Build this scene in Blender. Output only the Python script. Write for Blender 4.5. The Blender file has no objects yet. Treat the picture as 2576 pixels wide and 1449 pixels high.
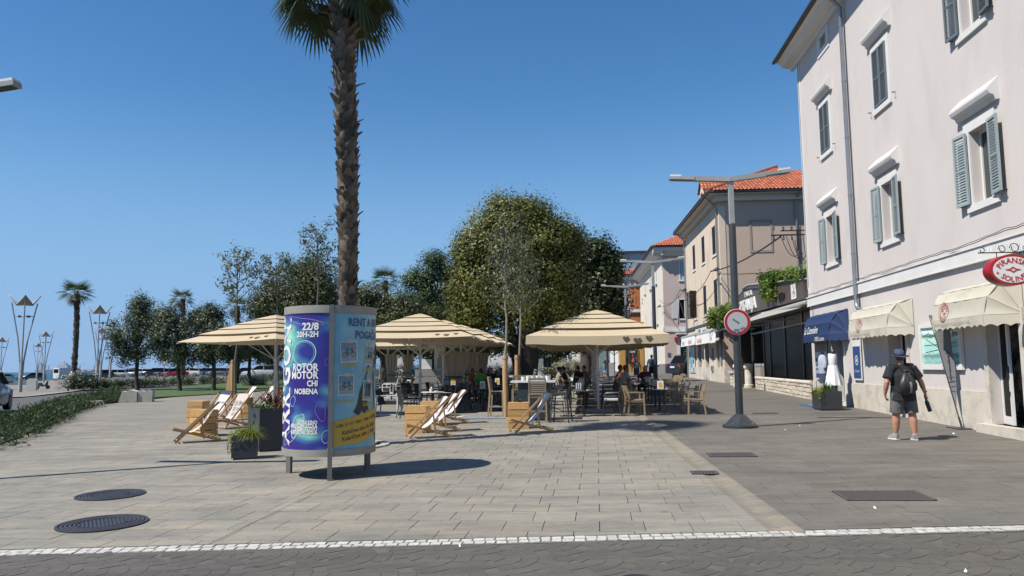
import bpy, bmesh, math, random
import numpy as np
from mathutils import Vector, Matrix
R_ = math.radians
scene = bpy.context.scene
COL = scene.collection
rnd = random.Random(7)
nrg = np.random.default_rng(11)
# ------------------------------------------------------------------ camera
FPX, PITCH, ROLL, EYE = 769.0, math.atan(79 / 769.0), .010, 1.70
FW = Vector((0, math.cos(PITCH), math.sin(PITCH)))
U0 = Vector((0, -math.sin(PITCH), math.cos(PITCH)))
RT = math.cos(ROLL) * Vector((1, 0, 0)) - math.sin(ROLL) * U0
UP = math.cos(ROLL) * U0 + math.sin(ROLL) * Vector((1, 0, 0))
EYEP = Vector((0, 0, EYE))
cam = bpy.data.objects.new('camera', bpy.data.cameras.new('camera'))
COL.objects.link(cam)
cam.matrix_world = Matrix(((RT.x, UP.x, -FW.x, 0), (RT.y, UP.y, -FW.y, 0), (RT.z, UP.z, -FW.z, EYE), (0, 0, 0, 1)))
cam.data.sensor_width = 36.0
cam.data.lens = 36.0 * FPX / 1024.0
cam.data.clip_start = .1
cam.data.clip_end = 30000
scene.camera = cam
# ------------------------------------------------------------------ light
SUN_EL, SUN_AZ = 52.0, 26.0                 # shadows run towards +X, turned 21 degrees to +Y
world = bpy.data.worlds.new('World'); scene.world = world; world.use_nodes = True
wn = world.node_tree
sky = wn.nodes.new('ShaderNodeTexSky'); sky.sky_type = 'NISHITA'; sky.sun_disc = False
sky.sun_elevation = R_(SUN_EL); sky.sun_rotation = R_(180 + 90 - SUN_AZ)
sky.air_density = 1.0; sky.dust_density = 0.0; sky.ozone_density = 3.0; sky.altitude = 0
SKYS = .086
hs = wn.nodes.new('ShaderNodeHueSaturation'); hs.inputs['Saturation'].default_value = 1.27
wn.links.new(sky.outputs[0], hs.inputs['Color'])
# pale sea haze towards the horizon, the same all round
tcw = wn.nodes.new('ShaderNodeTexCoord'); sxw = wn.nodes.new('ShaderNodeSeparateXYZ'); wn.links.new(tcw.outputs['Generated'], sxw.inputs[0])
hzr = wn.nodes.new('ShaderNodeMapRange'); hzr.interpolation_type = 'SMOOTHERSTEP'
for k_, v_ in (('From Min', -.02), ('From Max', .38), ('To Min', .95), ('To Max', .0)): hzr.inputs[k_].default_value = v_
wn.links.new(sxw.outputs['Z'], hzr.inputs['Value'])
hmx = wn.nodes.new('ShaderNodeMix'); hmx.data_type = 'RGBA'; hmx.inputs['B'].default_value = (.235 / .13, .445 / .13, .76 / .13, 1)
wn.links.new(hzr.outputs[0], hmx.inputs['Factor']); wn.links.new(hs.outputs[0], hmx.inputs['A'])
wn.nodes['Background'].inputs['Strength'].default_value = SKYS
wn.links.new(hmx.outputs['Result'], wn.nodes['Background'].inputs['Color'])
sl = bpy.data.lights.new('sun', 'SUN'); sl.energy = 5.0; sl.angle = R_(.53); sl.color = (1.0, .945, .86)
so_ = bpy.data.objects.new('sun', sl); COL.objects.link(so_)
tr_ = Vector((math.cos(R_(SUN_AZ)) * math.cos(R_(SUN_EL)), math.sin(R_(SUN_AZ)) * math.cos(R_(SUN_EL)), -math.sin(R_(SUN_EL))))
so_.rotation_euler = tr_.to_track_quat('-Z', 'Y').to_euler(); so_.location = (-30, -10, 40)
scene.view_settings.view_transform = 'Standard'; scene.view_settings.look = 'None'
scene.view_settings.exposure = .60; scene.view_settings.gamma = 1.0; scene.view_settings.use_curve_mapping = False
scene.render.engine = 'CYCLES'
scene.cycles.max_bounces = 6; scene.cycles.transparent_max_bounces = 8
scene.cycles.caustics_reflective = False; scene.cycles.caustics_refractive = False
# ------------------------------------------------------------------ survey helpers
PXS = 1024.0 / 2576.0
def ray(x, y):
 return FW + RT * ((x * PXS - 512) / FPX) + UP * ((288 - y * PXS) / FPX)
def sst(t):
 t = min(1., max(0., t)); return t * t * (3 - 2 * t)
def gz(X, Y):
 """height of the gently sloping ground"""
 yc = Y if Y < 65 else 65 + 15 * (1 - math.exp(-(Y - 65) / 15))
 pl = .0104 * yc + .009 * max(-30., min(X, 25.))
 s = -((X + 9) * (42 / 45.7) - (Y - 14) * (-18 / 45.7))
 w = sst((s - 1) / 35)
 return pl * (1 - w) + (-.35) * w
def G(x, y, dz=0.):
 z = 0.; q = EYEP
 for _ in range(60):
  d = ray(x, y); t = (z + dz - EYE) / d.z
  if t < 0 or t > 900: t = 900
  q = EYEP + d * t; z = .5 * z + .5 * gz(q.x, q.y)
 return Vector((q.x, q.y, gz(q.x, q.y)))
def P(x, y, Y):
 d = ray(x, y); return EYEP + d * (Y / d.y)
def onG(x, y, dz=0.): return Vector((x, y, gz(x, y) + dz))
# street frame: s along the street, y out of the facade line towards the plaza
YAW = R_(6.2)
EV = Vector((math.sin(YAW), math.cos(YAW), 0)); NV = Vector((EV.y, -EV.x, 0))
Q0 = G(2480, 1086); Q0.z = 0
SROT = R_(90) - YAW
def ST(s, y, z=0.): return Q0 + EV * s - NV * y + Vector((0, 0, z))
def toST(p): d = p - Q0; return d.dot(EV), -d.dot(NV)
def gST(s, y): p = ST(s, y); return gz(p.x, p.y)
# ------------------------------------------------------------------ mesh builder
ORG = {}
class MB:
 def __init__(s): s.v = []; s.f = []; s.m = []; s.mi = 0; s.uv = None
 def add(s, vs, fs):
  b = len(s.v); s.v += [tuple(p) for p in vs]
  for f in fs: s.f.append(tuple(i + b for i in f)); s.m.append(s.mi)
  return s
 def box(s, c, d, rot=None):
  x, y, z = d[0] / 2, d[1] / 2, d[2] / 2
  vs = [Vector(p) for p in ((-x, -y, -z), (x, -y, -z), (x, y, -z), (-x, y, -z), (-x, -y, z), (x, -y, z), (x, y, z), (-x, y, z))]
  if rot is not None: vs = [rot @ p for p in vs]
  return s.add([p + Vector(c) for p in vs], [(0, 3, 2, 1), (4, 5, 6, 7), (0, 1, 5, 4), (1, 2, 6, 5), (2, 3, 7, 6), (3, 0, 4, 7)])
 def bb(s, x0, x1, y0, y1, z0, z1):
  return s.box(((x0 + x1) / 2, (y0 + y1) / 2, (z0 + z1) / 2), (abs(x1 - x0), abs(y1 - y0), abs(z1 - z0)))
 def bar(s, p, q, w, h, up=(0, 0, 1)):
  p = Vector(p); q = Vector(q); d = (q - p).normalized(); u = Vector(up)
  if abs(d.dot(u)) > .98: u = Vector((1, 0, 0))
  a = d.cross(u).normalized(); b = a.cross(d)
  vs = []
  for e in (p, q): vs += [e - a * w / 2 - b * h / 2, e + a * w / 2 - b * h / 2, e + a * w / 2 + b * h / 2, e - a * w / 2 + b * h / 2]
  return s.add(vs, [(3, 2, 1, 0), (4, 5, 6, 7), (0, 1, 5, 4), (1, 2, 6, 5), (2, 3, 7, 6), (3, 0, 4, 7)])
 def loft(s, rings, cap=True, closed=True):
  n = len(rings[0]); vs = [p for r in rings for p in r]; fs = []
  for i in range(len(rings) - 1):
   for j in range(n if closed else n - 1):
    k = (j + 1) % n; fs.append((i * n + j, i * n + k, (i + 1) * n + k, (i + 1) * n + j))
  if cap and closed: fs += [tuple(reversed(range(n))), tuple(range((len(rings) - 1) * n, len(rings) * n))]
  return s.add(vs, fs)
 def tube(s, pts, r, n=8, cap=True):
  pts = [Vector(p) for p in pts]; rs = r if isinstance(r, (list, tuple)) else [r] * len(pts); rings = []
  prev = None
  for i, p in enumerate(pts):
   d = (pts[min(i + 1, len(pts) - 1)] - pts[max(i - 1, 0)]).normalized()
   if prev is None:
    u = Vector((0, 0, 1)) if abs(d.z) < .9 else Vector((1, 0, 0))
    a = d.cross(u).normalized()
   else: a = (prev - d * prev.dot(d)).normalized()
   prev = a; b = d.cross(a)
   rings.append([p + (a * math.cos(t) + b * math.sin(t)) * rs[i] for t in (2 * math.pi * k / n for k in range(n))])
  return s.loft(rings, cap)
 def lathe(s, prof, n=16, c=(0, 0, 0), cap=True):
  c = Vector(c)
  return s.loft([[c + Vector((r * math.cos(2 * math.pi * k / n), r * math.sin(2 * math.pi * k / n), z)) for k in range(n)] for r, z in prof], cap)
 def prism(s, poly, fn, t0, t1):
  """polygon poly (2D), fn(u,v,t)->3D, extruded t0..t1"""
  n = len(poly)
  vs = [fn(u, v, t0) for u, v in poly] + [fn(u, v, t1) for u, v in poly]
  fs = [tuple(reversed(range(n))), tuple(range(n, 2 * n))] + [(i, (i + 1) % n, n + (i + 1) % n, n + i) for i in range(n)]
  return s.add(vs, fs)
 def quad(s, *p): return s.add(p, [tuple(range(len(p)))])
 def grid(s, fn, nu, nv):
  vs = [fn(i / nu, j / nv) for j in range(nv + 1) for i in range(nu + 1)]
  return s.add(vs, [(j * (nu + 1) + i, j * (nu + 1) + i + 1, (j + 1) * (nu + 1) + i + 1, (j + 1) * (nu + 1) + i) for j in range(nv) for i in range(nu)])
 def ball(s, c, r, n=8, m=6):
  r = (r, r, r) if not isinstance(r, (tuple, list)) else r; c = Vector(c)
  rings = []
  for i in range(m + 1):
   t = math.pi * i / m; q = max(math.sin(t), .02)
   rings.append([c + Vector((r[0] * q * math.cos(2 * math.pi * k / n), r[1] * q * math.sin(2 * math.pi * k / n), -r[2] * math.cos(t))) for k in range(n)])
  return s.loft(rings)
 def islands(s):
  up = list(range(len(s.v)))
  def find(i):
   while up[i] != i: up[i] = up[up[i]]; i = up[i]
   return i
  for f in s.f:
   for k in f[1:]: up[find(k)] = find(f[0])
  g = {}
  for f in s.f: g.setdefault(find(f[0]), []).append(f)
  return list(g.values())
 def build(s, name, mats, parent=None, smooth=False, angle=38, fix=True):
  if name in ('downpipe', 'insulator', 'shutter_hook', 'handle', 'stems', 'bolt', 'mullions', 'notch', 'cable_loop', 'awning_arms', 'rails', 'symbol', 'slot'):
   isl = s.islands()
   if len(isl) > 1:
    for fs in isl:
     ids = sorted({i for f in fs for i in f}); mp = {i: k for k, i in enumerate(ids)}; q = MB(); q.add([s.v[i] for i in ids], [tuple(mp[i] for i in f) for f in fs]); o = q.build({'stems': 'stem', 'mullions': 'mullion', 'rails': 'rail', 'awning_arms': 'awning_arm'}.get(name, name), mats, parent, smooth, angle, fix)
    return o
  o3 = ORG.get(parent.name, (0, 0, 0)) if parent else (0, 0, 0)
  me = bpy.data.meshes.new(name)
  vs = s.v if o3 == (0, 0, 0) else [(a - o3[0], b - o3[1], c - o3[2]) for a, b, c in s.v]
  me.from_pydata(vs, [], s.f)
  mats = mats if isinstance(mats, (list, tuple)) else [mats]
  for m in mats: me.materials.append(m)
  if len(mats) > 1: me.polygons.foreach_set('material_index', s.m)
  if fix:
   bm = bmesh.new(); bm.from_mesh(me); bmesh.ops.recalc_face_normals(bm, faces=bm.faces); bm.to_mesh(me); bm.free()
  if smooth:
   me.polygons.foreach_set('use_smooth', [True] * len(me.polygons)); me.set_sharp_from_angle(angle=R_(angle))
  o = bpy.data.objects.new(name, me); COL.objects.link(o)
  if parent: o.parent = parent; ORG[o.name] = o3
  return o
def np_mesh(name, V, F, mats, tint=None, parent=None, smooth=False):
 """fast mesh: V (n,3) array, F (m,4 or 3) array, tint one value per face"""
 V = np.asarray(V, dtype=np.float32); F = np.asarray(F, dtype=np.int32)
 if parent: V = V - np.array(ORG.get(parent.name, (0, 0, 0)), dtype=np.float32)
 me = bpy.data.meshes.new(name); k = F.shape[1]
 me.vertices.add(len(V)); me.vertices.foreach_set('co', V.ravel())
 me.loops.add(F.size); me.loops.foreach_set('vertex_index', F.ravel())
 me.polygons.add(len(F)); me.polygons.foreach_set('loop_start', np.arange(0, F.size, k, dtype=np.int32))
 me.update(calc_edges=True)
 if tint is not None:
  a = me.attributes.new('tint', 'FLOAT', 'FACE'); a.data.foreach_set('value', np.asarray(tint, dtype=np.float32))
 if smooth: me.polygons.foreach_set('use_smooth', [True] * len(F))
 for m in (mats if isinstance(mats, list) else [mats]): me.materials.append(m)
 o = bpy.data.objects.new(name, me); COL.objects.link(o)
 if parent: o.parent = parent; ORG[o.name] = ORG.get(parent.name, (0, 0, 0))
 return o
# ------------------------------------------------------------------ things
def tag(o, label, cat, group=None, kind=None):
 if label: o['label'] = label
 if cat: o['category'] = cat
 if group: o['group'] = group
 if kind: o['kind'] = kind
 return o
def thing(name, label, cat, loc=(0, 0, 0), rotz=0., group=None, world=False):
 o = bpy.data.objects.new(name, None); COL.objects.link(o)
 o.empty_display_size = .2
 o.location = loc; o.rotation_euler = (0, 0, rotz); tag(o, label, cat, group)
 if world: ORG[o.name] = tuple(loc)
 return o
def sthing(name, label, cat, s, y, z, group=None):
 """thing in the street frame; its parts are built in absolute street coordinates"""
 o = thing(name, label, cat, ST(s, y, z), SROT, group); ORG[o.name] = (s, y, z); return o
def structure(o): o['kind'] = 'structure'; return o
KIDS = {}
def dup(root, loc, rotz, label, group=None, scale=None):
 def cp(o, par):
  c = o.copy(); COL.objects.link(c)
  if par is not None: c.parent = par
  for ch in o.children: cp(ch, c)
  return c
 r = cp(root, None); r.location = loc; r.rotation_euler = (0, 0, rotz); r['label'] = label
 if group: r['group'] = group
 if scale: r.scale = (scale,) * 3
 return r
def put(root, first, loc, rotz, label, group=None, scale=None):
 """the first time move the model itself, then copy it"""
 if first:
  root.location = loc; root.rotation_euler = (0, 0, rotz); root['label'] = label
  if group: root['group'] = group
  if scale: root.scale = (scale,) * 3
  return root
 return dup(root, loc, rotz, label, group, scale)
# ------------------------------------------------------------------ materials
KA = .80                                          # all base colours sit on one scale with the exposure
def M(name, col, rough=.6, col2=None, scale=4., var=.5, stretch=(1, 1, 1), bump=0., bscale=40., metal=0., spec=.5, rot=0., detail=4., tint=0., attr=None, trans=0., spots=None, coat=0.):
 m = bpy.data.materials.new(name); m.use_nodes = True; col = tuple(c * KA for c in col); col2 = tuple(c * KA for c in col2) if col2 else None
 nt = m.node_tree; N = nt.nodes; L = nt.links; b = N['Principled BSDF']
 b.inputs['Base Color'].default_value = (*col, 1); b.inputs['Roughness'].default_value = rough
 b.inputs['Metallic'].default_value = metal; b.inputs['Specular IOR Level'].default_value = spec
 if coat: b.inputs['Coat Weight'].default_value = coat; b.inputs['Coat Roughness'].default_value = .05
 src = None
 if col2 is not None or bump or spots:
  geo = N.new('ShaderNodeNewGeometry'); mp = N.new('ShaderNodeMapping'); L.new(geo.outputs['Position'], mp.inputs['Vector'])
  mp.inputs['Scale'].default_value = stretch; mp.inputs['Rotation'].default_value = (0, 0, rot)
 if col2 is not None:
  nz = N.new('ShaderNodeTexNoise'); nz.inputs['Scale'].default_value = scale; nz.inputs['Detail'].default_value = detail; nz.inputs['Roughness'].default_value = .62
  L.new(mp.outputs[0], nz.inputs['Vector'])
  cr = N.new('ShaderNodeValToRGB'); cr.color_ramp.elements[0].position = .5 - var * .5 * .6; cr.color_ramp.elements[1].position = .5 + var * .5 * .6
  cr.color_ramp.elements[0].color = (*col, 1); cr.color_ramp.elements[1].color = (*col2, 1)
  L.new(nz.outputs['Fac'], cr.inputs['Fac']); src = cr.outputs['Color']
 def mul(src, fac_socket, lo, hi):
  mr = N.new('ShaderNodeMapRange'); mr.inputs['To Min'].default_value = lo; mr.inputs['To Max'].default_value = hi
  L.new(fac_socket, mr.inputs['Value'])
  mx = N.new('ShaderNodeMix'); mx.data_type = 'RGBA'; mx.blend_type = 'MULTIPLY'; mx.inputs['Factor'].default_value = 1
  if src is None: mx.inputs['A'].default_value = (*col, 1)
  else: L.new(src, mx.inputs['A'])
  cc = N.new('ShaderNodeCombineColor'); [L.new(mr.outputs[0], cc.inputs[k]) for k in range(3)]
  L.new(cc.outputs[0], mx.inputs['B']); return mx.outputs['Result']
 if attr:
  at = N.new('ShaderNodeAttribute'); at.attribute_name = 'tint'; src = mul(src, at.outputs['Fac'], 1 - attr, 1 + attr)
 if tint:
  oi = N.new('ShaderNodeObjectInfo'); src = mul(src, oi.outputs['Random'], 1 - tint, 1 + tint)
 if spots:
  n2 = N.new('ShaderNodeTexNoise'); n2.inputs['Scale'].default_value = spots[0]; n2.inputs['Detail'].default_value = 6
  L.new(mp.outputs[0], n2.inputs['Vector']); c2 = N.new('ShaderNodeValToRGB')
  c2.color_ramp.elements[0].position = spots[1]; c2.color_ramp.elements[1].position = spots[1] + .14
  c2.color_ramp.elements[0].color = (spots[2],) * 3 + (1,); c2.color_ramp.elements[1].color = (1, 1, 1, 1)
  L.new(n2.outputs['Fac'], c2.inputs['Fac'])
  mx = N.new('ShaderNodeMix'); mx.data_type = 'RGBA'; mx.blend_type = 'MULTIPLY'; mx.inputs['Factor'].default_value = 1
  if src is None: mx.inputs['A'].default_value = (*col, 1)
  else: L.new(src, mx.inputs['A'])
  L.new(c2.outputs['Color'], mx.inputs['B']); src = mx.outputs['Result']
 if src is not None: L.new(src, b.inputs['Base Color'])
 if bump:
  n3 = N.new('ShaderNodeTexNoise'); n3.inputs['Scale'].default_value = bscale; n3.inputs['Detail'].default_value = 5
  L.new(mp.outputs[0], n3.inputs['Vector']); bp = N.new('ShaderNodeBump'); bp.inputs['Strength'].default_value = bump; bp.inputs['Distance'].default_value = .02
  L.new(n3.outputs['Fac'], bp.inputs['Height']); L.new(bp.outputs[0], b.inputs['Normal'])
 if trans:
  t = N.new('ShaderNodeBsdfTranslucent'); ms = N.new('ShaderNodeMixShader'); ms.inputs[0].default_value = trans
  if src is not None: L.new(src, t.inputs['Color'])
  else: t.inputs['Color'].default_value = (*col, 1)
  L.new(b.outputs[0], ms.inputs[1]); L.new(t.outputs[0], ms.inputs[2]); L.new(ms.outputs[0], N['Material Output'].inputs['Surface'])
 return m
def leafmat(name, a, b, trans=.3):
 """leaf colour runs from a to b with the face attribute tint"""
 a = tuple(c * KA for c in a); b = tuple(c * KA for c in b); m = bpy.data.materials.new(name); m.use_nodes = True; nt = m.node_tree; N = nt.nodes; L = nt.links; p = N['Principled BSDF']
 at = N.new('ShaderNodeAttribute'); at.attribute_name = 'tint'
 mx = N.new('ShaderNodeMix'); mx.data_type = 'RGBA'; mx.inputs['A'].default_value = (*a, 1); mx.inputs['B'].default_value = (*b, 1)
 L.new(at.outputs['Fac'], mx.inputs['Factor']); L.new(mx.outputs['Result'], p.inputs['Base Color'])
 p.inputs['Roughness'].default_value = .5; p.inputs['Specular IOR Level'].default_value = .4
 t = N.new('ShaderNodeBsdfTranslucent'); L.new(mx.outputs['Result'], t.inputs['Color'])
 ms = N.new('ShaderNodeMixShader'); ms.inputs[0].default_value = trans
 L.new(p.outputs[0], ms.inputs[1]); L.new(t.outputs[0], ms.inputs[2]); L.new(ms.outputs[0], N['Material Output'].inputs['Surface'])
 return m
white = M('white_paint', (.78, .77, .74), .5, (.70, .69, .66), 3, .8)
plastic_white = M('white_plastic', (.74, .74, .74), .4)
black = M('black', (.012, .012, .013), .45)
darkgrey = M('dark_grey_metal', (.035, .04, .045), .42, (.045, .05, .055), 8)
steel = M('galvanised_steel', (.42, .43, .43), .42, (.34, .35, .35), 6, .8, metal=.75)
alu = M('grey_lamp_paint', (.36, .37, .37), .42, (.30, .31, .31), 3)
poleblack = M('anthracite_paint', (.028, .033, .038), .38, (.04, .045, .05), 4)
wood = M('pine_wood', (.50, .27, .085), .6, (.64, .40, .16), 5, .9, stretch=(2, 2, 12), tint=.18, spots=(7, .30, .55), bump=.2, bscale=25)
woodrail = M('beech_rail', (.44, .25, .105), .5, (.52, .32, .14), 7, .8, tint=.08)
stake_m = M('stake_wood', (.42, .25, .10), .7, (.55, .36, .17), 6, .9, stretch=(6, 6, .6), spots=(9, .30, .55))
tan = M('tan_resin', (.30, .23, .145), .5, (.34, .265, .17), 6)
glass = M('window_glass', (.03, .04, .045), .04, spec=.9)
glassdark = M('dark_shop_glass', (.010, .011, .012), .3, spec=.02)
skin = M('skin', (.52, .27, .18), .55, (.46, .22, .14), 14, .8)
red = M('red', (.42, .015, .02), .45)
green = M('green', (.06, .35, .03), .7)
grey = M('mid_grey', (.25, .25, .25), .6)
# ================================================================== GROUND
def pavemat(name, c0, c1, c2, fine=.17, rough=.75, st=(.42, 1.5, 1.), tv=.06):
 c0, c1, c2 = [tuple(q * KA * 1.06 for q in c) for c in (c0, c1, c2)]; m = bpy.data.materials.new(name); m.use_nodes = True; nt = m.node_tree; N = nt.nodes; L = nt.links; b = N['Principled BSDF']
 geo = N.new('ShaderNodeNewGeometry')
 def noise(sc, stretch, det=5, rough=.6, off=0):
  mp = N.new('ShaderNodeMapping'); mp.inputs['Scale'].default_value = stretch; mp.inputs['Location'].default_value = (off, off, 0); mp.inputs['Rotation'].default_value = (0, 0, -.03)
  L.new(geo.outputs['Position'], mp.inputs['Vector']); n = N.new('ShaderNodeTexNoise')
  n.inputs['Scale'].default_value = sc; n.inputs['Detail'].default_value = det; n.inputs['Roughness'].default_value = rough
  L.new(mp.outputs[0], n.inputs['Vector']); return n.outputs['Fac']
 n1 = noise(1.7, st, 10, .74); cr = N.new('ShaderNodeValToRGB'); e = cr.color_ramp.elements
 e[0].position = .34; e[0].color = (*c0, 1); e[1].position = .66; e[1].color = (*c2, 1)
 k = e.new(.5); k.color = (*c1, 1); L.new(n1, cr.inputs['Fac'])
 def mult(src, fac, p0, p1, lo, hi):
  r = N.new('ShaderNodeMapRange'); r.inputs['From Min'].default_value = p0; r.inputs['From Max'].default_value = p1
  r.inputs['To Min'].default_value = lo; r.inputs['To Max'].default_value = hi; L.new(fac, r.inputs['Value'])
  cc = N.new('ShaderNodeCombineColor'); [L.new(r.outputs[0], cc.inputs[i]) for i in range(3)]
  mx = N.new('ShaderNodeMix'); mx.data_type = 'RGBA'; mx.blend_type = 'MULTIPLY'; mx.inputs['Factor'].default_value = 1
  L.new(src, mx.inputs['A']); L.new(cc.outputs[0], mx.inputs['B']); return mx.outputs['Result']
 c = mult(cr.outputs['Color'], noise(7, (.30, 1.7, 1), 8, .78, 4), .3, .7, 1 - fine, 1 + fine)
 c = mult(c, noise(34, (.35, 1.3, 1), 5, .75, 17), .3, .7, 1 - fine, 1 + fine)
 c = mult(c, noise(.55, (.6, 1, 1), 4, .6, 9), .3, .7, .86, 1.12)
 c = mult(c, noise(60, (1, 1, 1), 3, .6, 2), .3, .7, .93, 1.07)
 c = mult(c, noise(5.5, (1, 1, 1), 2, .5, 31), .22, .29, .55, 1.0)
 at = N.new('ShaderNodeAttribute'); at.attribute_name = 'tint'; c = mult(c, at.outputs['Fac'], 0, 1, 1 - tv, 1 + tv)
 L.new(c, b.inputs['Base Color']); b.inputs['Roughness'].default_value = rough; b.inputs['Specular IOR Level'].default_value = .35
 bp = N.new('ShaderNodeBump'); bp.inputs['Strength'].default_value = .35; bp.inputs['Distance'].default_value = .01
 L.new(noise(14, (.35, 1.6, 1), 6, .7, 7), bp.inputs['Height']); L.new(bp.outputs[0], b.inputs['Normal'])
 return m
m_plaza = pavemat('stamped_concrete_plaza', (.172, .168, .150), (.238, .220, .184), (.296, .256, .194))
m_street = pavemat('stamped_concrete_street', (.108, .101, .089), (.136, .125, .107), (.168, .150, .123), .15)
m_road_front = pavemat('stamped_concrete_road', (.076, .071, .064), (.098, .089, .077), (.116, .103, .088), .13, tv=.03)
m_joint = M('joint_dark', (.085, .078, .066), .9, (.15, .135, .11), 3)
m_joint_l = M('joint_street', (.13, .12, .105), .9, (.17, .155, .13), 5)
m_joint_r = M('joint_road', (.115, .106, .093), .9, (.090, .083, .072), 3)
m_asph = M('asphalt', (.075, .075, .075), .85, (.10, .098, .095), 1.2, .9, stretch=(.4, 1, 1), bump=.3, bscale=160)
m_quay = M('quay_concrete', (.20, .185, .16), .8, (.25, .225, .185), .6, .9)
m_kerb = M('white_kerb', (.45, .44, .41), .7, (.46, .45, .41), 2)
m_grass = M('lawn_green', (.045, .085, .016), .8, (.075, .125, .028), 1.6, .9, bump=.6, bscale=90)
def resample(pl, n):
 pl = [Vector(p) for p in pl]; d = [0.]
 for a, b in zip(pl, pl[1:]): d.append(d[-1] + (b - a).length)
 out = []
 for i in range(n + 1):
  t = d[-1] * i / n; k = 0
  while k < len(pl) - 2 and d[k + 1] < t: k += 1
  f = (t - d[k]) / max(1e-6, d[k + 1] - d[k]); out.append(pl[k].lerp(pl[k + 1], f))
 return out
def strip(name, A, B, na, nb, dz, mat, kind='structure', fn=None):
 a = resample(A, na); b = resample(B, na); m = MB()
 def f(u, v):
  p = a[min(na, round(u * na))].lerp(b[min(na, round(u * na))], v)
  return (p.x, p.y, gz(p.x, p.y) + dz + (fn(u, v) if fn else 0))
 m.grid(f, na, nb); o = m.build(name, mat); o['kind'] = kind; return o
V2 = lambda p: Vector((p[0], p[1], 0))
terrain = MB().grid(lambda u, v: (-300 + 480 * u, -25 + 203 * v, gz(-300 + 480 * u, -25 + 203 * v) - .07), 90, 50).build('ground', m_asph); structure(terrain)
# plaza outline on its sea side: along the juniper bed and the lawn edge
hedge_near = [V2(ST(-26, 24.5)), V2(ST(-14, 23)), G(0, 1139), G(110, 1083), G(214, 1030), G(317, 1013)]
lawn_near = [G(317, 1013), G(381, 1002), G(500, 995), G(635, 987), G(720, 977)]
sea_side = hedge_near[:5] + lawn_near + [V2(ST(62, 30)), V2(ST(110, 38))]
def gy(s): return 6.12 + (s + 9.3) * .042                       # gutter line, street frame
COB = lambda y: -9.209 - .131 * (y - 4.01)                      # sett strip, street frame
S0 = 5.5                                                        # slabs one by one up to here
# wide sheets
strip('plaza_pavement_back', [V2(ST(S0, gy(S0) + .2)), V2(ST(110, gy(110)))], [V2(ST(S0, 30)), V2(ST(30, 31)), V2(ST(62, 33)), V2(ST(110, 38))], 60, 14, -.002, m_plaza)
strip('plaza_bed', [V2(ST(-9.6, gy(-9.6) + .29)), V2(ST(S0 + .02, gy(S0) + .29))], [V2(ST(-13.5, 26)), V2(ST(S0 + .02, 30))], 16, 24, -.016, m_joint)
strip('street_pavement_back', [V2(ST(S0, -.3)), V2(ST(110, -.3))], [V2(ST(S0, gy(S0) - .02)), V2(ST(110, gy(110) - .02))], 60, 8, .001, m_street)
strip('street_bed', [V2(ST(-8.4, -9)), V2(ST(S0 + .02, -9))], [V2(ST(-9.5, gy(-9.5) - .02)), V2(ST(S0 + .02, gy(S0) - .02))], 16, 20, -.012, m_joint_l)
strip('road_bed', [V2(ST(-20, -9)), V2(ST(-7.7, -9))], [V2(ST(-20, 26)), V2(ST(-12.2, 26))], 6, 30, -.0035, m_joint_r)
def clip(poly, a, b, c):
 """keep the side a*x+b*y<=c of a convex polygon"""
 out = []
 for i in range(len(poly)):
  p, q = poly[i - 1], poly[i]; dp = a * p[0] + b * p[1] - c; dq = a * q[0] + b * q[1] - c
  if dp * dq < 0:
   t = dp / (dp - dq); out.append((p[0] + (q[0] - p[0]) * t, p[1] + (q[1] - p[1]) * t))
  if dq <= 0: out.append(q)
 return out
def area(poly): return abs(sum(poly[i - 1][0] * poly[i][1] - poly[i][0] * poly[i - 1][1] for i in range(len(poly)))) / 2
def slab_geo(poly, h, z0):
 """polygon in the street frame -> a thin block on the sloping ground"""
 vs = []
 for s, y in poly:
  p = ST(s, y); vs.append((p.x, p.y, gz(p.x, p.y) + z0))
 n = len(vs); vs += [(x, y, z - h) for x, y, z in vs]
 fs = [tuple(range(n))] + [(i, n + i, n + (i + 1) % n, (i + 1) % n) for i in range(n)]
 return vs, fs
def screen(p):
 d = p - EYEP; z = d.dot(FW)
 if z < .5: return None
 return (d.dot(RT) / z * FPX + 512, 288 - d.dot(UP) / z * FPX)
def lay(pieces, name, parent, mat, h, jit, limit=300):
 """pieces = polygons in the street frame; the largest in the picture become parts, the rest one part"""
 sc = []
 for poly in pieces:
  cx = sum(p[0] for p in poly) / len(poly); cy = sum(p[1] for p in poly) / len(poly)
  p = ST(cx, cy); p.z = gz(p.x, p.y); q = screen(p)
  inside = q is not None and -25 < q[0] < 1049 and -10 < q[1] < 596
  d = (p - EYEP).length
  sc.append((area(poly) / d ** 3 if inside else 0, poly))
 sc.sort(key=lambda t: -t[0])
 rest_v, rest_f, rest_t = [], [], []
 for i, (w, poly) in enumerate(sc):
  vs, fs = slab_geo(poly, h, rnd.uniform(-jit, jit)); t = rnd.random()
  if i < limit and w > 0:
   me = bpy.data.meshes.new(name); me.from_pydata(vs, [], fs); me.materials.append(mat)
   a = me.attributes.new('tint', 'FLOAT', 'FACE'); a.data.foreach_set('value', [t] * len(fs))
   o = bpy.data.objects.new(name, me); COL.objects.link(o); o.parent = parent
  else:
   b = len(rest_v); rest_v += vs; rest_f += [tuple(k + b for k in f) for f in fs]; rest_t += [t] * len(fs)
 if rest_v:
  me = bpy.data.meshes.new(name + 's'); me.from_pydata(rest_v, [], rest_f); me.materials.append(mat)
  a = me.attributes.new('tint', 'FLOAT', 'FACE'); a.data.foreach_set('value', rest_t)
  o = bpy.data.objects.new(name + 's', me); COL.objects.link(o); o.parent = parent; o['kind'] = 'stuff'
PA = [.57, .40, .49, .46, .45]; PB = [.45, .59, .30, .44, .59]; ROW = .481
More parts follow.
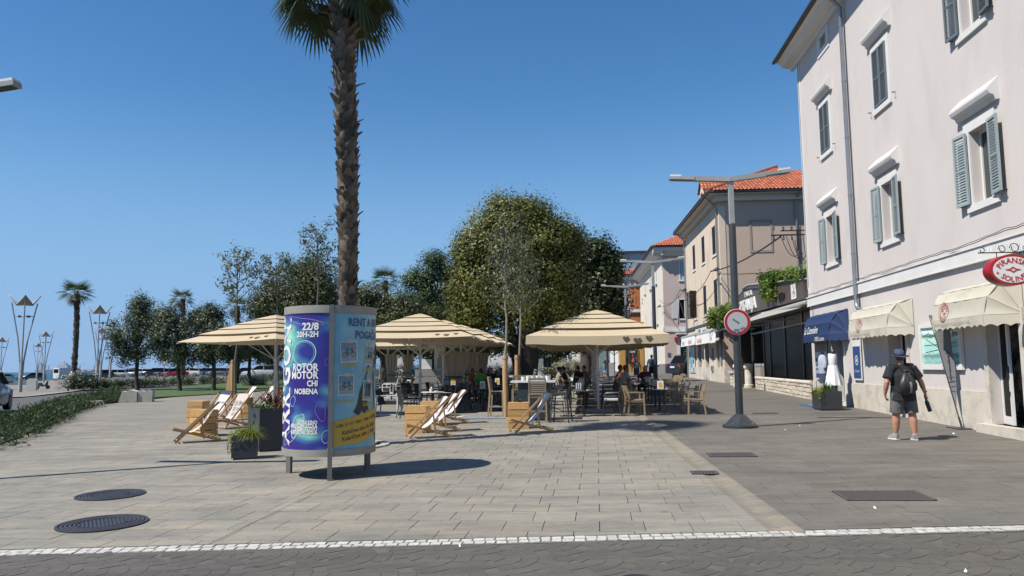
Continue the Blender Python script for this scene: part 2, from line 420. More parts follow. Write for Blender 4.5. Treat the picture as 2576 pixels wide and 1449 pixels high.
def rows(ylo, yhi, gap, parity, ctrl=None):
 out = []
 for i in range(-6, 31):
  s0 = -8.978 + ROW * i; s1 = s0 + ROW
  if s0 > S0 - .05: break
  w = PA if i % 2 else PB; y = (8.05 if i % 2 else 8.302) - 2.37 * 12; k = 0
  while y < yhi(s0) + 3:
   a = y + gap / 2; b = y + w[k % 5] - gap / 2; y += w[k % 5]; k += 1
   if b < ylo(s0) - 1 or a > yhi(s0) + 1: continue
   s1c = min(s1, S0)
   poly = [(s0 + .0015, a), (s1c - .0015, a), (s1c - .0015, b), (s0 + .0015, b)]
   poly = clip(poly, -1, -.131, 9.209 - .131 * 4.01 - .13)                        # behind the setts
   if len(poly) < 3: continue
   out.append(poly)
 return out
def cl2(polys, f):
 r = []
 for p in polys:
  for c in f: p = clip(p, *c) if len(p) >= 3 else []
  if len(p) >= 3 and area(p) > .004: r.append(p)
 return r
# plaza slabs (between the gutter and the juniper bed), with one long control joint at y = 11.75
raw = rows(lambda s: gy(s) + .2, lambda s: 22.5 + max(0, s + 6) * .42, .008, 0)
gcl = (.042, -1, -(6.12 + 9.3 * .042 + .30))
raw = cl2(raw, [gcl])
raw = cl2(raw, [(0, 1, 11.75 - .006)]) + cl2(raw, [(0, -1, -11.75 - .006)])
plaza = thing('plaza_pavement', None, None); structure(plaza)
plaza_base = None
lay(raw, 'paving_slab', plaza, m_plaza, .014, .0012)
# street slabs
raw = rows(lambda s: -.4, lambda s: gy(s), .007, 1)
raw = cl2(raw, [(-.042, 1, 6.12 + 9.3 * .042 - .02), (0, -1, 2.6 if False else .35)])
street = thing('street_pavement', None, None); structure(street)
lay(raw, 'paving_slab', street, m_street, .010, .0012)
# shallow gutter between them
g = MB()
def gut(u, v):
 s = -9.46 + (110 + 9.46) * u ** 1.6; y = gy(s) - .02 + .33 * v; p = ST(s, y)
 return (p.x, p.y, gz(p.x, p.y) - .016 * math.sin(math.pi * min(1, max(0, (v - .28) / .72))) + (.004 if v < .3 else .001))
g.grid(gut, 70, 10); structure(g.build('gutter', pavemat('gutter_concrete', (.175, .162, .135), (.235, .210, .166), (.290, .248, .185)), smooth=True))
# strip of pale setts
setts = thing('sett_strip', None, None); structure(setts)
m_sett = M('pale_limestone_sett', (.44, .425, .385), .7, (.58, .565, .525), 14, .9, bump=.5, bscale=70, attr=.14)
m_mort = M('sett_mortar', (.12, .11, .09), .9, (.17, .155, .13), 10)
P0, P1 = ST(COB(26), 26), ST(COB(-9), -9)
dirc = V2(P1 - P0).normalized(); nrm = Vector((-dirc.y, dirc.x, 0))
pcs = []
x = 0.; L_ = V2(P1 - P0).length
offs = [0., .5]
for r in (0, 1):
 x = rnd.uniform(0, .05)
 while x < L_ - .2:
  w = rnd.uniform(.078, .10); j = [rnd.uniform(-.006, .006) for _ in range(8)]
  y0, y1 = (-.098, -.006) if r == 0 else (.006, .098)
  sk = .006
  pl = [(x + j[0], y0 + j[1]), (x + w + j[2], y0 + j[3]), (x + w + sk + j[4], y1 + j[5]), (x + sk + j[6], y1 + j[7])]
  q = []
  for a, b in pl:
   p = P0 + dirc * a + nrm * b; q.append(toST(V2(p)))
  pcs.append(q); x += w + .016
lay(pcs, 'sett', setts, m_sett, .03, .003)
mb = MB(); n_ = 60
mb.grid(lambda u, v: (lambda p: (p.x, p.y, gz(p.x, p.y) - .006))(V2(P0) + dirc * L_ * u + nrm * (-.125 + .25 * v)), n_, 1)
o = mb.build('sett_mortar', m_mort); o.parent = setts
# stamped fan pattern of the road in front
road = thing('road_pavement', None, None); structure(road)
fans = {}; RF = .72; pcs = []
for j in range(-1, 6):
 for i in range(-6, 32): fans[(i, j)] = (-9.9 - j * .60, i * .72 + (.36 if j % 2 else 0))
def owner(s, y, key):
 best = None; i0, j0 = key
 for j in range(j0 - 2, j0 + 3):
  for i in range(i0 - 3, i0 + 4):
   c = fans.get((i, j))
   if not c: continue
   ds, dy = s - c[0], y - c[1]; r = math.hypot(ds, dy)
   if r <= RF and abs(math.atan2(ds, -dy)) < 1.35 and (best is None or r < best[0]): best = (r, (i, j))
 return best and best[1] == key
for key, (cs, cy) in fans.items():
 for k in range(1, 6):
  r0, r1 = .144 * (k - 1) + .0022, .144 * k - .0022
  n = max(1, round(2.2 * (r0 + r1) / 2 / .135)); jt = rnd.uniform(-.05, .05)
  for a in range(n):
   t0 = -1.2 + 2.4 * a / n + jt; t1 = -1.2 + 2.4 * (a + 1) / n + jt; tm = (t0 + t1) / 2; rm = (r0 + r1) / 2
   s_, y_ = cs + rm * math.sin(tm), cy - rm * math.cos(tm)
   if s_ > COB(y_) - .16 or s_ < -12.4 or not owner(s_, y_, key): continue
   g_ = .0012 / rm
   ts = [t0 + g_, (t0 + t1) / 2, t1 - g_]
   poly = [(cs + r1 * math.sin(t), cy - r1 * math.cos(t)) for t in ts] + [(cs + max(r0, .01) * math.sin(t), cy - max(r0, .01) * math.cos(t)) for t in reversed(ts)]
   pcs.append(poly)
lay(pcs, 'road_stone', road, m_road_front, .0028, .0002)
# lawn, quay, kerbs, sea, hills
lawn_far = [G(300, 988), G(420, 977), G(516, 969), G(675, 961), G(760, 955)]
strip('lawn', lawn_near + [G(860, 968)], lawn_far + [G(860, 952)], 40, 10, .05, m_grass, kind='structure')
strip('lawn_kerb', lawn_near, [p + Vector((0, -.16, 0)) for p in lawn_near], 40, 1, .035, M('kerb_stone', (.22, .21, .19), .8))
kerb = [V2((-80, 52)), G(56, 998), G(198, 982), G(294, 976), G(420, 970), G(520, 964), G(635, 957.5), G(760, 953)]
strip('quay_kerb', kerb, [p + Vector((.1, .6, 0)) for p in kerb], 60, 1, .03, m_kerb)
strip('quay_pavement', [p + Vector((.1, .6, 0)) for p in kerb], [p + Vector((-20, 95, 0)) for p in kerb], 60, 16, -.02, m_quay)
m_sea = bpy.data.materials.new('sea_water'); m_sea.use_nodes = True
N = m_sea.node_tree.nodes; L = m_sea.node_tree.links; b = N['Principled BSDF']
b.inputs['Base Color'].default_value = (.023, .085, .140, 1); b.inputs['Roughness'].default_value = .5; b.inputs['Specular IOR Level'].default_value = .08
geo = N.new('ShaderNodeNewGeometry'); nz = N.new('ShaderNodeTexNoise'); nz.inputs['Scale'].default_value = .35; nz.inputs['Detail'].default_value = 8
L.new(geo.outputs['Position'], nz.inputs['Vector']); bp = N.new('ShaderNodeBump'); bp.inputs['Strength'].default_value = .6; bp.inputs['Distance'].default_value = .5
L.new(nz.outputs['Fac'], bp.inputs['Height']); L.new(bp.outputs[0], b.inputs['Normal'])
m = MB(); ys = [176, 220, 320, 600, 1200, 2600, 6000, 7500]
for a, c in zip(ys, ys[1:]): m.quad((-a * 1.6 - 300, a, -2), (a * 1.6 + 300, a, -2), (c * 1.6 + 300, c, -2), (-c * 1.6 - 300, c, -2))
structure(m.build('sea', m_sea))
m = MB().bb(-320, 180, 175, 178, -2.4, -.32); structure(m.build('quay_wall', m_quay))
m_hill = M('far_wooded_hill', (.035, .06, .035), .9, (.07, .085, .05), .012, .9)
def hill(name, x0, x1, Y, hs):
 m = MB(); n = 48
 def f(u, v):
  k = u * (len(hs) - 1); i = min(int(k), len(hs) - 2); h = hs[i] + (hs[i + 1] - hs[i]) * sst(k - i)
  h *= 1 + .07 * math.sin(u * 61) + .05 * math.sin(u * 143 + 1)
  return (x0 + (x1 - x0) * u, Y + 900 * v, -3 + h * math.sin(math.pi * min(1, v * 1.0) * .5 + 0))
 m.grid(f, n, 6); structure(m.build(name, m_hill, smooth=True))
hill('far_hills', -250, 3000, 3400, [2, 50, 80, 92, 110, 130, 150, 160, 150, 160, 140])
# the sea air: distant things fade a little to blue
hb = MB().bb(-14000, 14000, -60, 8200, -4, 230).build('haze', [])
hm = bpy.data.materials.new('sea_air'); hm.use_nodes = True; hn_ = hm.node_tree.nodes; hn_.remove(hn_['Principled BSDF'])
pv = hn_.new('ShaderNodeVolumePrincipled'); pv.inputs['Color'].default_value = (.62, .78, 1, 1); pv.inputs['Density'].default_value = .00004; pv.inputs['Anisotropy'].default_value = .2
hm.node_tree.links.new(pv.outputs[0], hn_['Material Output'].inputs['Volume']); hb.data.materials.append(hm); hb['kind'] = 'stuff'; hb['label'] = 'thin bluish sea haze over the far bay'
# ================================================================== BUILDINGS
class Frame:
 def __init__(s, o, yaw):
  s.o = V2(o); y = R_(yaw); s.e = Vector((math.sin(y), math.cos(y), 0)); s.n = Vector((s.e.y, -s.e.x, 0)); s.rot = R_(90) - y
 def w(s, a, y, z=0.): return s.o + s.e * a - s.n * y + Vector((0, 0, z))
 def g(s, a, y): p = s.w(a, y); return gz(p.x, p.y)
FA = Frame(Q0, 5.2); FS = Frame(Q0, 6.2); FB = Frame(ST(30.9, .3), 4.0)
def fthing(F, name, label, cat, a, y, z=None, group=None):
 """thing in a street frame; its parts are built in that frame's absolute coordinates"""
 if z is None: z = F.g(a, y)
 o = thing(name, label, cat, F.w(a, y, z), F.rot, group); ORG[o.name] = (a, y, z); return o
def fbox(name, mat, par, a0, a1, y0, y1, z0, z1): return MB().bb(a0, a1, y0, y1, z0, z1).build(name, mat, par)
# ---- lettering
TCU = bpy.data.curves.new('lettering', 'FONT'); TOB = bpy.data.objects.new('lettering', TCU)
def text_geo(txt, size, bold=0., align='LEFT', space=1., shear=0.):
 TCU.body = txt; TCU.size = size; TCU.offset = bold * size; TCU.align_x = align; TCU.space_character = space; TCU.shear = shear; TCU.resolution_u = 2
 me = TOB.to_mesh(); vs = [(v.co.x, v.co.y) for v in me.vertices]; fs = [tuple(p.vertices) for p in me.polygons]; TOB.to_mesh_clear()
 return vs, fs
def put_text(name, txt, size, fn, mat, parent, align='LEFT', bold=0., space=1., shear=0., sx=1.):
 vs, fs = text_geo(txt, size, bold, align, space, shear)
 m = MB(); m.add([fn(u * sx, v) for u, v in vs], fs); return m.build(name, mat, parent, fix=False)
def arc_text(m, txt, size, fn, rx, ry, a0, a1, bold=.01, inward=False):
 """letters one by one along an ellipse from angle a0 to a1"""
 wd = [{'I': .5, 'R': 1.05, 'A': 1.15, 'N': 1.2, 'O': 1.2, 'E': .95, 'L': .9, 'S': .95}.get(c, 1.) for c in txt]; tot = sum(wd)
 for i, ch in enumerate(txt):
  t = a0 + (a1 - a0) * (sum(wd[:i]) + wd[i] / 2) / tot; cx, cy = rx * math.cos(t), ry * math.sin(t)
  nx, ny = math.cos(t) / rx, math.sin(t) / ry; k = math.hypot(nx, ny); nx /= k; ny /= k
  if inward: nx, ny = -nx, -ny
  tx, ty = ny, -nx
  vs, fs = text_geo(ch, size, bold, 'CENTER')
  m.add([fn(cx + tx * u + nx * (v - size * .35), cy + ty * u + ny * (v - size * .35)) for u, v in vs], fs)
def ring2d(m, fn, rx, ry, w, n=40, cx=0., cy=0.):
 vs = []; fs = []
 for k in range(n):
  t = 2 * math.pi * k / n; c, s = math.cos(t), math.sin(t)
  vs += [fn(cx + rx * c, cy + ry * s), fn(cx + (rx - w) * c, cy + (ry - w) * s)]
 for k in range(n): a = 2 * k; b = 2 * ((k + 1) % n); fs.append((a, b, b + 1, a + 1))
 m.add(vs, fs)
def disc2d(m, fn, rx, ry, n=32, cx=0., cy=0.):
 m.add([fn(cx + rx * math.cos(2 * math.pi * k / n), cy + ry * math.sin(2 * math.pi * k / n)) for k in range(n)], [tuple(range(n))])
def holed_wall(m, a0, a1, z0, z1, holes, y=0., deep=.3, axis='s'):
 """front sheet of a wall with openings (lo, hi, zlo, zhi) and their reveals"""
 P3 = (lambda a, yy, z: (a, yy, z)) if axis == 's' else (lambda a, yy, z: (yy, a, z))
 xs = sorted({a0, a1, *[h[0] for h in holes], *[h[1] for h in holes]}); zs = sorted({z0, z1, *[h[2] for h in holes], *[h[3] for h in holes]})
 for x, x2 in zip(xs, xs[1:]):
  for z, z2 in zip(zs, zs[1:]):
   cx, cz = (x + x2) / 2, (z + z2) / 2
   if any(h[0] < cx < h[1] and h[2] < cz < h[3] for h in holes): continue
   m.quad(P3(x, y, z), P3(x2, y, z), P3(x2, y, z2), P3(x, y, z2))
 for h in holes:
  for (p, q) in (((h[0], h[2]), (h[0], h[3])), ((h[0], h[3]), (h[1], h[3])), ((h[1], h[3]), (h[1], h[2])), ((h[1], h[2]), (h[0], h[2]))):
   m.quad(P3(p[0], y, p[1]), P3(q[0], y, q[1]), P3(q[0], y - deep, q[1]), P3(p[0], y - deep, p[1]))
m_plaster = M('pinkish_white_plaster', (.585, .535, .505), .85, (.645, .592, .56), .9, 1., stretch=(1, 1, .45), bump=.3, bscale=45, detail=9, spots=(1.1, .33, .93))
m_trim = M('white_stucco_trim', (.74, .725, .705), .8, (.66, .645, .62), 2.5, .8, bump=.15, bscale=60)
m_plinth = M('limestone_plinth', (.55, .49, .40), .8, (.66, .61, .53), 2.2, 1., stretch=(1, 1, 1), bump=.5, bscale=30, spots=(3.2, .36, .80))
m_gutter = M('dark_zinc', (.075, .08, .085), .45, metal=.4)
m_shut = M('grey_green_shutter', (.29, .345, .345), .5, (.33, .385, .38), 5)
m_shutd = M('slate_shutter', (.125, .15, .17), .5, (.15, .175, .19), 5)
m_curtain = M('net_curtain', (.55, .53, .48), .9, (.42, .40, .36), 9, .9, stretch=(6, 6, .3))
m_dark = M('dark_interior', (.022, .021, .020), .9)
m_room = M('shop_interior', (.85, .80, .76), .9, (.10, .096, .09), 2)
m_roof = M('terracotta', (.40, .105, .050), .8, (.52, .17, .085), 3.5, 1., attr=.22)
m_pipe = M('zinc_pipe', (.36, .375, .39), .35, (.30, .31, .32), 2, metal=.6)
m_cream = M('cream_awning_cloth', (.70, .66, .55), .8, (.62, .58, .47), 3.2, .9, trans=.25)
m_navy = M('navy_awning_cloth', (.006, .024, .090), .75, (.008, .030, .105), 3)
m_logo = M('dusty_red_print', (.50, .10, .11), .7)
m_faint = M('faded_print', (.42, .38, .34), .8)
m_cable = M('black_cable', (.015, .015, .015), .6)
def shutter_leaf(name, par, mat, hinge, w, h, ang, side, slats=24):
 """louvred leaf hinged at (a, y, z0); side=+1 opens towards +a"""
 a, y, z = hinge; m = MB(); t = .042
 ca, sa = math.cos(ang), math.sin(ang)
 def T(u, d, zz): return (a + side * (u * ca - d * sa), y + u * sa + d * ca, z + zz)
 def bx(u0, u1, z0, z1, d0, d1):
  m.add([T(u0, d0, z0), T(u1, d0, z0), T(u1, d1, z0), T(u0, d1, z0), T(u0, d0, z1), T(u1, d0, z1), T(u1, d1, z1), T(u0, d1, z1)],
 [(0, 3, 2, 1), (4, 5, 6, 7), (0, 1, 5, 4), (1, 2, 6, 5), (2, 3, 7, 6), (3, 0, 4, 7)])
 f = .055
 bx(0, f, 0, h, 0, t); bx(w - f, w, 0, h, 0, t); bx(f, w - f, 0, f, 0, t); bx(f, w - f, h - f, h, 0, t); bx(f, w - f, h * .5 - f / 2, h * .5 + f / 2, .002, t - .002)
 n = slats
 for i in range(n):
  z0 = f + (h - 2 * f) * i / n; dz = (h - 2 * f) / n
  m.add([T(f, .006, z0 + dz * .95), T(w - f, .006, z0 + dz * .95), T(w - f, t - .006, z0), T(f, t - .006, z0)], [(0, 1, 2, 3)])
 return m.build(name, mat, par, fix=False)
def casement(par, a0, a1, z0, z1, yb, fm=white, gl=glass, curtain=True, F=None):
 """white two-leaf frame and panes set back in an opening; a window part with sub-parts"""
 m = MB(); c = (a0 + a1) / 2; f = .055
 m.bb(a0, a0 + f, yb, yb + .06, z0, z1); m.bb(a1 - f, a1, yb, yb + .06, z0, z1); m.bb(a0 + f, a1 - f, yb, yb + .06, z0, z0 + f); m.bb(a0 + f, a1 - f, yb, yb + .06, z1 - f, z1)
 m.bb(c - .045, c + .045, yb + .004, yb + .064, z0 + f, z1 - f)
 win = m.build('window', fm, par)
 for x0, x1 in ((a0 + f, c - .045), (c + .045, a1 - f)):
  fbox('pane', gl, win, x0, x1, yb + .015, yb + .028, z0 + f, z1 - f)
 if curtain:
  k = MB(); n = 14
  k.grid(lambda u, v: (a0 + .02 + (a1 - a0 - .04) * u, yb - .10 + .02 * math.sin(u * 60), z0 + .05 + (z1 - z0 - .1) * v), 28, 1); k.build('curtain', m_curtain, win)
 return win
# ---------------------------------------------------------------- the white town house on the right
house = fthing(FA, 'town_house', 'tall pinkish white house with grey louvred shutters and three shop awnings', 'house', 12.0, 0, FA.g(12, 0))
COLS = [(-5.5, 0), (-.64, 0), (4.24, 0), (9.12, .04)]
rowsW = [(5.05, 6.60), (8.80, 10.37)]
ow = .41
holes = [(c - ow, c + ow, z0 + d, z1 + d) for c, d in COLS for z0, z1 in rowsW]
att = (8.62, 9.24, 12.45, 12.83); holes.append(att); holes.append((-5.9, -5.2, 12.45, 12.83)); holes.append((3.9, 4.55, 12.45, 12.83)) if False else None
gw = (3.62, 4.72, .36, 2.72); gd = (-1.62, -.42, .44, 2.75); nd = (8.36, 9.72, .44, 2.62)
holes += [gw, gd, nd]
m = MB(); holed_wall(m, -10, 12.0, .0, 13.12, holes, 0, .32)
m.quad((12, 0, 0), (12, -11, 0), (12, -11, 13.12), (12, 0, 13.12)); m.quad((-10, 0, 0), (-10, -11, 0), (-10, -11, 13.12), (-10, 0, 13.12)); m.quad((-10, -11, 0), (12, -11, 0), (12, -11, 13.12), (-10, -11, 13.12))
wall_h = m.build('wall', m_plaster, house, fix=False)
fbox('dark_rooms', m_dark, house, -9.9, 11.9, -1.9, -1.7, .1, 13.0)
# plinth, string course, cornice, roof
segs = [(-10, gd[0] - .16), (gd[1] + .16, gw[0] - .14), (gw[1] + .14, nd[0] - .0), (nd[1] + .0, 11.98)]
m = MB()
for a, b in segs: m.bb(a, b, .0, .035, -.1, 1.09)
m.build('plinth', m_plinth, house)
m = MB().bb(-10, 12.04, .0, .07, 3.82, 4.10); m.bb(-10, 12.06, .0, .10, 4.10, 4.145); m.bb(-10, 12.05, .0, .085, 3.785, 3.82); m.build('string_course', m_trim, house)
m = MB()
prof = [(0, 13.0), (.10, 13.0), (.14, 13.10), (.42, 13.16), (.50, 13.30), (.62, 13.34), (.62, 13.40), (0, 13.40)]
m.prism(prof, lambda u, v, t: (t, u, v), -10, 12.62); m.build('cornice', m_trim, house)
m = MB().tube([(-10, .70, 13.42), (12.72, .70, 13.42)], .075, 10); m.build('gutter', m_gutter, house, smooth=True)
m = MB(); m.prism([(.74, 13.40), (.74, 13.46), (-5.5, 16.2), (-5.5, 16.0)], lambda u, v, t: (t, u, v), -10, 12.74)
m.build('roof', m_roof, house)
m = MB().bb(11.74, 12.03, .0, .03, 4.15, 13.0); m.build('corner_strip', m_trim, house)
# downpipe
px = 6.80
m = MB().tube([(px, .66, 13.36), (px, .30, 13.0), (px, .13, 12.8), (px, .13, 3.66), (px - .02, .13, 3.46), (px - .12, .13, 3.34), (px - .34, .11, 3.27)], .062, 12)
for z in (12.2, 10.4, 8.6, 6.8, 5.0): m.lathe([(.074, z), (.074, z + .035)], 12, (px, .13, 0))
m.build('downpipe', m_pipe, house, smooth=True)
# windows
def main_window(c, d, z0, z1, state, dark):
 a0, a1 = c - ow, c + ow; z0 += d; z1 += d
 w = casement(house, a0, a1, z0, z1, -.24)
 s = MB(); t = .22; s.bb(a0 - t, a0, .0, .035, z0 - .02, z1 + t); s.bb(a1, a1 + t, .0, .035, z0 - .02, z1 + t); s.bb(a0, a1, .0, .035, z1, z1 + t); s.bb(a0 - t, a1 + t, .0, .06, z0 - .17, z0 - .02)
 s.build('surround', m_trim, w)
 h = MB(); hz = z1 + .36
 h.prism([(0, hz - .05), (.10, hz - .05), (.15, hz + .04), (.26, hz + .08), (.30, hz + .15), (.30, hz + .20), (0, hz + .43)], lambda u, v, q: (q, u * .75, v), a0 - .42, a1 + .38); h.build('hood', m_trim, w)
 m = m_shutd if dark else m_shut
 if state == 'closed':
  shutter_leaf('shutter', w, m, (a0 - .04, .036, z0), ow + .035, z1 - z0 + .04, 0, 1); shutter_leaf('shutter', w, m, (a1 + .04, .036, z0), ow + .035, z1 - z0 + .04, 0, -1)
 else:
  shutter_leaf('shutter', w, m, (a1 + .05, .06, z0), .45, z1 - z0, R_(6), 1); shutter_leaf('shutter', w, m, (a0 - .05, .06, z0), .45, z1 - z0, R_(7), -1)
 k = MB()
 for q in (a0 - .44, a1 + .44): k.tube([(q, .0, z0 + .02), (q, .09, z0 + .02), (q - .07, .09, z0 - .02)], .012, 5)
 k.build('shutter_hook', black, w)
for i, (c, d) in enumerate(COLS):
 main_window(c, d, *rowsW[0], 'open', False)
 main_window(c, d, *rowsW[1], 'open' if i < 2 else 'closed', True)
w = casement(house, att[0], att[1], att[2], att[3], -.2, curtain=False)
m = MB(); a0, a1, z0, z1 = att
m.bb(a0 - .3, a0, .0, .03, z0 - .24, z1 + .2); m.bb(a1, a1 + .3, .0, .03, z0 - .24, z1 + .2); m.bb(a0, a1, .0, .03, z1, z1 + .2); m.bb(a0, a1, .0, .03, z0 - .24, z0); m.build('surround', m_trim, w)
# french window under the first cream awning, stone reveals
w = casement(house, gw[0] + .1, gw[1] - .1, gw[2] + .12, gw[3], -.28, curtain=False, gl=glassdark)
m = MB().bb(gw[0] - .14, gw[0], .0, .06, .2, gw[3]); m.bb(gw[1], gw[1] + .14, .0, .06, .2, gw[3]); m.bb(gw[0] - .14, gw[1] + .14, -.25, .05, .2, gw[2] + .12); m.build('stone_surround', m_plinth, w)
# shop door at the right: pale open leaf, stone jambs, step, room behind
m = MB().bb(gd[0] - .16, gd[0], .0, .07, .1, gd[3]); m.bb(gd[1], gd[1] + .16, .0, .07, .1, gd[3]); m.bb(gd[0] - .4, gd[1] + .4, -.25, .20, .05, gd[2]); door_s = m.build('door_surround', m_plinth, house)
m = MB(); f = .09; a0 = gd[1] - .02; L2 = .62; an = R_(12)
def dl(u0, u1, z0, z1, d0=0., d1=.05):
 pts = [(a0 - u * math.cos(an) + d * math.sin(an), -.20 + u * math.sin(an) * 1 + d * math.cos(an), z) for z in (z0, z1) for u, d in ((u0, d0), (u1, d0), (u1, d1), (u0, d1))]
 m.add(pts, [(0, 3, 2, 1), (4, 5, 6, 7), (0, 1, 5, 4), (1, 2, 6, 5), (2, 3, 7, 6), (3, 0, 4, 7)])
zb = gd[2] + .02
dl(0, f, zb, 2.7); dl(L2 - f, L2, zb, 2.7); dl(f, L2 - f, zb, zb + .16); dl(f, L2 - f, 2.58, 2.7)
door = m.build('door', white, house)
m = MB(); dl(f, L2 - f, zb + .16, 2.58, .02, .032); m.build('pane', glassdark, door)
m = MB(); dl(L2 - .07, L2 - .03, 1.38, 1.62, .05, .085); dl(L2 - .065, L2 - .035, 1.05, 1.12, .05, .08); m.build('handle', black, door)
m = MB(); m.bb(gd[0] - .6, gd[1] + .3, -1.66, -1.62, .2, 3); m.bb(gd[0] - .63, gd[0] - .6, -1.62, -.33, .2, 3); m.bb(gd[1] + .3, gd[1] + .33, -1.62, -.33, .2, 3); m.bb(gd[0] - .6, gd[1] + .3, -1.62, -.33, .36, .40); m.build('shop_room', m_room, house)
# navy shop doorway
m = MB().bb(nd[0] - .0, nd[0] + .12, -.3, .05, .3, nd[3]); m.bb(nd[1] - .12, nd[1], -.3, .05, .3, nd[3]); m.bb(nd[0] + .12, nd[1] - .12, -.3, .04, .3, .46); m.build('shop_door_frame', m_trim, house)
m = MB().bb(nd[0] + .12, nd[0] + .56, -.22, -.18, .46, nd[3]); m.build('shop_shutter', M('grey_board', (.20, .20, .20), .7), house)
# cables on the wall
def sag(p, q, n, d):
 p, q = Vector(p), Vector(q); return [p.lerp(q, i / n) - Vector((0, 0, d * 4 * (i / n) * (1 - i / n))) for i in range(n + 1)]
m = MB()
pts = [Vector((-10 + 22 * i / 60, .115 + .01 * rnd.random(), 4.17 + .03 * rnd.random() + (.05 if 18 < i < 26 else 0))) for i in range(61)]
m.tube(pts, .009, 5); m.tube([p + Vector((.02, .012, .02 + .02 * rnd.random())) for p in pts], .007, 5)
m.tube([(11.86, .045, 13.0)] + [(11.86 + .01 * rnd.random(), .05, 12.6 - .9 * i) for i in range(10)], .007, 5); m.tube([(11.5, .04, 3.8), (11.48, .045, 2.0), (11.5, .045, .5)], .008, 5)
m.build('wall_cable', m_cable, house)
# ---------------------------------------------------------------- awnings
def awning(name, label, a0, a1, mat, zt=3.34, zh=2.62, r=.52, val=.23, hip=.42, cat='awning', scall=9, group='awnings over the shop doors'):
 t = fthing(FA, name, label, cat, (a0 + a1) / 2, 0, zh, group)
 bars = []                                            # (y, z, inset of the hoop's ends)
 for an in (90, 58, 29, 0):
  c_ = math.cos(R_(an)) if an < 80 else 0; bars.append((r * c_ + .02, zh + (zt - zh) * math.sin(R_(an)), hip * c_))
 m = MB(); n = 16
 for (y0, z0, i0), (y1, z1, i1) in zip(bars, bars[1:]):
  def f(u, v):
   sg = -.022 * math.sin(math.pi * v) * math.sin(math.pi * u) + .005 * math.sin(u * 31 + v * 5); i = i0 + (i1 - i0) * v
   return (a0 + i + (a1 - a0 - 2 * i) * u, y0 + (y1 - y0) * v + sg, z0 + (z1 - z0) * v + sg)
  m.grid(f, n, 4)
 for a, sg in ((a0, 1), (a1, -1)):
  for (y0, z0, i0), (y1, z1, i1) in zip(bars, bars[1:]):
   def f(u, v):
    y = y0 + (y1 - y0) * v; z = z0 + (z1 - z0) * v; i = i0 + (i1 - i0) * v; bl = .03 * math.sin(math.pi * v) * u
    return (a + sg * (i * u + bl), .02 + (y - .02) * u, zh + (z - zh) * u)
   m.grid(f, 4, 4)
 m.build('canopy', mat, t, smooth=True, angle=25)
 m = MB(); yb, zb, ib = bars[-1]
 edge = lambda k: -.045 * abs(math.sin(math.pi * k))
 m.grid(lambda u, v: (a0 + ib + (a1 - a0 - 2 * ib) * u, yb + .012 * math.sin(u * 23) * v + .004, zb - (val + edge(u * scall)) * v), scall * 6, 3)
 for a, sg in ((a0, 1), (a1, -1)): m.grid(lambda u, v: (a + sg * ib * u, .02 + (yb - .02) * u, zb - (val + edge(u * 3)) * v), 18, 2)
 m.build('valance', mat, t, smooth=True)
 m = MB(); cs_ = .008
 for y, z, i in bars[1:]:
  for a, sg in ((a0, 1), (a1, -1)): m.tube([(a + sg * .012, .02, zh), (a + sg * (i + .012), y - .01, z - .012)], .011, 5)
  m.tube([(a0 + i, y - .012, z - .014), (a1 - i, y - .012, z - .014)], .011, 5)
 m.build('hoops', steel, t)
 m = MB()
 for y, z, i in bars[1:]:
  m.tube([(a0 + i, y, z + .002), (a1 - i, y, z + .002)], .006, 4); m.tube([(a0, .02, zh), (a0 + i, y, z)], .005, 4)
 m.build('seam', M(name + '_seam', (.38, .36, .31), .8) if mat is m_cream else M('navy_seam', (.03, .07, .19), .8), t)
 return t, bars
def facet(a0, a1, b0, b1, off=.03):
 """u from a1 (left seen from the street) towards a0, v up the facet"""
 (y0, z0, i0), (y1, z1, i1) = b0, b1; L = math.hypot(y1 - y0, z1 - z0); ny, nz = (z0 - z1) / L, (y1 - y0) / L
 return lambda u, v: (a1 - u, y1 + (y0 - y1) * v / L + ny * off, z1 + (z0 - z1) * v / L + nz * off)
def salt_logo(par, fn, cx, cy, r, mat, name='logo'):
 m = MB(); g = lambda u, v: fn(cx + u, cy + v)
 ring2d(m, g, r * .92, r, r * .10, 32); ring2d(m, g, r * .82, r * .9, r * .03, 32)
 arc_text(m, 'PIRANSKE', r * .36, g, r * .62, r * .66, R_(160), R_(20), .02); arc_text(m, 'SOLINE', r * .36, g, r * .62, r * .66, R_(208), R_(332), .02, inward=True)
 m.add([g(-.34 * r, 0), g(0, .16 * r), g(.34 * r, 0), g(0, -.16 * r)], [(0, 1, 2, 3)])
 return m.build(name, mat, par, fix=False)
nav, bars = awning('shop_awning', 'navy blue scalloped awning over the cotton clothes shop doorway', 7.9, 11.58, m_navy, 3.43, 2.66, .50, .25)
fn = facet(7.9, 11.58, bars[2], bars[3])
put_text('lettering', 'La Cotonnière', .36, lambda u, v: fn(.62 + u, .06 + v), white, nav, shear=.25, bold=.012, sx=.72)
put_text('lettering', '100% coton', .21, lambda u, v: (8.42 + 1.35 - u, bars[3][0] + .022, bars[3][1] - .20 + v), white, nav, bold=.012, sx=1.05)
aw1, bars = awning('shop_awning', 'cream scalloped awning with red oval print over the french window', 3.13, 6.81, m_cream)
salt_logo(aw1, facet(3.13, 6.81, bars[2], bars[3], .034), 1.25, .17, .19, m_logo)
put_text('lettering', 'Sol je morje, ki ni moglo nazaj v nebo.', .125, lambda u, v: (6.2 - u, bars[3][0] + .022, bars[3][1] - .13 + v), m_faint, aw1, sx=.80)
aw2, bars = awning('shop_awning', 'large cream awning with faded italian motto over the open shop door', -1.75, 1.15, m_cream, r=.56, hip=.34)
salt_logo(aw2, facet(-1.75, 1.15, bars[2], bars[3], .034), .88, .18, .20, m_logo)
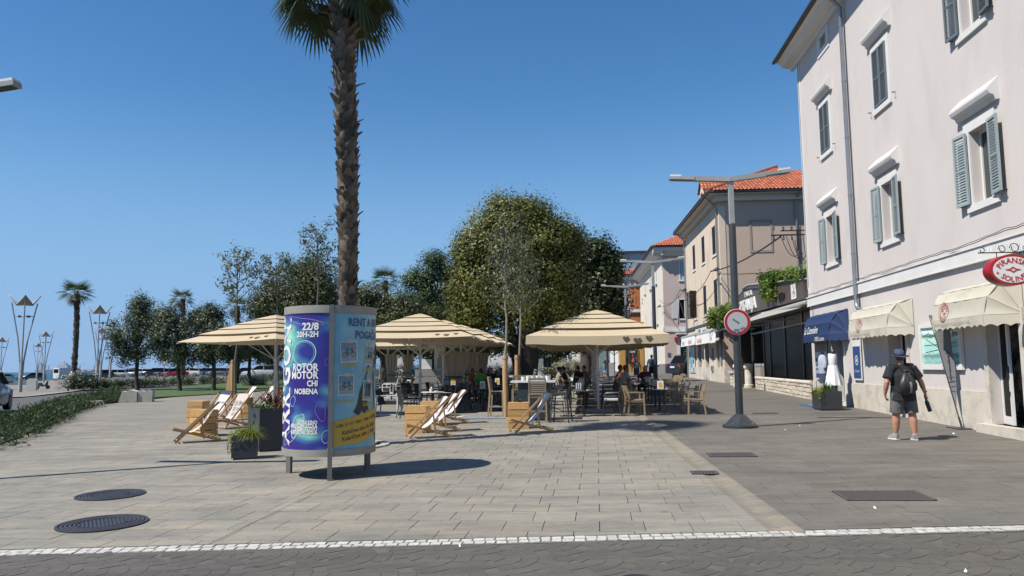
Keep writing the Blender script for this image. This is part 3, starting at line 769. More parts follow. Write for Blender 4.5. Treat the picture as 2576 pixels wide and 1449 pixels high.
put_text('lettering', 'Il sale è il mare che non è potuto ritornare al cielo.', .125, lambda u, v: (.70 - u, bars[3][0] + .022, bars[3][1] - .13 + v), m_faint, aw2, sx=.62)
m = MB()
fq = facet(-1.75, 1.15, bars[1], bars[2], .024)
for u, v, l in ((1.30, .10, .12), (1.42, .14, .10), (1.56, .12, .09), (1.62, .24, .10)):
 m.add([fq(u, v), fq(u + l * .5, v + l * .5), fq(u + l * .6, v + l * .75), fq(u + l * .1, v + l * .3)], [(0, 1, 2, 3)])
m.build('stain', M('dark_stain', (.05, .048, .045), .9), aw2)
# ---------------------------------------------------------------- hanging oval sign
sp = FA.w(-2.5, .66)
sc_ = P(2546, 679, sp.y); SZ = sc_.z
sg = fthing(FA, 'hanging_sign', 'thick red oval shop sign on a black scroll bracket above the large cream awning', 'sign', -2.5, 0, SZ + .34)
yc = FA.o  # sign centre across the street
cy_ = -(sc_ - FA.w(-2.5, 0, 0)).dot(FA.n)
RXS, RYS = .40, .285
m = MB(); nn = 48
ringp = lambda a, k: [(a, cy_ + RXS * k * math.cos(2 * math.pi * i / nn), SZ + RYS * k * math.sin(2 * math.pi * i / nn)) for i in range(nn)]
m.loft([ringp(-2.52, .985), ringp(-2.50, 1.0), ringp(-2.27, 1.0), ringp(-2.25, .985)]); m.build('body', M('sign_red', (.40, .012, .02), .35, (.32, .012, .016), 3), sg, smooth=True)
face = lambda u, v: (-2.526, cy_ - u, SZ + v)
m = MB(); disc2d(m, face, RXS * .87, RYS * .84, 48); m.build('face', white, sg)
f2 = lambda u, v: (-2.531, cy_ - u, SZ + v)
m = MB(); mred = M('sign_red_print', (.46, .012, .022), .4)
arc_text(m, 'PIRANSKE', .135, f2, RXS * .66, RYS * .60, R_(166), R_(14), .02); arc_text(m, 'SOLINE', .135, f2, RXS * .60, RYS * .60, R_(214), R_(326), .02, inward=True)
dm = [(-.15, 0), (-.05, .022), (0, .058), (.05, .022), (.15, 0), (.05, -.022), (0, -.058), (-.05, -.022)]
di = [(x * .45, y * .52) for x, y in dm]
m.add([f2(x, y) for x, y in dm + di], [(i, (i + 1) % 8, 8 + (i + 1) % 8, 8 + i) for i in range(8)])
for sx in (-1, 1):
 st = [(sx * .27 + (.032 if k % 2 == 0 else .013) * math.sin(math.pi * k / 5), -.055 + (.032 if k % 2 == 0 else .013) * math.cos(math.pi * k / 5)) for k in range(10)]
 m.add([f2(*p) for p in st] + [f2(sx * .27, -.055)], [(k, (k + 1) % 10, 10) for k in range(10)])
m.build('lettering', mred, sg, fix=False)
m = MB(); zt = SZ + RYS + .05
m.tube([(-2.4, 0, zt), (-2.4, cy_ + RXS + .12, zt)], .012, 6); m.tube([(-2.4, .02, zt + .25), (-2.4, .02, zt - .3)], .014, 6)
for c, r, a0, a1 in ((cy_ + RXS + .05, .05, 90, 400), (cy_ + .1, .07, 0, 400), (cy_ - .12, .09, 0, 400), (cy_ - .33, .07, 0, 400)):
 m.tube([(-2.4, c + r * math.cos(R_(a0 + (a1 - a0) * k / 18)) * (1 - k / 40), zt + r * .9 + r * math.sin(R_(a0 + (a1 - a0) * k / 18)) * (1 - k / 40)) for k in range(19)], .008, 5)
for q in (-.2, .2): m.tube([(-2.4, cy_ + q, zt), (-2.4, cy_ + q, SZ + RYS * .85)], .008, 5)
m.build('bracket', black, sg, smooth=True)
m = MB()
for k in range(30): m.tube([(-2.4, .1 + k * .03, zt + .02), (-2.4 + rnd.uniform(-.05, .05), .1 + k * .03 + rnd.uniform(-.02, .02), zt + .16)], .0022, 3)
m.build('bird_spikes', steel, sg)
# ---------------------------------------------------------------- framed picture, shop posters, arrow light
fr = fthing(FA, 'framed_picture', 'white framed turquoise salt pan picture hung between the two cream awnings', 'picture', 1.7, .0, 1.52)
m = MB(); a0, a1, z0, z1 = .66, 2.76, 1.54, 2.64
m.bb(a0, a1, .01, .075, z0, z0 + .13); m.bb(a0, a1, .01, .075, z1 - .1, z1); m.bb(a0, a0 + .1, .01, .075, z0 + .13, z1 - .1); m.bb(a1 - .1, a1, .01, .075, z0 + .13, z1 - .1); m.build('frame', white, fr)
pic = bpy.data.materials.new('salt_pan_print'); pic.use_nodes = True; N = pic.node_tree.nodes; L = pic.node_tree.links; b = N['Principled BSDF']
b.inputs['Roughness'].default_value = .25
geo = N.new('ShaderNodeNewGeometry'); sx = N.new('ShaderNodeSeparateXYZ'); L.new(geo.outputs['Position'], sx.inputs[0])
mr = N.new('ShaderNodeMapRange'); mr.inputs['From Min'].default_value = 1.67; mr.inputs['From Max'].default_value = 2.54; L.new(sx.outputs['Z'], mr.inputs['Value'])
nz = N.new('ShaderNodeTexNoise'); nz.inputs['Scale'].default_value = 9; nz.inputs['Detail'].default_value = 8; mp = N.new('ShaderNodeMapping'); mp.inputs['Scale'].default_value = (.6, .6, 4); L.new(geo.outputs['Position'], mp.inputs[0]); L.new(mp.outputs[0], nz.inputs['Vector'])
ad = N.new('ShaderNodeMath'); ad.operation = 'MULTIPLY_ADD'; ad.inputs[1].default_value = .22; L.new(nz.outputs['Fac'], ad.inputs[0]); L.new(mr.outputs[0], ad.inputs[2])
cr = N.new('ShaderNodeValToRGB'); e = cr.color_ramp.elements; e[0].position = .05; e[0].color = (.10, .22, .20, 1); e[1].position = .98; e[1].color = (.62, .80, .74, 1)
for p_, c_ in ((.22, (.30, .52, .48)), (.34, (.09, .25, .22)), (.42, (.42, .66, .60)), (.58, (.36, .62, .56)), (.80, (.45, .70, .63)), (.86, (.05, .13, .10)), (.92, (.10, .20, .15)), (.95, (.58, .76, .70))):
 k = e.new(p_); k.color = (*c_, 1)
L.new(ad.outputs[0], cr.inputs['Fac']); L.new(cr.outputs['Color'], b.inputs['Base Color'])
fbox('print', pic, fr, a0 + .1, a1 - .1, .012, .03, z0 + .13, z1 - .1)
m = MB(); dk = M('print_dark_teal', (.035, .10, .09), .4)
for (u0, v0, u1, v1) in ((.15, .28, 1.8, .42), (.2, .6, 1.1, .30), (1.8, .55, 1.0, .30), (.1, .45, 1.85, .47), (.95, .35, .95, .60), (.8, .52, 1.1, .54)):
 m.bar((a1 - .1 - u0, .034, z0 + .13 + v0), (a1 - .1 - u1, .034, z0 + .13 + v1), .008, .008)
m.build('dike_lines', dk, fr)
salt_logo(fr, lambda u, v: (1.55 - u, .078, z0 + .065 + v), 0, 0, .055, m_logo)
mblue = M('poster_blue', (.025, .07, .21), .4)
def poster(label, a0, a1, z0, z1, zs, lines, logo=False):
 t = fthing(FA, 'poster', label, 'poster', (a0 + a1) / 2, 0, z0, 'posters beside the clothes shop door')
 fbox('board', white, t, a0, a1, .04, .06, z0, z1); fbox('blue_panel', mblue, t, a0 + .05, a1 - .05, .06, .064, z0 + .05, zs)
 fbox('photo_panel', M('old_street_print', (.42, .36, .28), .5, (.12, .10, .09), 7, 1.), t, a0 + .05, a1 - .05, .06, .064, zs + .2, z1 - .04)
 fn = lambda u, v: (a1 - .07 - u, .068, v)
 for (txt, z, s) in lines: put_text('lettering', txt, s, lambda u, v, z=z: fn(u, z + v), white, t, bold=.02, sx=.75)
 if logo:
  m = MB(); c = (a0 + a1) / 2
  ring2d(m, lambda u, v: (c - u, .068, zs - .42 + v), .13, .15, .035, 24); disc2d(m, lambda u, v: (c - u, .068, zs - .42 + v), .05, .06); m.build('emblem', white, t, fix=False)
  put_text('lettering', 'La Cotonnière', .12, lambda u, v: (c + .24 - u, .068, zs - .78 + v), white, t, shear=.25, sx=.6)
poster('tall white and blue poster left of the clothes shop door, text la vraie', 10.10, 11.45, 1.16, 2.5, 1.92, [('La vraie', 1.72, .17), ('au naturel', 1.55, .17), ('100% coton', 1.37, .17)])
poster('white and blue poster with round white emblem right of the clothes shop door', 6.86, 7.58, 1.20, 2.95, 2.22, [], True)
t = fthing(FA, 'arrow_light', 'small black wall arrow lamp between navy awning and cream awning', 'lamp', 7.2, 0, 2.95)
MB().prism([(-.11, 0), (.03, .1), (.11, .07), (.11, -.07), (.03, -.1)], lambda u, v, q: (7.25 - u, q, 3.02 + v), .02, .10).build('body', black, t)
MB().prism([(-.05, 0), (.02, .05), (.02, -.05)], lambda u, v, q: (7.25 - u, q, 3.02 + v), .102, .106).build('window', white, t)
# ---------------------------------------------------------------- shop dummies, ladder rack, mat
def dummy(label, a, y, z, shirt, lower, dress=False):
 t = fthing(FA, 'shop_mannequin', label, 'mannequin', a, y, z)
 def ring(zz, rx, ry, n=14): return [(a + rx * math.cos(2 * math.pi * k / n), y + ry * math.sin(2 * math.pi * k / n), z + zz) for k in range(n)]
 if dress:
  MB().loft([ring(.62, .14, .11), ring(.70, .155, .12), ring(.86, .18, .13), ring(.98, .17, .12), ring(1.0, .16, .11)]).build('bodice', shirt, t, smooth=True)
  m = MB(); n = 40
  def sk(u, v):
   r = .135 + .12 * v + .018 * math.sin(u * 2 * math.pi * 9) * v; return (a + r * 1.1 * math.cos(2 * math.pi * u), y + r * math.sin(2 * math.pi * u), z + .64 - .62 * v)
  m.grid(sk, n, 5); m.build('skirt', shirt, t, smooth=True)
  MB().loft([ring(.98, .17, .11), ring(1.06, .18, .10), ring(1.14, .11, .08), ring(1.2, .05, .05), ring(1.28, .045, .045)]).build('bust', black, t, smooth=True)
  MB().tube([(a, y, z), (a, y, z - .62)], .018, 8).build('stand', steel, t)
  MB().lathe([(.19, -.635), (.19, -.62), (.03, -.60)], 16, (a, y, z)).build('stand_base', steel, t)
 else:
  MB().loft([ring(.0, .20, .13), ring(.12, .205, .135), ring(.35, .19, .13)]).build('shorts', lower, t, smooth=True)
  MB().loft([ring(.33, .20, .14), ring(.5, .21, .145), ring(.72, .235, .15), ring(.86, .22, .13), ring(.93, .12, .09), ring(.96, .07, .07)]).build('shirt', shirt, t, smooth=True)
  m = MB()
  for q in (-1, 1): m.tube([(a + q * .20, y, z + .83), (a + q * .27, y, z + .68), (a + q * .27, y + .02, z + .52)], [.07, .075, .07], 8)
  m.build('sleeve', shirt, t, smooth=True)
  MB().lathe([(.055, .95), (.05, 1.03), (.02, 1.05)], 10, (a, y, z)).build('neck', black, t, smooth=True)
 return t
linen = M('pale_blue_linen', (.42, .47, .55), .9, (.33, .38, .47), 8, .9)
denim = M('navy_shorts_cloth', (.035, .05, .10), .9, (.05, .07, .13), 9)
wcloth = M('white_cotton', (.82, .82, .82), .9, (.70, .70, .71), 10, .8)
dummy('headless male mannequin in pale blue shirt and navy shorts by the clothes shop door', 9.85, .28, 1.05, linen, denim)
dummy('mannequin on a stand in a white strapless summer dress under the navy awning', 7.72, .62, 1.02, wcloth, None, True)
t = fthing(FA, 'ladder_rack', 'small wooden ladder rack hung with white and blue cloths by the shop door', 'rack', 8.95, .5)
zg = FA.g(8.95, .5)
m = MB()
for q in (-.16, .16): m.bar((8.95 + q, .62, zg), (8.95 + q * .8, .30, zg + 1.15), .035, .035); m.bar((8.95 + q, .12, zg), (8.95 + q * .8, .28, zg + 1.15), .03, .03)
m.build('rails', M('dark_red_wood', (.14, .06, .035), .7), t)
for k in range(4): f = .15 + k * .22; MB().bar((8.78, .62 - .32 * f, zg + 1.15 * f), (9.12, .62 - .32 * f, zg + 1.15 * f), .03, .025).build('rung', M('dark_red_wood2', (.14, .06, .035), .7) if k == 0 else bpy.data.materials['dark_red_wood2'], t)
for k, (q, z, w, l, mm) in enumerate(((-.12, 1.0, .16, .55, wcloth), (.06, 1.08, .14, .8, linen), (.16, .95, .12, .45, wcloth), (-.02, .75, .18, .4, M('straw_cloth', (.55, .48, .33), .9)))):
 MB().grid(lambda u, v: (8.95 + q + w * (u - .5) + .01 * math.sin(v * 6), .66 - .28 * z + .015 * math.sin(u * 9) + .02 * v, zg + z - l * v), 6, 6).build('hung_cloth', mm, t, smooth=True)
t = fthing(FA, 'jeans_display', 'blue jeans hanging under the white dress beside the planter', 'jeans', 7.95, .5)
zg = FA.g(7.95, .5); m = MB()
for q in (-.07, .07): m.tube([(7.98 + q, .5, zg + 1.0), (7.98 + q, .52, zg + .5), (7.98 + q * 1.2, .5, zg + .05)], [.085, .07, .075], 8)
m.build('legs', M('blue_denim', (.07, .16, .34), .9, (.10, .21, .42), 6), t, smooth=True)
t = fthing(FA, 'door_mat', 'blue welcome mat with white lettering on the pavement at the clothes shop', 'mat', 8.75, .95)
zg = FA.g(8.75, .95); m = MB(); m.prism([(8.2, .6), (9.35, .6), (9.35, 1.25), (8.2, 1.25)], lambda u, v, q: (u, v, FA.g(u, v) + q), .004, .022); m.build('pile', M('blue_mat', (.03, .10, .24), .95), t)
put_text('lettering', 'La Cotonnière', .2, lambda u, v: (9.25 - u, 1.02 - v, FA.g(9.25 - u, 1.0) + .026), white, t, sx=.7)
# ================================================================== CAFE ANNEX, OLD HOUSES, STREET LAMPS
def barrel_roof(par, mat, o, du, dv, nu, nv, cut, name='roof_tiles'):
 """rows of barrel tiles on a plane: o + u*du + v*dv (du, dv = one tile step); cut(u, v) keeps a tile"""
 V = []; Fc = []; T = []; du = Vector(du); dv = Vector(dv); nz = du.cross(dv).normalized()
 if nz.z < 0: nz = -nz
 r = du.length * .5
 for j in range(nv):
  for i in range(nu):
   if not cut(i + .5, j + .5): continue
   b = len(V); t = rnd.random()
   for e in (0, 1):
    p = o + du * i + dv * (j + e * 1.08) + nz * (.03 * (1 - e))
    for k in range(6):
     a = math.pi * k / 5; V.append(p + du * .5 - du.normalized() * math.cos(a) * r * (1 - .12 * e) + nz * math.sin(a) * r * .62)
   for k in range(5): Fc.append((b + k, b + k + 1, b + 7 + k, b + 6 + k)); T.append(t)
   for k in range(1, 4): Fc.append((b, b + k, b + k + 1, b + k + 1)); T.append(t)
 tr = [(f[0], f[1], f[2]) for f in Fc] + [(f[0], f[2], f[3]) for f in Fc if f[2] != f[3]]
 tt = T + [t for f, t in zip(Fc, T) if f[2] != f[3]]
 ob = np_mesh(name, V, tr, mat, tt, par); ob['kind'] = 'stuff'; return ob
m_brown = M('brown_fascia', (.075, .052, .042), .5, (.11, .08, .066), .9, .9, stretch=(1, 1, .35), bump=.05)
m_olive = M('olive_band', (.14, .14, .115), .7, (.19, .19, .16), 2, .9)
m_stone = M('wall_stone', (.52, .46, .36), .85, (.66, .60, .50), 6, .9, bump=.5, bscale=35, tint=.12)
cafe = fthing(FS, 'cafe_annex', 'low cafe with tall brown fascia sign between the white house and the beige house', 'cafe', 21, 0)
zf = FS.g(21, 0)
fas = [(12.3, 4.16), (24.3, 4.36), (30.3, 4.3), (30.3, 4.95), (27.6, 5.35), (25.3, 5.68), (24.8, 5.80), (24.2, 5.84), (23.4, 5.82), (12.3, 4.88)]
MB().prism(fas, lambda u, v, t: (u, t, v), -.35, .12).build('fascia', m_brown, cafe)
m = MB()
for p, q in zip(fas[3:], fas[4:]): m.bar((p[0], -.1, p[1]), (q[0], -.1, q[1]), .52, .06)
m.build('coping', M('grey_coping', (.42, .42, .40), .6), cafe)
MB().bb(12.3, 30.2, -.4, .02, 3.86, 4.2).build('soffit_band', m_olive, cafe)
MB().tube([(12.3, .16, 3.98), (25.0, .16, 4.08)], .11, 10).build('awning_roll', M('grey_roll', (.33, .33, .30), .6), cafe, smooth=True)
m = MB(); m.grid(lambda u, v: (13.2 + 11.6 * u, .16 + 1.55 * v, 3.86 + .08 * u - (.16 + .36 * u) * v), 20, 3); m.build('awning_cloth', M('white_awning_cloth', (.78, .77, .72), .8, trans=.45), cafe)
m = MB()
for s in (14.5, 18.5, 22.5): m.bar((s, .1, 3.5), (s + .5, 1.6, 3.42), .05, .07)
m.bar((13.2, 1.72, 3.70), (24.8, 1.72, 3.42), .05, .06); m.build('awning_arms', darkgrey, cafe)
m = MB(); m.bb(12.2, 30.3, -6, -5.8, .2, 4.1); m.bb(12.2, 30.3, -5.8, -.4, 3.90, 3.96); m.bb(12.2, 30.3, -5.8, -.4, .44, .50); m.bb(30.2, 30.4, -5.8, -.4, .3, 4.1); m.build('cafe_room', M('cafe_interior', (.035, .03, .027), .9), cafe)
for i, (a, b) in enumerate(((12.3, 15.2), (15.26, 18.2), (18.26, 21.2), (21.26, 22.6))): fbox('shop_pane', glassdark, cafe, a, b, -.36, -.34, 1.1, 3.86)
m = MB()
for a in (15.23, 18.23, 21.23, 22.63, 25.6): m.bb(a - .05, a + .05, -.40, -.30, .5, 3.86)
m.bb(12.3, 25.6, -.41, -.29, 3.3, 3.38); m.build('mullions', darkgrey, cafe)
MB().bb(12.3, 22.6, -.42, -.05, 1.02, 1.09).build('window_ledge', M('dark_ledge', (.10, .095, .09), .6), cafe)
m = MB(); m.bb(26.5, 29.5, -1.4, -.9, .5, 1.55); m.build('counter', M('pale_counter', (.40, .36, .30), .7, (.30, .27, .22), 8), cafe)
m = MB()
for i in range(9): m.lathe([(.06, 0), (.09, .05), (.085, .16), (.03, .2)], 8, (26.7 + .32 * i, -1.1 + .1 * (i % 2), 1.55))
m.build('counter_jars', M('glazed_jars', (.30, .32, .34), .3), cafe)
# low stone wall, stone by stone
stones = fthing(FS, 'stone_wall', 'low wall of pale rough limestone blocks with a rounded ledge below the cafe window', 'wall', 17.5, .2)
MB().bb(12.35, 22.4, -.04, .18, .2, .96).build('core', M('wall_mortar', (.30, .27, .22), .9), stones)
m = MB().tube([(12.35, .16, 1.0), (22.4, .16, 1.04), (22.7, .06, 1.04)], .085, 10); m.build('ledge', m_plinth, stones, smooth=True)
zz = .34
for r, hh in enumerate((.15, .14, .16, .13)):
 s = 12.36 + (.1 if r % 2 else 0)
 while s < 22.3:
  w = rnd.uniform(.28, .62); x1 = min(s + w, 22.4); m = MB(); d = .205 + rnd.uniform(0, .03)
  j = [rnd.uniform(-.012, .012) for _ in range(8)]; base = .28 + (FS.g(s, .2) - .34) + sum((.15, .14, .16, .13)[:r]) + .01 * r
  m.add([(s + .01 + j[0], .17, base + j[1]), (x1 - .01, .17, base), (x1 - .01 + j[2], .17, base + hh + j[3]), (s + .01, .17, base + hh),
 (s + .03 + j[4], d, base + .015), (x1 - .03, d + j[5], base + .015 + j[6]), (x1 - .03, d, base + hh - .015), (s + .03, d + j[7], base + hh - .015)],
 [(4, 5, 6, 7), (0, 1, 5, 4), (1, 2, 6, 5), (2, 3, 7, 6), (3, 0, 4, 7)])
  m.build('stone', m_stone, stones); s += w
# fascia lettering: raised white letters, a black word, a drawn cup panel
fz = lambda s0, z0, k=.015: (lambda u, v: (s0 - u, .135, z0 + v - u * 0 + (s0 - u - 24) * k * 0))
def raised(txt, size, s0, z0, mat, sx=1., bold=.02, shear=0., y0=.125, dz=.05):
 vs, fs = text_geo(txt, size, bold, 'LEFT', 1.0, shear); m = MB()
 a = [(s0 - u * sx, y0 + .06, z0 + v - u * sx * dz) for u, v in vs]; b_ = [(s0 - u * sx, y0, z0 + v - u * sx * dz) for u, v in vs]
 m.add(a, fs); n = len(vs)
 ed = {}
 for f in fs:
  for i in range(len(f)): e = (f[i], f[(i + 1) % len(f)]); ed[e] = 1
 m.add(a + b_, [(i, j, j + n, i + n) for (i, j) in ed if (j, i) not in ed])
 return m.build('lettering', mat, cafe, fix=False)
raised('PASTA', .36, 24.5, 5.26, M('aged_white_letters', (.55, .54, .48), .6), 1.75, dz=.02)
raised('KAPITANIJA', .78, 27.3, 4.60, white, 1.33, .03, dz=.012)
raised('Union', .50, 16.9, 4.36, black, .75, .02, .2, dz=-.10)
MB().bb(14.15, 14.9, .122, .14, 4.3, 4.90).build('cup_panel', white, cafe)
cf = lambda u, v: (14.8 - u, .145, 4.32 + v); m = MB(); ring2d(m, cf, .13, .10, .02, 20, .30, .17); ring2d(m, cf, .15, .05, .014, 20, .30, .25); ring2d(m, cf, .06, .06, .014, 14, .50, .18)
for k in range(6): m.bar(cf(.30 + .04 * math.sin(k), .30 + k * .04), cf(.30 + .04 * math.sin(k + 1), .34 + k * .04), .012, .012)
m.build('cup_drawing', black, cafe)
bn = fthing(FS, 'feather_banner', 'dark feather banner with red lettering standing behind the cafe window', 'banner', 14.6, -.9, .5)
MB().prism([(15.1, 1.0), (14.5, .9), (13.9, 2.9), (14.2, 3.5), (14.7, 3.3)], lambda u, v, t: (u, t, v), -.92, -.90).build('cloth', M('banner_dark', (.03, .026, .024), .7), bn)
put_text('lettering', 'APERO', .62, lambda u, v: (14.85 - .20 * u - v * .95, -.89, 1.15 + u * .95), M('banner_red', (.40, .04, .04), .7), bn, bold=.01, sx=1.)
MB().tube([(15.15, -.91, .5), (15.12, -.91, 1.0), (14.72, -.91, 3.3), (14.2, -.91, 3.55)], .015, 6).build('pole', darkgrey, bn)
def bollard(a, y, label):
 t = fthing(FS, 'stone_bollard', label, 'bollard', a, y, group='stone bollards at the cafe door'); z = FS.g(a, y)
 MB().lathe([(.25, 0), (.25, .16), (.205, .18), (.195, .85), (.185, .95)], 20, (a, y, z)).build('shaft', m_plinth, t, smooth=True)
 MB().lathe([(.20, .95), (.25, 1.02), (.25, 1.10), (.20, 1.18), (.08, 1.23), (.01, 1.24)], 20, (a, y, z)).build('cap', m_plinth, t, smooth=True)
bollard(25.3, .55, 'pale round stone bollard with mushroom cap, left of the cafe doorway'); bollard(23.3, .35, 'round stone bollard with mushroom cap at the end of the low stone wall')
st2 = fthing(FS, 'stone_pier', 'short stone pier with thick ledge beside the cafe counter', 'pier', 26.6, .5); zg = FS.g(26.6, .5)
for r in range(4):
 for k in range(2): MB().bb(26.0 + .6 * k + .01, 26.6 + .6 * k - .01, .3, .62 + .02 * ((r + k) % 2), zg + .17 * r + .01, zg + .17 * r + .165).build('stone', m_stone, st2)
MB().bb(25.9, 27.3, .25, .72, zg + .69, zg + .80).build('ledge', m_plinth, st2)
# ---------------------------------------------------------------- beige house
m_beige = M('peach_plaster', (.66, .54, .41), .85, (.72, .60, .47), .8, 1., stretch=(1, 1, .7), bump=.25, bscale=40, spots=(.9, .33, .86))
m_gable = M('taupe_plaster', (.52, .395, .305), .9, (.58, .445, .35), .7, .9, bump=.3, bscale=30)
m_creamw = M('cream_plaster', (.66, .60, .50), .85, (.70, .64, .55), .8, .9, bump=.2, bscale=40)
m_mauve = M('mauve_plaster', (.53, .42, .37), .9, (.58, .475, .42), .8, .9, bump=.25, bscale=40)
m_darkshut = M('black_shutter', (.016, .014, .012), .6)
old = fthing(FB, 'old_house', 'beige three storey house with dark shutters and terracotta hip roof and dormer', 'house', 0, 0)
z0 = FB.g(0, 0) - .3; LB = 14.0
wins = [(c - .55, c + .55, a, b) for c in (2.0, 5.9, 9.8) for a, b in ((8.75, 10.6), (5.15, 7.15))]
gh = [(4.7, 6.2, z0, 3.2), (1.1, 2.2, 1.4, 3.2), (7.6, 9.2, z0, 3.2)]
m = MB(); holed_wall(m, 0, LB, z0, 12.15, wins + gh, 0, .3); m.build('front_wall', m_beige, old, fix=False)
fbox('dark_rooms', m_dark, old, .4, LB - .2, -1.2, -1.1, z0, 12)
m = MB(); m.quad((0, .0, z0), (0, -10, z0), (0, -10, 12.15), (0, .0, 12.15)); m.build('gable_wall', m_gable, old, fix=False)
m = MB(); m.quad((LB, 0, z0), (LB, -10, z0), (LB, -10, 12.15), (LB, 0, 12.15)); m.quad((0, -10, z0), (LB, -10, z0), (LB, -10, 12.15), (0, -10, 12.15)); m.build('rear_wall', m_beige, old, fix=False)
MB().bb(-.03, .0, -.35, .03, 4.4, 11.5).build('corner_strip', m_beige, old)
m = MB(); m.bb(-.05, LB, .0, .05, z0, 1.55); m.bb(-.05, .0, -10, .0, z0, 1.55); m.build('plinth', m_plinth, old)
m = MB(); m.bb(-.7, LB + .6, -10.6, .7, 12.15, 12.25); m.bb(-.28, LB + .2, .0, .28, 11.8, 12.15); m.bb(-.28, .0, -10, .0, 11.8, 12.15); m.build('eaves', m_creamw, old)
m = MB().tube([(-.75, -10.6, 12.28), (-.75, .75, 12.28), (LB + .6, .75, 12.28)], .09, 8); m.build('gutter', m_gutter, old, smooth=True)
m = MB(); m.tube([(.5, .7, 12.2), (.5, .25, 11.7), (.5, .10, 11.5), (.5, .10, 1.6)], .06, 8); m.tube([(LB - .3, .7, 12.2), (LB - .3, .10, 11.6), (LB - .3, .10, .7)], .06, 8); m.tube([(-.7, -4.75, 12.2), (-.2, -4.7, 11.9), (-.09, -4.65, 11.6), (-.09, -4.65, 1.0)], .065, 8); m.build('downpipe', m_pipe, old, smooth=True)
SL = math.tan(R_(26)); zr = 12.30
m = MB(); hw = 5.65; h = hw * SL
A_, B_, C_, D_ = (-.7, .7, zr), (LB + .6, .7, zr), (LB + .6, -10.6, zr), (-.7, -10.6, zr); E_, F_ = (-.7 + hw, -4.95, zr + h), (LB + .6 - hw, -4.95, zr + h)
m.quad(A_, B_, F_, E_); m.quad(D_, A_, E_); m.quad(B_, C_, F_); m.quad(C_, D_, E_, F_); roof = m.build('roof', m_roof, old, fix=False)
st_ = .235; n1 = int(11.3 / st_)
barrel_roof(roof, m_roof, Vector((-.82, -10.6, zr + .01)), (0, st_, 0), (.36, 0, .36 * SL), n1, int(hw / .36) + 1, lambda u, v: v * .36 < u * st_ - .0 and v * .36 < 11.3 - u * st_)
barrel_roof(roof, m_roof, Vector((-.7, .82, zr + .01)), (st_, 0, 0), (0, -.36, .36 * SL), int((LB + 1.3) / st_), int(hw / .36) + 1, lambda u, v: v * .36 < u * st_ and v * .36 < LB + 1.3 - u * st_)
m = MB().tube([(-.75, .75, zr + .1), (E_[0], E_[1], E_[2] + .12)], .13, 8); m.tube([(E_[0], E_[1], E_[2] + .12), (F_[0], F_[1], F_[2] + .12)], .13, 8); m.build('ridge_tiles', m_roof, roof, smooth=True)
dm_ = MB(); dm_.bb(4.9, 6.4, -3.6, .0, 12.3, 13.75); dm_.prism([(4.9, 13.75), (6.4, 13.75), (5.65, 14.35)], lambda u, v, t: (u, t, v), -3.6, .0); dor = dm_.build('dormer', m_creamw, old)
barrel_roof(dor, m_roof, Vector((4.72, .15, 13.66)), (0, -.235, 0), (.31, 0, .26), 17, 3, lambda u, v: True, 'dormer_tiles')
barrel_roof(dor, m_roof, Vector((6.58, .15, 13.66)), (0, -.235, 0), (-.31, 0, .26), 17, 3, lambda u, v: True, 'dormer_tiles')
m = MB().bb(5.35, 5.95, .0, .04, 12.65, 13.6); m.build('dormer_shutter', m_darkshut, dor)
def closed_window(par, F_, c, w, a, b, mat, sill=white, ajar=False, yb=.03):
 wn_ = MB(); t = .13; wn_.bb(c - w - t, c + w + t, .0, .06, a - .14, a); ob = wn_.build('window', sill, par)
 if ajar:
  shutter_leaf('shutter', ob, mat, (c + w, yb, a), w * .95, b - a, R_(62), 1, 18); shutter_leaf('shutter', ob, mat, (c - w, yb, a), w * .95, b - a, R_(70), -1, 18)
  fbox('pane', glassdark, ob, c - w, c + w, -.2, -.18, a, b); fbox('frame', white, ob, c - .04, c + .04, -.18, -.13, a, b)
 else:
  shutter_leaf('shutter', ob, mat, (c - w, yb - .08, a), w - .01, b - a, 0, 1, 18); shutter_leaf('shutter', ob, mat, (c + w, yb - .08, a), w - .01, b - a, 0, -1, 18)
 return ob
for c in (2.0, 5.9, 9.8):
 closed_window(old, FB, c, .55, 8.75, 10.6, m_darkshut); closed_window(old, FB, c, .55, 5.15, 7.15, m_darkshut, ajar=(c > 9))
m = MB()
for y0, y1, a, b in ((-1.93, -1.80, 8.56, 10.6), (-3.2, -3.07, 8.56, 10.6), (-3.07, -1.93, 8.56, 8.70), (-3.07, -1.93, 10.46, 10.6)): m.bb(-.03, .0, y0, y1, a, b)
m.build('blind_window', M('faded_plaster', (.33, .285, .245), .9), old)
# its shops
m = MB().bb(-.05, LB, .0, .10, 4.35, 4.55); m.build('shop_cornice', m_gutter, old)
MB().bb(2.4, 9.6, .05, .12, 3.86, 4.30).build('shop_sign', white, old)
MB().bb(-.02, 2.2, .01, .06, 3.3, 4.35).build('shop_band', m_darkshut, old)
put_text('shop_sign_text', 'Hotel & Tours', .30, lambda u, v: (6.6 - u, .125, 3.98 + v), darkgrey, old)
MB().bb(8.1, 8.6, .122, .13, 3.92, 4.24).build('sign_yellow', M('sign_yellow', (.55, .36, .03), .6), old); MB().bb(7.4, 7.9, .122, .13, 3.92, 4.24).build('sign_blue', M('sign_blue', (.03, .08, .30), .6), old)
m = MB().tube([(-.4, .55, 3.74), (6.1, .55, 3.74)], .12, 10); m.tube([(6.4, .55, 3.80), (13.2, .55, 3.80)], .12, 10); m.build('awning_roll', M('grey_roll2', (.30, .33, .33), .5), old, smooth=True)
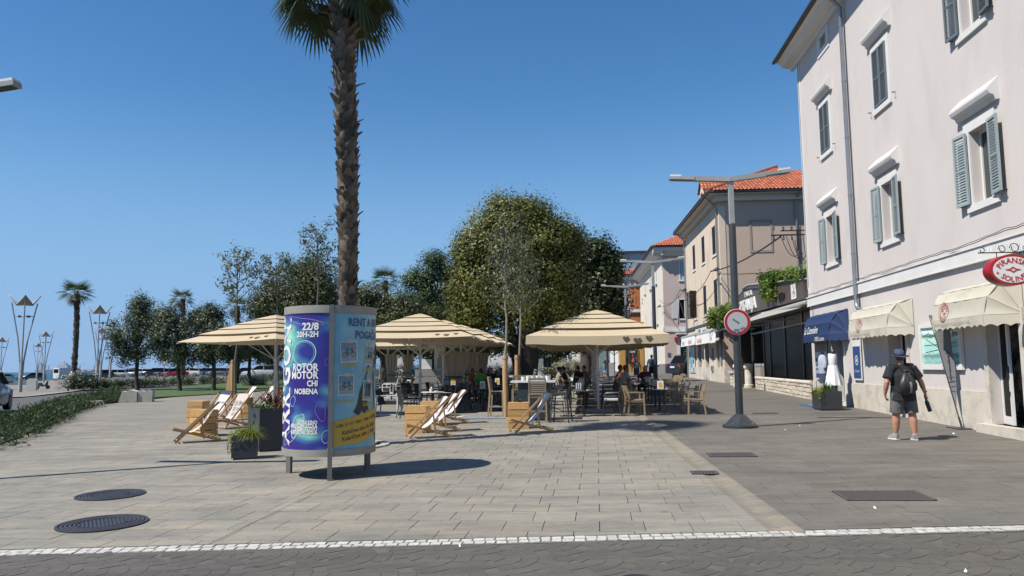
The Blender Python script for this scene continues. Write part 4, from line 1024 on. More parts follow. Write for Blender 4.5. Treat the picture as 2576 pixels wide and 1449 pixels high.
def lamb(name, a0, a1, y0, y1, zt, txts):
 o = MB().grid(lambda u, v: (a0 + (a1 - a0) * u, y0 + (y1 - y0) * v + .02 * math.sin(u * 14) * v, zt - .62 * v), 24, 3).build(name, wcloth, old, smooth=True)
 for t, x in txts: put_text('valance_text', t, .36, lambda u, v: (x - u, (y0 + y1) / 2 + .04, zt - .48 + v), M('pink_print', (.55, .20, .20), .8), old, bold=.01)
lamb('valance', -1.0, 5.9, .66, .70, 3.70, [('SLADOLED', 5.5), ('ŽAR', .8)]); lamb('valance', 6.5, 12.9, .66, .70, 3.74, [('BUREK', 12.3), ('SENDVIČI', 9.4)])
d_ = MB().bb(4.7, 6.2, -.28, -.2, z0, 3.2).build('door', M('dark_door', (.03, .022, .018), .5), old); MB().bb(4.86, 4.9, -.2, -.16, 1.5, 1.75).build('handle', steel, d_)
m = MB()
for a, b in ((4.5, 4.7), (6.2, 6.4), (.9, 1.1), (2.2, 2.4), (7.4, 7.6), (9.2, 9.4)): m.bb(a, b, .0, .07, z0 if a > 2.5 else 1.4, 3.4)
m.bb(4.5, 6.4, .0, .075, 3.2, 3.4); m.bb(.9, 2.4, .0, .075, 3.2, 3.4); m.build('door_surround', m_trim, old)
fbox('shop_pane', glassdark, old, 1.1, 2.2, -.25, -.22, 1.4, 3.2); fbox('shop_pane', glassdark, old, 7.6, 9.2, -.25, -.22, z0, 3.2)
MB().bb(3.5, 3.9, .0, .06, 2.0, 2.8).build('notice_case', m_gutter, old); MB().bb(3.4, 3.9, .0, .14, 1.3, 1.65).build('letter_box', steel, old)
t = fthing(FB, 'postcard_board', 'board of many blue and white tourist posters at the far end of the beige house', 'board', 11.6, .1)
MB().bb(10.5, 12.9, .06, .12, 1.15, 3.45).build('backing', white, t)
pc = [M('card_%s' % n, c, .4) for n, c in (('teal', (.06, .28, .36)), ('sky', (.25, .50, .62)), ('navy', (.03, .08, .16)), ('pale', (.62, .68, .68)), ('orange', (.60, .16, .04)), ('sea', (.10, .33, .38)))]
for i in range(4):
 for j in range(7):
  a = 10.58 + .57 * i; z = 1.2 + .31 * j; k = 4 if (j == 6 and i > 1) else rnd.choice([0, 1, 2, 3, 5, 1])
  MB().bb(a, a + .53, .12, .128, z, z + .29).build('card', pc[k], t)
# ---------------------------------------------------------------- cream house
crm = fthing(FB, 'cream_house', 'cream house with red tiled roof, white shutters and a hanging flag', 'house', 30, -.2)
zc = FB.g(30, 0) - .3; HC = 13.0; LC = 24
m = MB(); wv = [(30 + a, 30 + a + 1.3, b, c) for a in (4.8, 10.6, 16.6) for b, c in ((10.5, 12.1), (6.2, 7.9), (1.9, 3.8))]
holed_wall(m, 30, 30 + LC, zc, HC, wv, -.2, .25); m.build('front_wall', m_creamw, crm, fix=False)
m = MB(); holed_wall(m, -14, -.2, zc, HC, [(-3.4, -1.95, 10.25, 12.05), (-2.9, -1.75, 6.35, 8.25), (-3.0, -1.7, zc, 4.2)], 30, .25, axis='y')
me_ = m
# reveals of a wall facing the camera run along +s
mm = MB(); mm.v = [(30 + (30 - a) if abs(a - 30) > 1e-6 else a, b, c) for a, b, c in me_.v]; mm.f = me_.f; mm.m = me_.m; mm.build('gable_wall', m_mauve, crm, fix=False)
fbox('dark_rooms', m_dark, crm, 31.2, 53, -1.6, -1.5, zc, HC); fbox('dark_rooms', m_dark, crm, 31.1, 31.2, -13.5, -1.6, zc, HC)
m = MB(); m.bb(29.96, 30 + LC, -.2, -.14, zc, 1.85); m.bb(29.94, 30, -14, -.2, zc, 1.80); m.build('plinth', M('grey_plinth', (.20, .195, .18), .9), crm)
m = MB(); m.bb(29.9, 30, -14, -.14, 5.05, 5.5); m.bb(29.9, 54, -.2, -.08, 5.05, 5.5); m.build('string_course', m_trim, crm)
m = MB(); m.prism([(-.2, 12.7), (.0, 12.7), (.1, 12.95), (.6, 13.1), (.75, 13.35), (.75, 13.5), (-.2, 13.5)], lambda u, v, t: (t, u, v), 29.2, 54.6)
m.prism([(30, 12.7), (29.8, 12.7), (29.7, 12.95), (29.25, 13.1), (29.1, 13.35), (29.1, 13.5), (30, 13.5)], lambda u, v, t: (u, t, v), -14.5, .75); m.build('cornice', m_trim, crm)
m = MB().tube([(29.0, -14.4, 13.56), (29.0, .85, 13.56), (54.6, .85, 13.56)], .09, 8); m.build('gutter', m_gutter, crm, smooth=True)
zr = 13.58; hw = 7.6; h = hw * SL; A_, B_, C_, D_ = (29.0, .85, zr), (54.8, .85, zr), (54.8, -14.4, zr), (29.0, -14.4, zr); E_, F_ = (29 + hw, -6.8, zr + h), (54.8 - hw, -6.8, zr + h)
m = MB(); m.quad(A_, B_, F_, E_); m.quad(D_, A_, E_); m.quad(B_, C_, F_); m.quad(C_, D_, E_, F_); roof2 = m.build('roof', m_roof, crm, fix=False)
barrel_roof(roof2, m_roof, Vector((28.9, -14.4, zr + .01)), (0, .25, 0), (.38, 0, .38 * SL), 61, 20, lambda u, v: v * .38 < u * .25 and v * .38 < 15.25 - u * .25)
barrel_roof(roof2, m_roof, Vector((29.0, .95, zr + .01)), (.25, 0, 0), (0, -.38, .38 * SL), 103, 20, lambda u, v: v * .38 < u * .25 and v * .38 < 25.8 - u * .25)
wsh = M('white_blind', (.66, .67, .66), .6)
for a in (4.8, 10.6, 16.6):
 for b, c in ((10.5, 12.1), (6.2, 7.9), (1.9, 3.8)):
  w = MB().bb(30 + a - .15, 30 + a + 1.45, -.2, -.02, b - .14, b).build('window', m_trim, crm); shutter_leaf('shutter', w, wsh, (30 + a, -.24, b), .65, c - b, 0, 1, 14); shutter_leaf('shutter', w, wsh, (30 + a + 1.3, -.24, b), .65, c - b, 0, -1, 14)
def gable_blind(y0, y1, a, b, shut=True):
 m = MB(); m.bb(29.9, 30, y0 - .2, y1 + .2, a - .16, a); m.bb(29.97, 30.02, y0 - .1, y0, a, b + .1); m.bb(29.97, 30.02, y1, y1 + .1, a, b + .1); m.bb(29.97, 30.02, y0, y1, b, b + .1); w = m.build('window', white, crm)
 return w
w = gable_blind(-3.4, -1.95, 10.25, 12.05); m = MB()
for k in range(26): m.bb(30.05, 30.09, -3.36, -1.99, 10.28 + k * .068, 10.28 + k * .068 + .055)
m.build('roller_blind', M('blue_white_blind', (.50, .60, .68), .5), w)
w = gable_blind(-2.9, -1.75, 6.35, 8.25); fbox('pane', glassdark, w, 30.1, 30.12, -2.9, -1.75, 6.35, 8.25); MB().bb(30.02, 30.10, -2.36, -2.26, 6.35, 8.25).build('frame', white, w)
m = MB()
for k in range(24): m.bb(29.93, 29.97, -1.7, -1.05, 6.38 + k * .078, 6.38 + k * .078 + .065)
m.bb(29.92, 29.98, -1.72, -1.66, 6.35, 8.25); m.bb(29.92, 29.98, -1.1, -1.04, 6.35, 8.25); m.build('shutter', wsh, w)
m = MB()
m.bb(29.88, 30.0, -1.7, -1.45, zc, 4.4); m.bb(29.88, 30.0, -3.25, -3.0, zc, 4.4); m.bb(29.86, 30.0, -3.3, -1.4, 4.2, 4.5); m.bb(29.2, 30, -3.2, -1.3, 4.75, 4.85); m.build('door_surround', m_trim, crm)
d_ = fbox('door', M('dark_iron_door', (.03, .025, .022), .5), crm, 30.1, 30.14, -3.0, -1.7, zc, 4.2); m = MB()
for k in range(6): ring2d(m, lambda u, v, k=k: (30.08, -2.3 - u, 1.4 + .5 * k + v), .34, .2, .05, 12)
m.build('grille', steel, d_, fix=False)
MB().bb(29.96, 30, -.75, -.45, 2.55, 2.95).build('wall_plaque', M('blue_plaque', (.08, .11, .16), .5), crm); MB().bb(29.7, 29.95, -1.5, -1.15, 4.15, 4.5).build('red_box', red, crm)
fl = fthing(FB, 'hanging_flag', 'white blue and red flag drooping from a pole at the cream house window', 'flag', 29.8, -1.9, 6.3)
MB().tube([(30.0, -2.3, 6.3), (29.3, -1.55, 8.6)], .03, 6).build('pole', steel, fl)
for k, (mm_, a, b) in enumerate(((white, 0, .34), (M('flag_blue', (.03, .06, .35), .8), .33, .67), (M('flag_red', (.55, .03, .07), .8), .66, 1.0))):
 MB().grid(lambda u, v: (29.35 + .05 * math.sin(v * 9 + u * 4) + .12 * v, -1.6 + .62 * (a + (b - a) * u) * (.35 + .5 * v) - .1 * v - .28 * (a + (b - a) * u), 8.4 - 2.4 * v - .55 * (a + (b - a) * u)), 4, 14).build('stripe', mm_, fl, smooth=True)
# ---------------------------------------------------------------- orange building
org = fthing(FB, 'orange_building', 'orange and white building with red tiles at the far end of the street', 'building', 58, 0)
m_or = M('orange_plaster', (.46, .15, .05), .85, (.52, .19, .07), .8)
zo = .4; yL = 2.55; a0 = 57
m = MB(); m.quad((a0, -12, zo), (a0, yL, zo), (a0, yL, 13.9), (a0, -12, 13.9)); m.quad((a0, yL, zo), (a0 + 22, yL, zo), (a0 + 22, yL, 13.9), (a0, yL, 13.9)); m.build('wall', m_trim, org, fix=False)
m = MB()
for z_, z2 in ((1.0, 4.4), (5.6, 8.8), (9.4, 12.3)): m.bb(a0 - .05, a0, -9, .9, z_, z2)
m.build('orange_panel', m_or, org); m = MB(); m.bb(a0 - .25, a0 + 22, -12, yL + .25, 4.6, 5.0); m.bb(a0 - .3, a0 + 22, -12, yL + .3, 8.9, 9.15); m.bb(a0 - .5, a0 + 22, -12, yL + .5, 13.3, 13.9)
for k in range(16): m.bb(a0 - .3, a0, -9 + .75 * k, -8.65 + .75 * k, 12.6, 13.2)
m.build('cornice', m_trim, org)
zr = 13.95; m = MB(); m.quad((a0 - .7, yL + .7, zr), (a0 + 23, yL + .7, zr), (a0 + 18, -5, zr + 3), (a0 + 5, -5, zr + 3)); m.quad((a0 - .7, -12, zr), (a0 - .7, yL + .7, zr), (a0 + 5, -5, zr + 3)); rf = m.build('roof', m_roof, org, fix=False)
barrel_roof(rf, m_roof, Vector((a0 - .75, -11.5, zr + .02)), (0, .3, 0), (.45, 0, .45 * .5), 48, 12, lambda u, v: v * .45 < (14.4 - u * .3) * .75 and v * .45 < u * .3)
m = MB().bb(a0 + 4, a0 + 12, -5.5, 1.8, 15.2, 17.6); m.build('roof_terrace_glass', M('pale_blue_glass', (.20, .36, .46), .1), org); MB().bb(a0 + 3.6, a0 + 12.4, -6, 2.2, 17.6, 17.85).build('terrace_roof', darkgrey, org)
for z_ in (6.0, 9.7): w = MB().bb(a0 + 2, a0 + 3.3, yL, yL + .08, z_, z_ + 2).build('window', wsh, org)
rc = fthing(FB, 'cafe_board', 'tall black sign board with white rock cafe lettering and a red guitar', 'sign', 50.4, 1.75)
pr = P(1592, 893, 97.0); q_ = V2(pr) - FB.o; cs, cyy = q_.dot(FB.e), -q_.dot(FB.n)
MB().bb(cs, cs + .1, cyy - .55, cyy + .55, pr.z - 1.1, pr.z + 1.0).build('board', black, rc)
g2 = lambda u, v: (cs - .02, cyy - u * .42, pr.z + v * .42)
put_text('lettering', 'ROCK', .72, lambda u, v: g2(u - .85, 1.45 + v), white, rc, bold=.02, sx=.9); put_text('lettering', 'CAFE', .72, lambda u, v: g2(u - .85, .7 + v), white, rc, bold=.02, sx=.9)
m = MB(); disc2d(m, g2, .42, .38, 16, 0, -1.8); disc2d(m, g2, .32, .3, 16, .05, -1.25); m.bar(g2(.05, -1.0), g2(-.1, .4), .06, .03); m.build('guitar', M('guitar_red', (.6, .10, .06), .5), rc, fix=False)
MB().bb(cs + .2, cs + 3, cyy - 4.6, cyy + 1.6, .6, 7.2).build('yellow_wall', M('ochre_plaster', (.42, .24, .06), .85), org); MB().bb(cs + .1, cs + .2, cyy - 3.6, cyy - 1.4, .7, 5.0).build('cafe_doorway', m_dark, org)
# ---------------------------------------------------------------- wires and their brackets
br = fthing(FA, 'cable_bracket', 'black iron cable bracket with insulators on the far corner of the white house', 'bracket', 12.05, .0, 6.3)
m = MB(); m.bar((12.06, -.3, 6.50), (12.06, 1.25, 6.50), .05, .05); m.bar((12.06, -.3, 6.66), (12.06, .9, 6.66), .04, .04); m.bar((12.06, .3, 5.9), (12.06, .3, 6.7), .05, .05); m.build('crossarm', black, br)
m = MB()
for y in (-.1, .2, .5, .8, 1.15): m.lathe([(.02, .0), (.045, .03), (.03, .07), (.05, .1), (.025, .17)], 8, (12.06, y, 6.68)); m.lathe([(.02, -.16), (.045, -.12), (.03, -.08), (.02, 0)], 8, (12.06, y, 6.47))
m.build('insulator', M('brown_insulator', (.05, .035, .03), .3), br, smooth=True)
m = MB()
for k in range(5): m.tube(sag((12.06, .1 + .2 * k, 6.45), (12.0, -.1 + .08 * k, 5.5 + .1 * k), 8, .45), .014, 5)
m.tube(sag((12.06, .4, 6.3), (11.95, .06, 4.3), 8, .2), .014, 5); m.build('cable_loop', m_cable, br)
def wire(label, p, q, d, r=.022):
 t = thing('overhead_cable', label, 'cable', p, 0, 'overhead cables between the houses', world=True); MB().tube(sag(p, q, 14, d), r, 5).build('strand', m_cable, t)
bA = FA.w(12.06, .9, 6.45); bB = FB.w(.7, .5, 7.55); bC = FB.w(13.6, .5, 7.7); bD = FB.w(30, .2, 8.3)
wire('thick black cable sagging from the white house bracket down to the beige house corner', bA, bB, .25, .035)
wire('thin black cable from the beige house corner to the white house over the cafe roof', FB.w(.1, .2, 7.3), FA.w(12.1, -.4, 5.3), .12)
wire('black cable swinging along the beige house front between its two brackets', bB, bC, .9)
wire('black cable from the beige house to the cream house corner', bC, bD, .8)
wire('second thin cable from the cream house corner to the beige house', FB.w(13.6, .4, 7.4), FB.w(30.2, -.1, 7.6), .3)
for lab, F_, a in (('small black cable bracket on the beige house front near its right corner', FB, .7), ('small black cable bracket on the far end of the beige house front', FB, 13.6), ('small black cable bracket on the cream house corner', FB, 30.2)):
 t = fthing(F_, 'wall_bracket', lab, 'bracket', a, 0, 7.6, 'wall brackets for the cables'); m = MB(); m.bar((a - .7, .12, 7.6), (a + .7, .35, 7.6), .05, .05); m.bar((a, .0, 7.55), (a, .5, 7.55), .04, .04)
 for k in (-.5, 0, .5): m.lathe([(.03, .02), (.05, .1), (.03, .16)], 6, (a + k, .2, 7.6))
 m.build('arm', black, t)
# ---------------------------------------------------------------- twin arm street lamps
lp = G(1862, 1075)
LZ = P(1835, 452, lp.y).z - lp.z
lamp = thing('street_lamp', 'x', 'street lamp', lp, 0, 'twin armed street lamps')
m = MB().lathe([(.40, 0), (.40, .05), (.36, .08), (.30, .12), (.14, .28), (.09, .31)], 24); o = m.build('base', poleblack, lamp, smooth=True, angle=30)
b_ = MB()
for k in range(8): a = 2 * math.pi * k / 8; b_.lathe([(.022, 0), (.022, .03)], 6, (.33 * math.cos(a), .33 * math.sin(a), .085))
b_.build('bolt', steel, o)
JZ = P(1838, 563, lp.y).z - lp.z
MB().lathe([(.088, .30), (.084, JZ - .03), (.078, JZ)], 18).build('lower_pole', poleblack, lamp, smooth=True)
MB().box((0, 0, (JZ + LZ) / 2), (.115, .09, LZ - JZ + .1)).build('upper_pole', alu, lamp)
lpst = toST(lp)
aL = P(1683, 449, lp.y + .25) - lp; aR = P(1988, 430, lp.y - .1) - lp
tc = Vector((0, 0, LZ))
for e, nm in ((aL, 'l'), (aR, 'r')):
 e = Vector(e); a_ = MB(); a_.bar(tc, tc.lerp(e, .6), .17, .11); a_.bar(tc.lerp(e, .58), e, .20, .075); arm = a_.build('arm', alu, lamp)
 hd = MB(); hd.bar(tc.lerp(e, .80), tc.lerp(e, .985), .19, .05); hd.v = [(x, y, z + .055) for x, y, z in hd.v]; hd.build('lamp_cap', white, arm)
 hd = MB(); hd.bar(tc.lerp(e, .62), tc.lerp(e, .97), .13, .02); hd.v = [(x, y, z - .045) for x, y, z in hd.v]; hd.build('lamp_glass', M('lamp_glass_' + nm, (.10, .10, .10), .1), arm)
def lampat(x, y, label): return dup(lamp, onG(x, y), 0, label)
lamp['label'] = 'tall twin armed street lamp carrying the round red and white sign'
l2 = P(1650, 950, 34.5); lampat(l2.x, l2.y, 'twin armed street lamp rising behind the right parasol')
l3 = P(1577, 900, 46.5); lampat(l3.x, l3.y, 'twin armed street lamp before the orange building')
l4 = P(1528, 900, 57.5); lampat(l4.x, l4.y, 'farthest twin armed street lamp, its pole seen below the right parasol')
l0 = P(30, 215, 11.6); lampat(l0.x - aR.x + .12, 11.65, 'street lamp at the left edge of the photo, only its lamp head in view')
# round sign on the lamp post
sc_ = P(1854.5, 810, lp.y - .14)
rs = thing('round_sign', 'round white sign with red rim and stickers on the street lamp post', 'sign', sc_, R_(-3), None)
fr_ = lambda r, y, n=40: [(r * math.cos(2 * math.pi * k / n), y, r * math.sin(2 * math.pi * k / n)) for k in range(n)]
MB().loft([fr_(.305, .02), fr_(.31, .01), fr_(.31, -.01), fr_(.30, -.016)]).build('plate', M('sign_rim', (.55, .45, .42), .5), rs, smooth=True, angle=30)
f_ = lambda u, v: (u, -.0175, v)
m = MB(); ring2d(m, f_, .298, .298, .062, 48); m.build('red_rim', M('sign_rim_red', (.40, .008, .018), .4), rs, fix=False)
m = MB(); disc2d(m, f_, .236, .236, 48); m.build('white_field', M('sign_field', (.46, .48, .49), .45), rs, fix=False)
def sticker(cx, cy, w, h, ang, mat):
 c, s = math.cos(ang), math.sin(ang); m = MB(); m.add([(cx + x * c - y * s, -.0195, cy + x * s + y * c) for x, y in ((-w, -h), (w, -h), (w, h), (-w, h))], [(0, 1, 2, 3)]); m.build('sticker', mat, rs, fix=False)
 return lambda u, v: (cx + u * c - v * s, -.0215, cy + u * s + v * c)
q = sticker(-.03, .015, .085, .019, R_(-35), black); put_text('sticker_text', 'TOŠ NO', .034, lambda u, v: q(u, v - .012), white, rs, 'CENTER')
q = sticker(-.02, -.215, .06, .045, R_(-3), mblue); put_text('sticker_text', 'Tele vidi', .026, lambda u, v: q(u, v + .008), white, rs, 'CENTER'); m = MB(); m.add([q(-.045, -.005), q(0, -.02), q(.045, -.005), q(0, -.04)], [(0, 1, 2, 3)]); m.build('sticker_mark', white, rs, fix=False)
q = sticker(.115, -.155, .05, .03, R_(20), M('sticker_grey', (.30, .30, .30), .6)); m = MB(); m.add([q(-.05, -.03), q(-.034, -.03), q(-.034, .03), q(-.05, .03)], [(0, 1, 2, 3)]); m.add([q(.05, -.03), q(.034, -.03), q(.034, .03), q(.05, .03)], [(0, 1, 2, 3)]); disc2d(m, q, .016, .016, 12); m.build('sticker_mark', darkgrey, rs, fix=False)
MB().bb(-.12, .12, .02, .05, -.03, .03).build('clamp', steel, rs)
# ================================================================== ADVERTISING COLUMN
pF, pL, pR = G(829, 1210), G(717, 1190), G(933, 1178)
cc_ = (pF + pL + pR) / 3; AC = Vector((cc_.x, cc_.y, gz(cc_.x, cc_.y))); AR = .692
col = thing('advertising_column', 'three sided rounded advertising stand with blue film poster and bike rental poster', 'advertising stand', AC, 0)
angF = math.atan2(pF.y - AC.y, pF.x - AC.x); A3 = [angF + k * 2 * math.pi / 3 for k in range(3)]
m_frame = M('dull_steel_frame', (.155, .148, .135), .55, (.21, .20, .18), 5, .9, metal=.15)
HT = P(829, 766, pF.y).z - AC.z; ZB, ZT = .43, HT - .12
m_band = M('brushed_band', (.36, .335, .29), .5, (.25, .235, .21), 4, .9, stretch=(1, 1, 5), metal=.1)
for a in A3:
 rot = Matrix.Rotation(a, 3, 'Z'); MB().box((AR * math.cos(a), AR * math.sin(a), HT / 2 - .01), (.075, .066, HT + .02), rot).build('post', m_frame, col)
cyl = lambda r, a, z: (r * math.cos(a), r * math.sin(a), z)
def band(name, z0, z1, r, mat, a0, a1, n=20, t=.03):
 m = MB(); f = lambda k: a0 + (a1 - a0) * k / n
 m.loft([[cyl(r, f(k), z0), cyl(r, f(k), z1), cyl(r - t, f(k), z1), cyl(r - t, f(k), z0)] for k in range(n + 1)]); return m.build(name, mat, col, smooth=True, angle=30)
gp = .036 / AR
for i, a in enumerate(A3):
 band('top_band', ZT, HT - .005, AR + .012, m_band, a + gp, a + 2 * math.pi / 3 - gp); band('bottom_band', ZB - .10, ZB, AR + .012, m_band, a + gp, a + 2 * math.pi / 3 - gp)
MB().lathe([(AR - .03, HT - .05), (.01, HT - .03)], 36).build('lid', m_frame, col)
def poster_mat(name, kind):
 m = bpy.data.materials.new(name); m.use_nodes = True; N = m.node_tree.nodes; L = m.node_tree.links; b = N['Principled BSDF']; b.inputs['Roughness'].default_value = .3
 tc = N.new('ShaderNodeUVMap'); nz = N.new('ShaderNodeTexNoise'); nz.inputs['Detail'].default_value = 2
 L.new(tc.outputs[0], nz.inputs['Vector']); cr = N.new('ShaderNodeValToRGB'); e = cr.color_ramp.elements
 if kind == 0:
  mp = N.new('ShaderNodeMapping'); mp.inputs['Scale'].default_value = (1.3, 2.1, 1); mp.inputs['Location'].default_value = (3.15, 1.35, 0); mp.inputs['Rotation'].default_value = (0, 0, .5)
  L.new(tc.outputs[0], mp.inputs[0]); L.new(mp.outputs[0], nz.inputs['Vector']); nz.inputs['Scale'].default_value = 1.25
  e[0].position = .44; e[0].color = (.028, .014, .16, 1); e[1].position = .71; e[1].color = (.30, .58, .38, 1)
  for p_, c_ in ((.52, (.022, .028, .20)), (.59, (.05, .15, .28)), (.64, (.13, .36, .34))): k = e.new(p_); k.color = (*c_, 1)
 else:
  nz.inputs['Scale'].default_value = 2.5; e[0].position = .42; e[0].color = (.125, .33, .42, 1); e[1].position = .75; e[1].color = (.28, .46, .50, 1)
 L.new(nz.outputs['Fac'], cr.inputs['Fac']); L.new(cr.outputs['Color'], b.inputs['Base Color']); return m
def panel(name, a0, a1, mat):
 me = bpy.data.meshes.new(name); n = 28; vs = []; fs = []; uv = []
 for k in range(n + 1):
  a = a0 + (a1 - a0) * k / n; vs += [cyl(AR - .002, a, ZB), cyl(AR - .002, a, ZT)]
 for k in range(n): fs.append((2 * k, 2 * k + 2, 2 * k + 3, 2 * k + 1)); uv += [(k / n, 0), ((k + 1) / n, 0), ((k + 1) / n, 1.3), (k / n, 1.3)]
 me.from_pydata(vs, [], fs); l = me.uv_layers.new(); l.data.foreach_set('uv', [c for p in uv for c in p]); me.materials.append(mat)
 me.polygons.foreach_set('use_smooth', [True] * n); o = bpy.data.objects.new(name, me); COL.objects.link(o); o.parent = col; return o
aL_ = angF - 2 * math.pi / 3
pa = panel('film_poster', aL_ + gp, angF - gp, poster_mat('film_poster_print', 0))
pb = panel('bike_poster', angF + gp, angF + 2 * math.pi / 3 - gp, poster_mat('bike_poster_print', 1))
panel('rear_poster', angF + 2 * math.pi / 3 + gp, aL_ + 2 * math.pi - gp, white)
# film poster: x measured in metres leftwards from the front post, z height above the ground
def SL_(dr=.004): return lambda u, v: cyl(AR + dr, angF + u / AR, v)         # u negative to the left
sf = SL_()
def right_txt(t, z, size, edge, sx, bold=.03, par=pa, mat=white):
 return put_text('lettering', t, size, lambda u, v: sf(-edge + u, z + v), mat, par, 'RIGHT', bold, 1., 0., sx)
k_ = HT / 2.56
for t, z, s, sx in (('22/8', 2.19, .150, 1.), ('20H-2H', 2.085, .118, .95), ('ROTOR', 1.585, .152, .84), ('MOTOR', 1.47, .152, .84), ('CHI', 1.36, .118, .85), ('NOBENA', 1.245, .112, .86),
     ('LETNI KINO', .806, .078, .74), ('ARRIGONI, IZOLA', .757, .078, .74), ('CINEMA ESTIVO', .708, .078, .74), ('ARRIGONI, ISOLA', .658, .078, .74)):
 right_txt(t, z * k_, s, .185, sx)
ARX = 1.86 / max(v_[0] for v_ in text_geo('ARRIGONI', .46, .02)[0])
m_arr = M('poster_white_blue', (.62, .68, .80), .4)
for off, mt, bd in ((.0065, white, .05), (.0045, M('poster_lilac', (.30, .36, .62), .4), .10)):
 s2 = SL_(off); put_text('lettering', 'ARRIGONI', .46, lambda u, v: s2(-.69 - v * .95 + (0 if bd < .06 else -.01), .50 + u), mt, pa, bold=bd * .45, sx=ARX)
def blob(cu, cv, ru, rv, ang, w, mat, lob=.15):
 m = MB(); c, s = math.cos(ang), math.sin(ang); n = 40; vs = []
 for k in range(n):
  t = 2 * math.pi * k / n; q = 1 + lob * math.sin(2 * t + .6) + lob * .4 * math.sin(3 * t)
  for e in (0, 1):
   x = (ru - w * e) * q * math.cos(t); y = (rv - w * e) * q * math.sin(t); vs.append(SL_(.003)(cu + x * c - y * s, cv + x * s + y * c))
 m.add(vs, [(2 * k, 2 * ((k + 1) % n), 2 * ((k + 1) % n) + 1, 2 * k + 1) for k in range(n)]); m.build('bubble', mat, pa, fix=False)
mb1 = M('bubble_light', (.30, .45, .66), .3); mb2 = M('bubble_violet', (.20, .10, .42), .3); mb3 = M('bubble_green', (.28, .62, .55), .3)
for a in ((-.42, 1.83, .20, .20, 0, .016, mb3, .03), (-.42, 1.83, .17, .17, 0, .006, mb1, .03), (-.45, 2.30, .30, .07, -.2, .014, mb2, .25), (-.45, 2.31, .27, .05, -.2, .006, mb1, .25), (-.98, 2.1, .10, .26, .2, .012, mb1, .1),
 (-.62, 1.13, .06, .08, .3, .010, mb1, .2), (-.14, .98, .07, .15, .4, .012, mb2, .2), (-.52, .78, .09, .21, -.35, .014, mb1, .2), (-.52, .78, .075, .19, -.35, .006, mb3, .2), (-.68, .60, .07, .20, -.9, .010, mb1, .2), (-.06, .62, .06, .10, 0, .010, mb1, .1), (-.06, 1.70, .03, .06, 0, .008, mb2, .1)): blob(*a)
# bike poster: u metres to the right of the front post
sr = lambda dr: (lambda u, v: cyl(AR + dr, angF + u / AR, v))
mdb = M('poster_dark_blue', (.03, .075, .22), .4); myl = M('poster_yellow', (.62, .46, .05), .4); mbr = M('brush_black', (.028, .026, .024), .5); mband = M('poster_mustard', (.58, .36, .04), .4)
def flatpoly(name, pts, mat, dr, sub=6):
 m = MB(); f = sr(dr); pp = []
 for i in range(len(pts)):
  p, q = pts[i], pts[(i + 1) % len(pts)]; pp += [(p[0] + (q[0] - p[0]) * k / sub, p[1] + (q[1] - p[1]) * k / sub) for k in range(sub)]
 bm = bmesh.new(); vv = [bm.verts.new((x, y, 0)) for x, y in pp]; fc = bm.faces.new(vv); bmesh.ops.triangulate(bm, faces=[fc])
 bmesh.ops.subdivide_edges(bm, edges=[e for e in bm.edges if e.calc_length() > .15], cuts=2); bmesh.ops.triangulate(bm, faces=bm.faces[:])
 bm.verts.index_update(); m.add([f(v.co.x, v.co.y) for v in bm.verts], [tuple(v.index for v in fa.verts) for fa in bm.faces]); bm.free()
 return m.build(name, mat, pb, fix=False)
flatpoly('brush_shape', [(.34, .96), (.40, 1.05), (.46, 1.28), (.60, 1.55), (.66, 1.75), (.95, 1.95), (1.2, 2.0), (1.35, 1.6), (1.4, .45), (1.0, .45), (.85, .62), (.70, .80), (.62, 1.0), (.56, .90), (.50, .98), (.44, .90)], mbr, .003)
arr = MB(); fq = sr(.0045)
for w_, dz in ((.04, 0),): arr.add([fq(.88 + .13 * math.cos(t) * (1 if e else .75), 1.33 + .30 * math.sin(t) * (1 if e else .75)) for t in [math.pi * .55 + k * .12 for k in range(14)] for e in (0, 1)], [(2 * k, 2 * k + 1, 2 * k + 3, 2 * k + 2) for k in range(13)])
arr.build('brush_highlight', M('tyre_beige', (.30, .26, .18), .5), pb, fix=False)
band_ = [(.04, .47), (.04, .83), (.92, 1.02), (1.0, .96), (1.08, .80), (1.0, .66), (.5, .52)]
flatpoly('address_band', band_, mband, .004)
ft = sr(.0062); mtx = M('address_print', (.09, .055, .02), .5)
tilt = lambda u0, z0, k: (lambda u, v: ft(u0 + u, z0 + v + k * u))
put_text('lettering', '+386 51 417 400 | +386 41 380 682', .068, tilt(.07, .735, .17), mtx, pb, bold=.012, sx=.86)
put_text('lettering', 'Kidričeva ulica 45, Koper', .082, tilt(.17, .635, .17), mtx, pb, bold=.02, sx=.82); put_text('lettering', 'Kolaričeva ulica 1, Koper', .082, tilt(.17, .545, .17), mtx, pb, bold=.02, sx=.84)
put_text('lettering', 'RENT A BIKE', .165, lambda u, v: ft(.25 + u, 2.235 + v + .01 * u), mdb, pb, bold=.02, sx=.78, shear=-.05); put_text('lettering', 'POGAČAR', .165, lambda u, v: ft(.36 + u, 2.05 + v - .02 * u), mdb, pb, bold=.02, sx=.80)
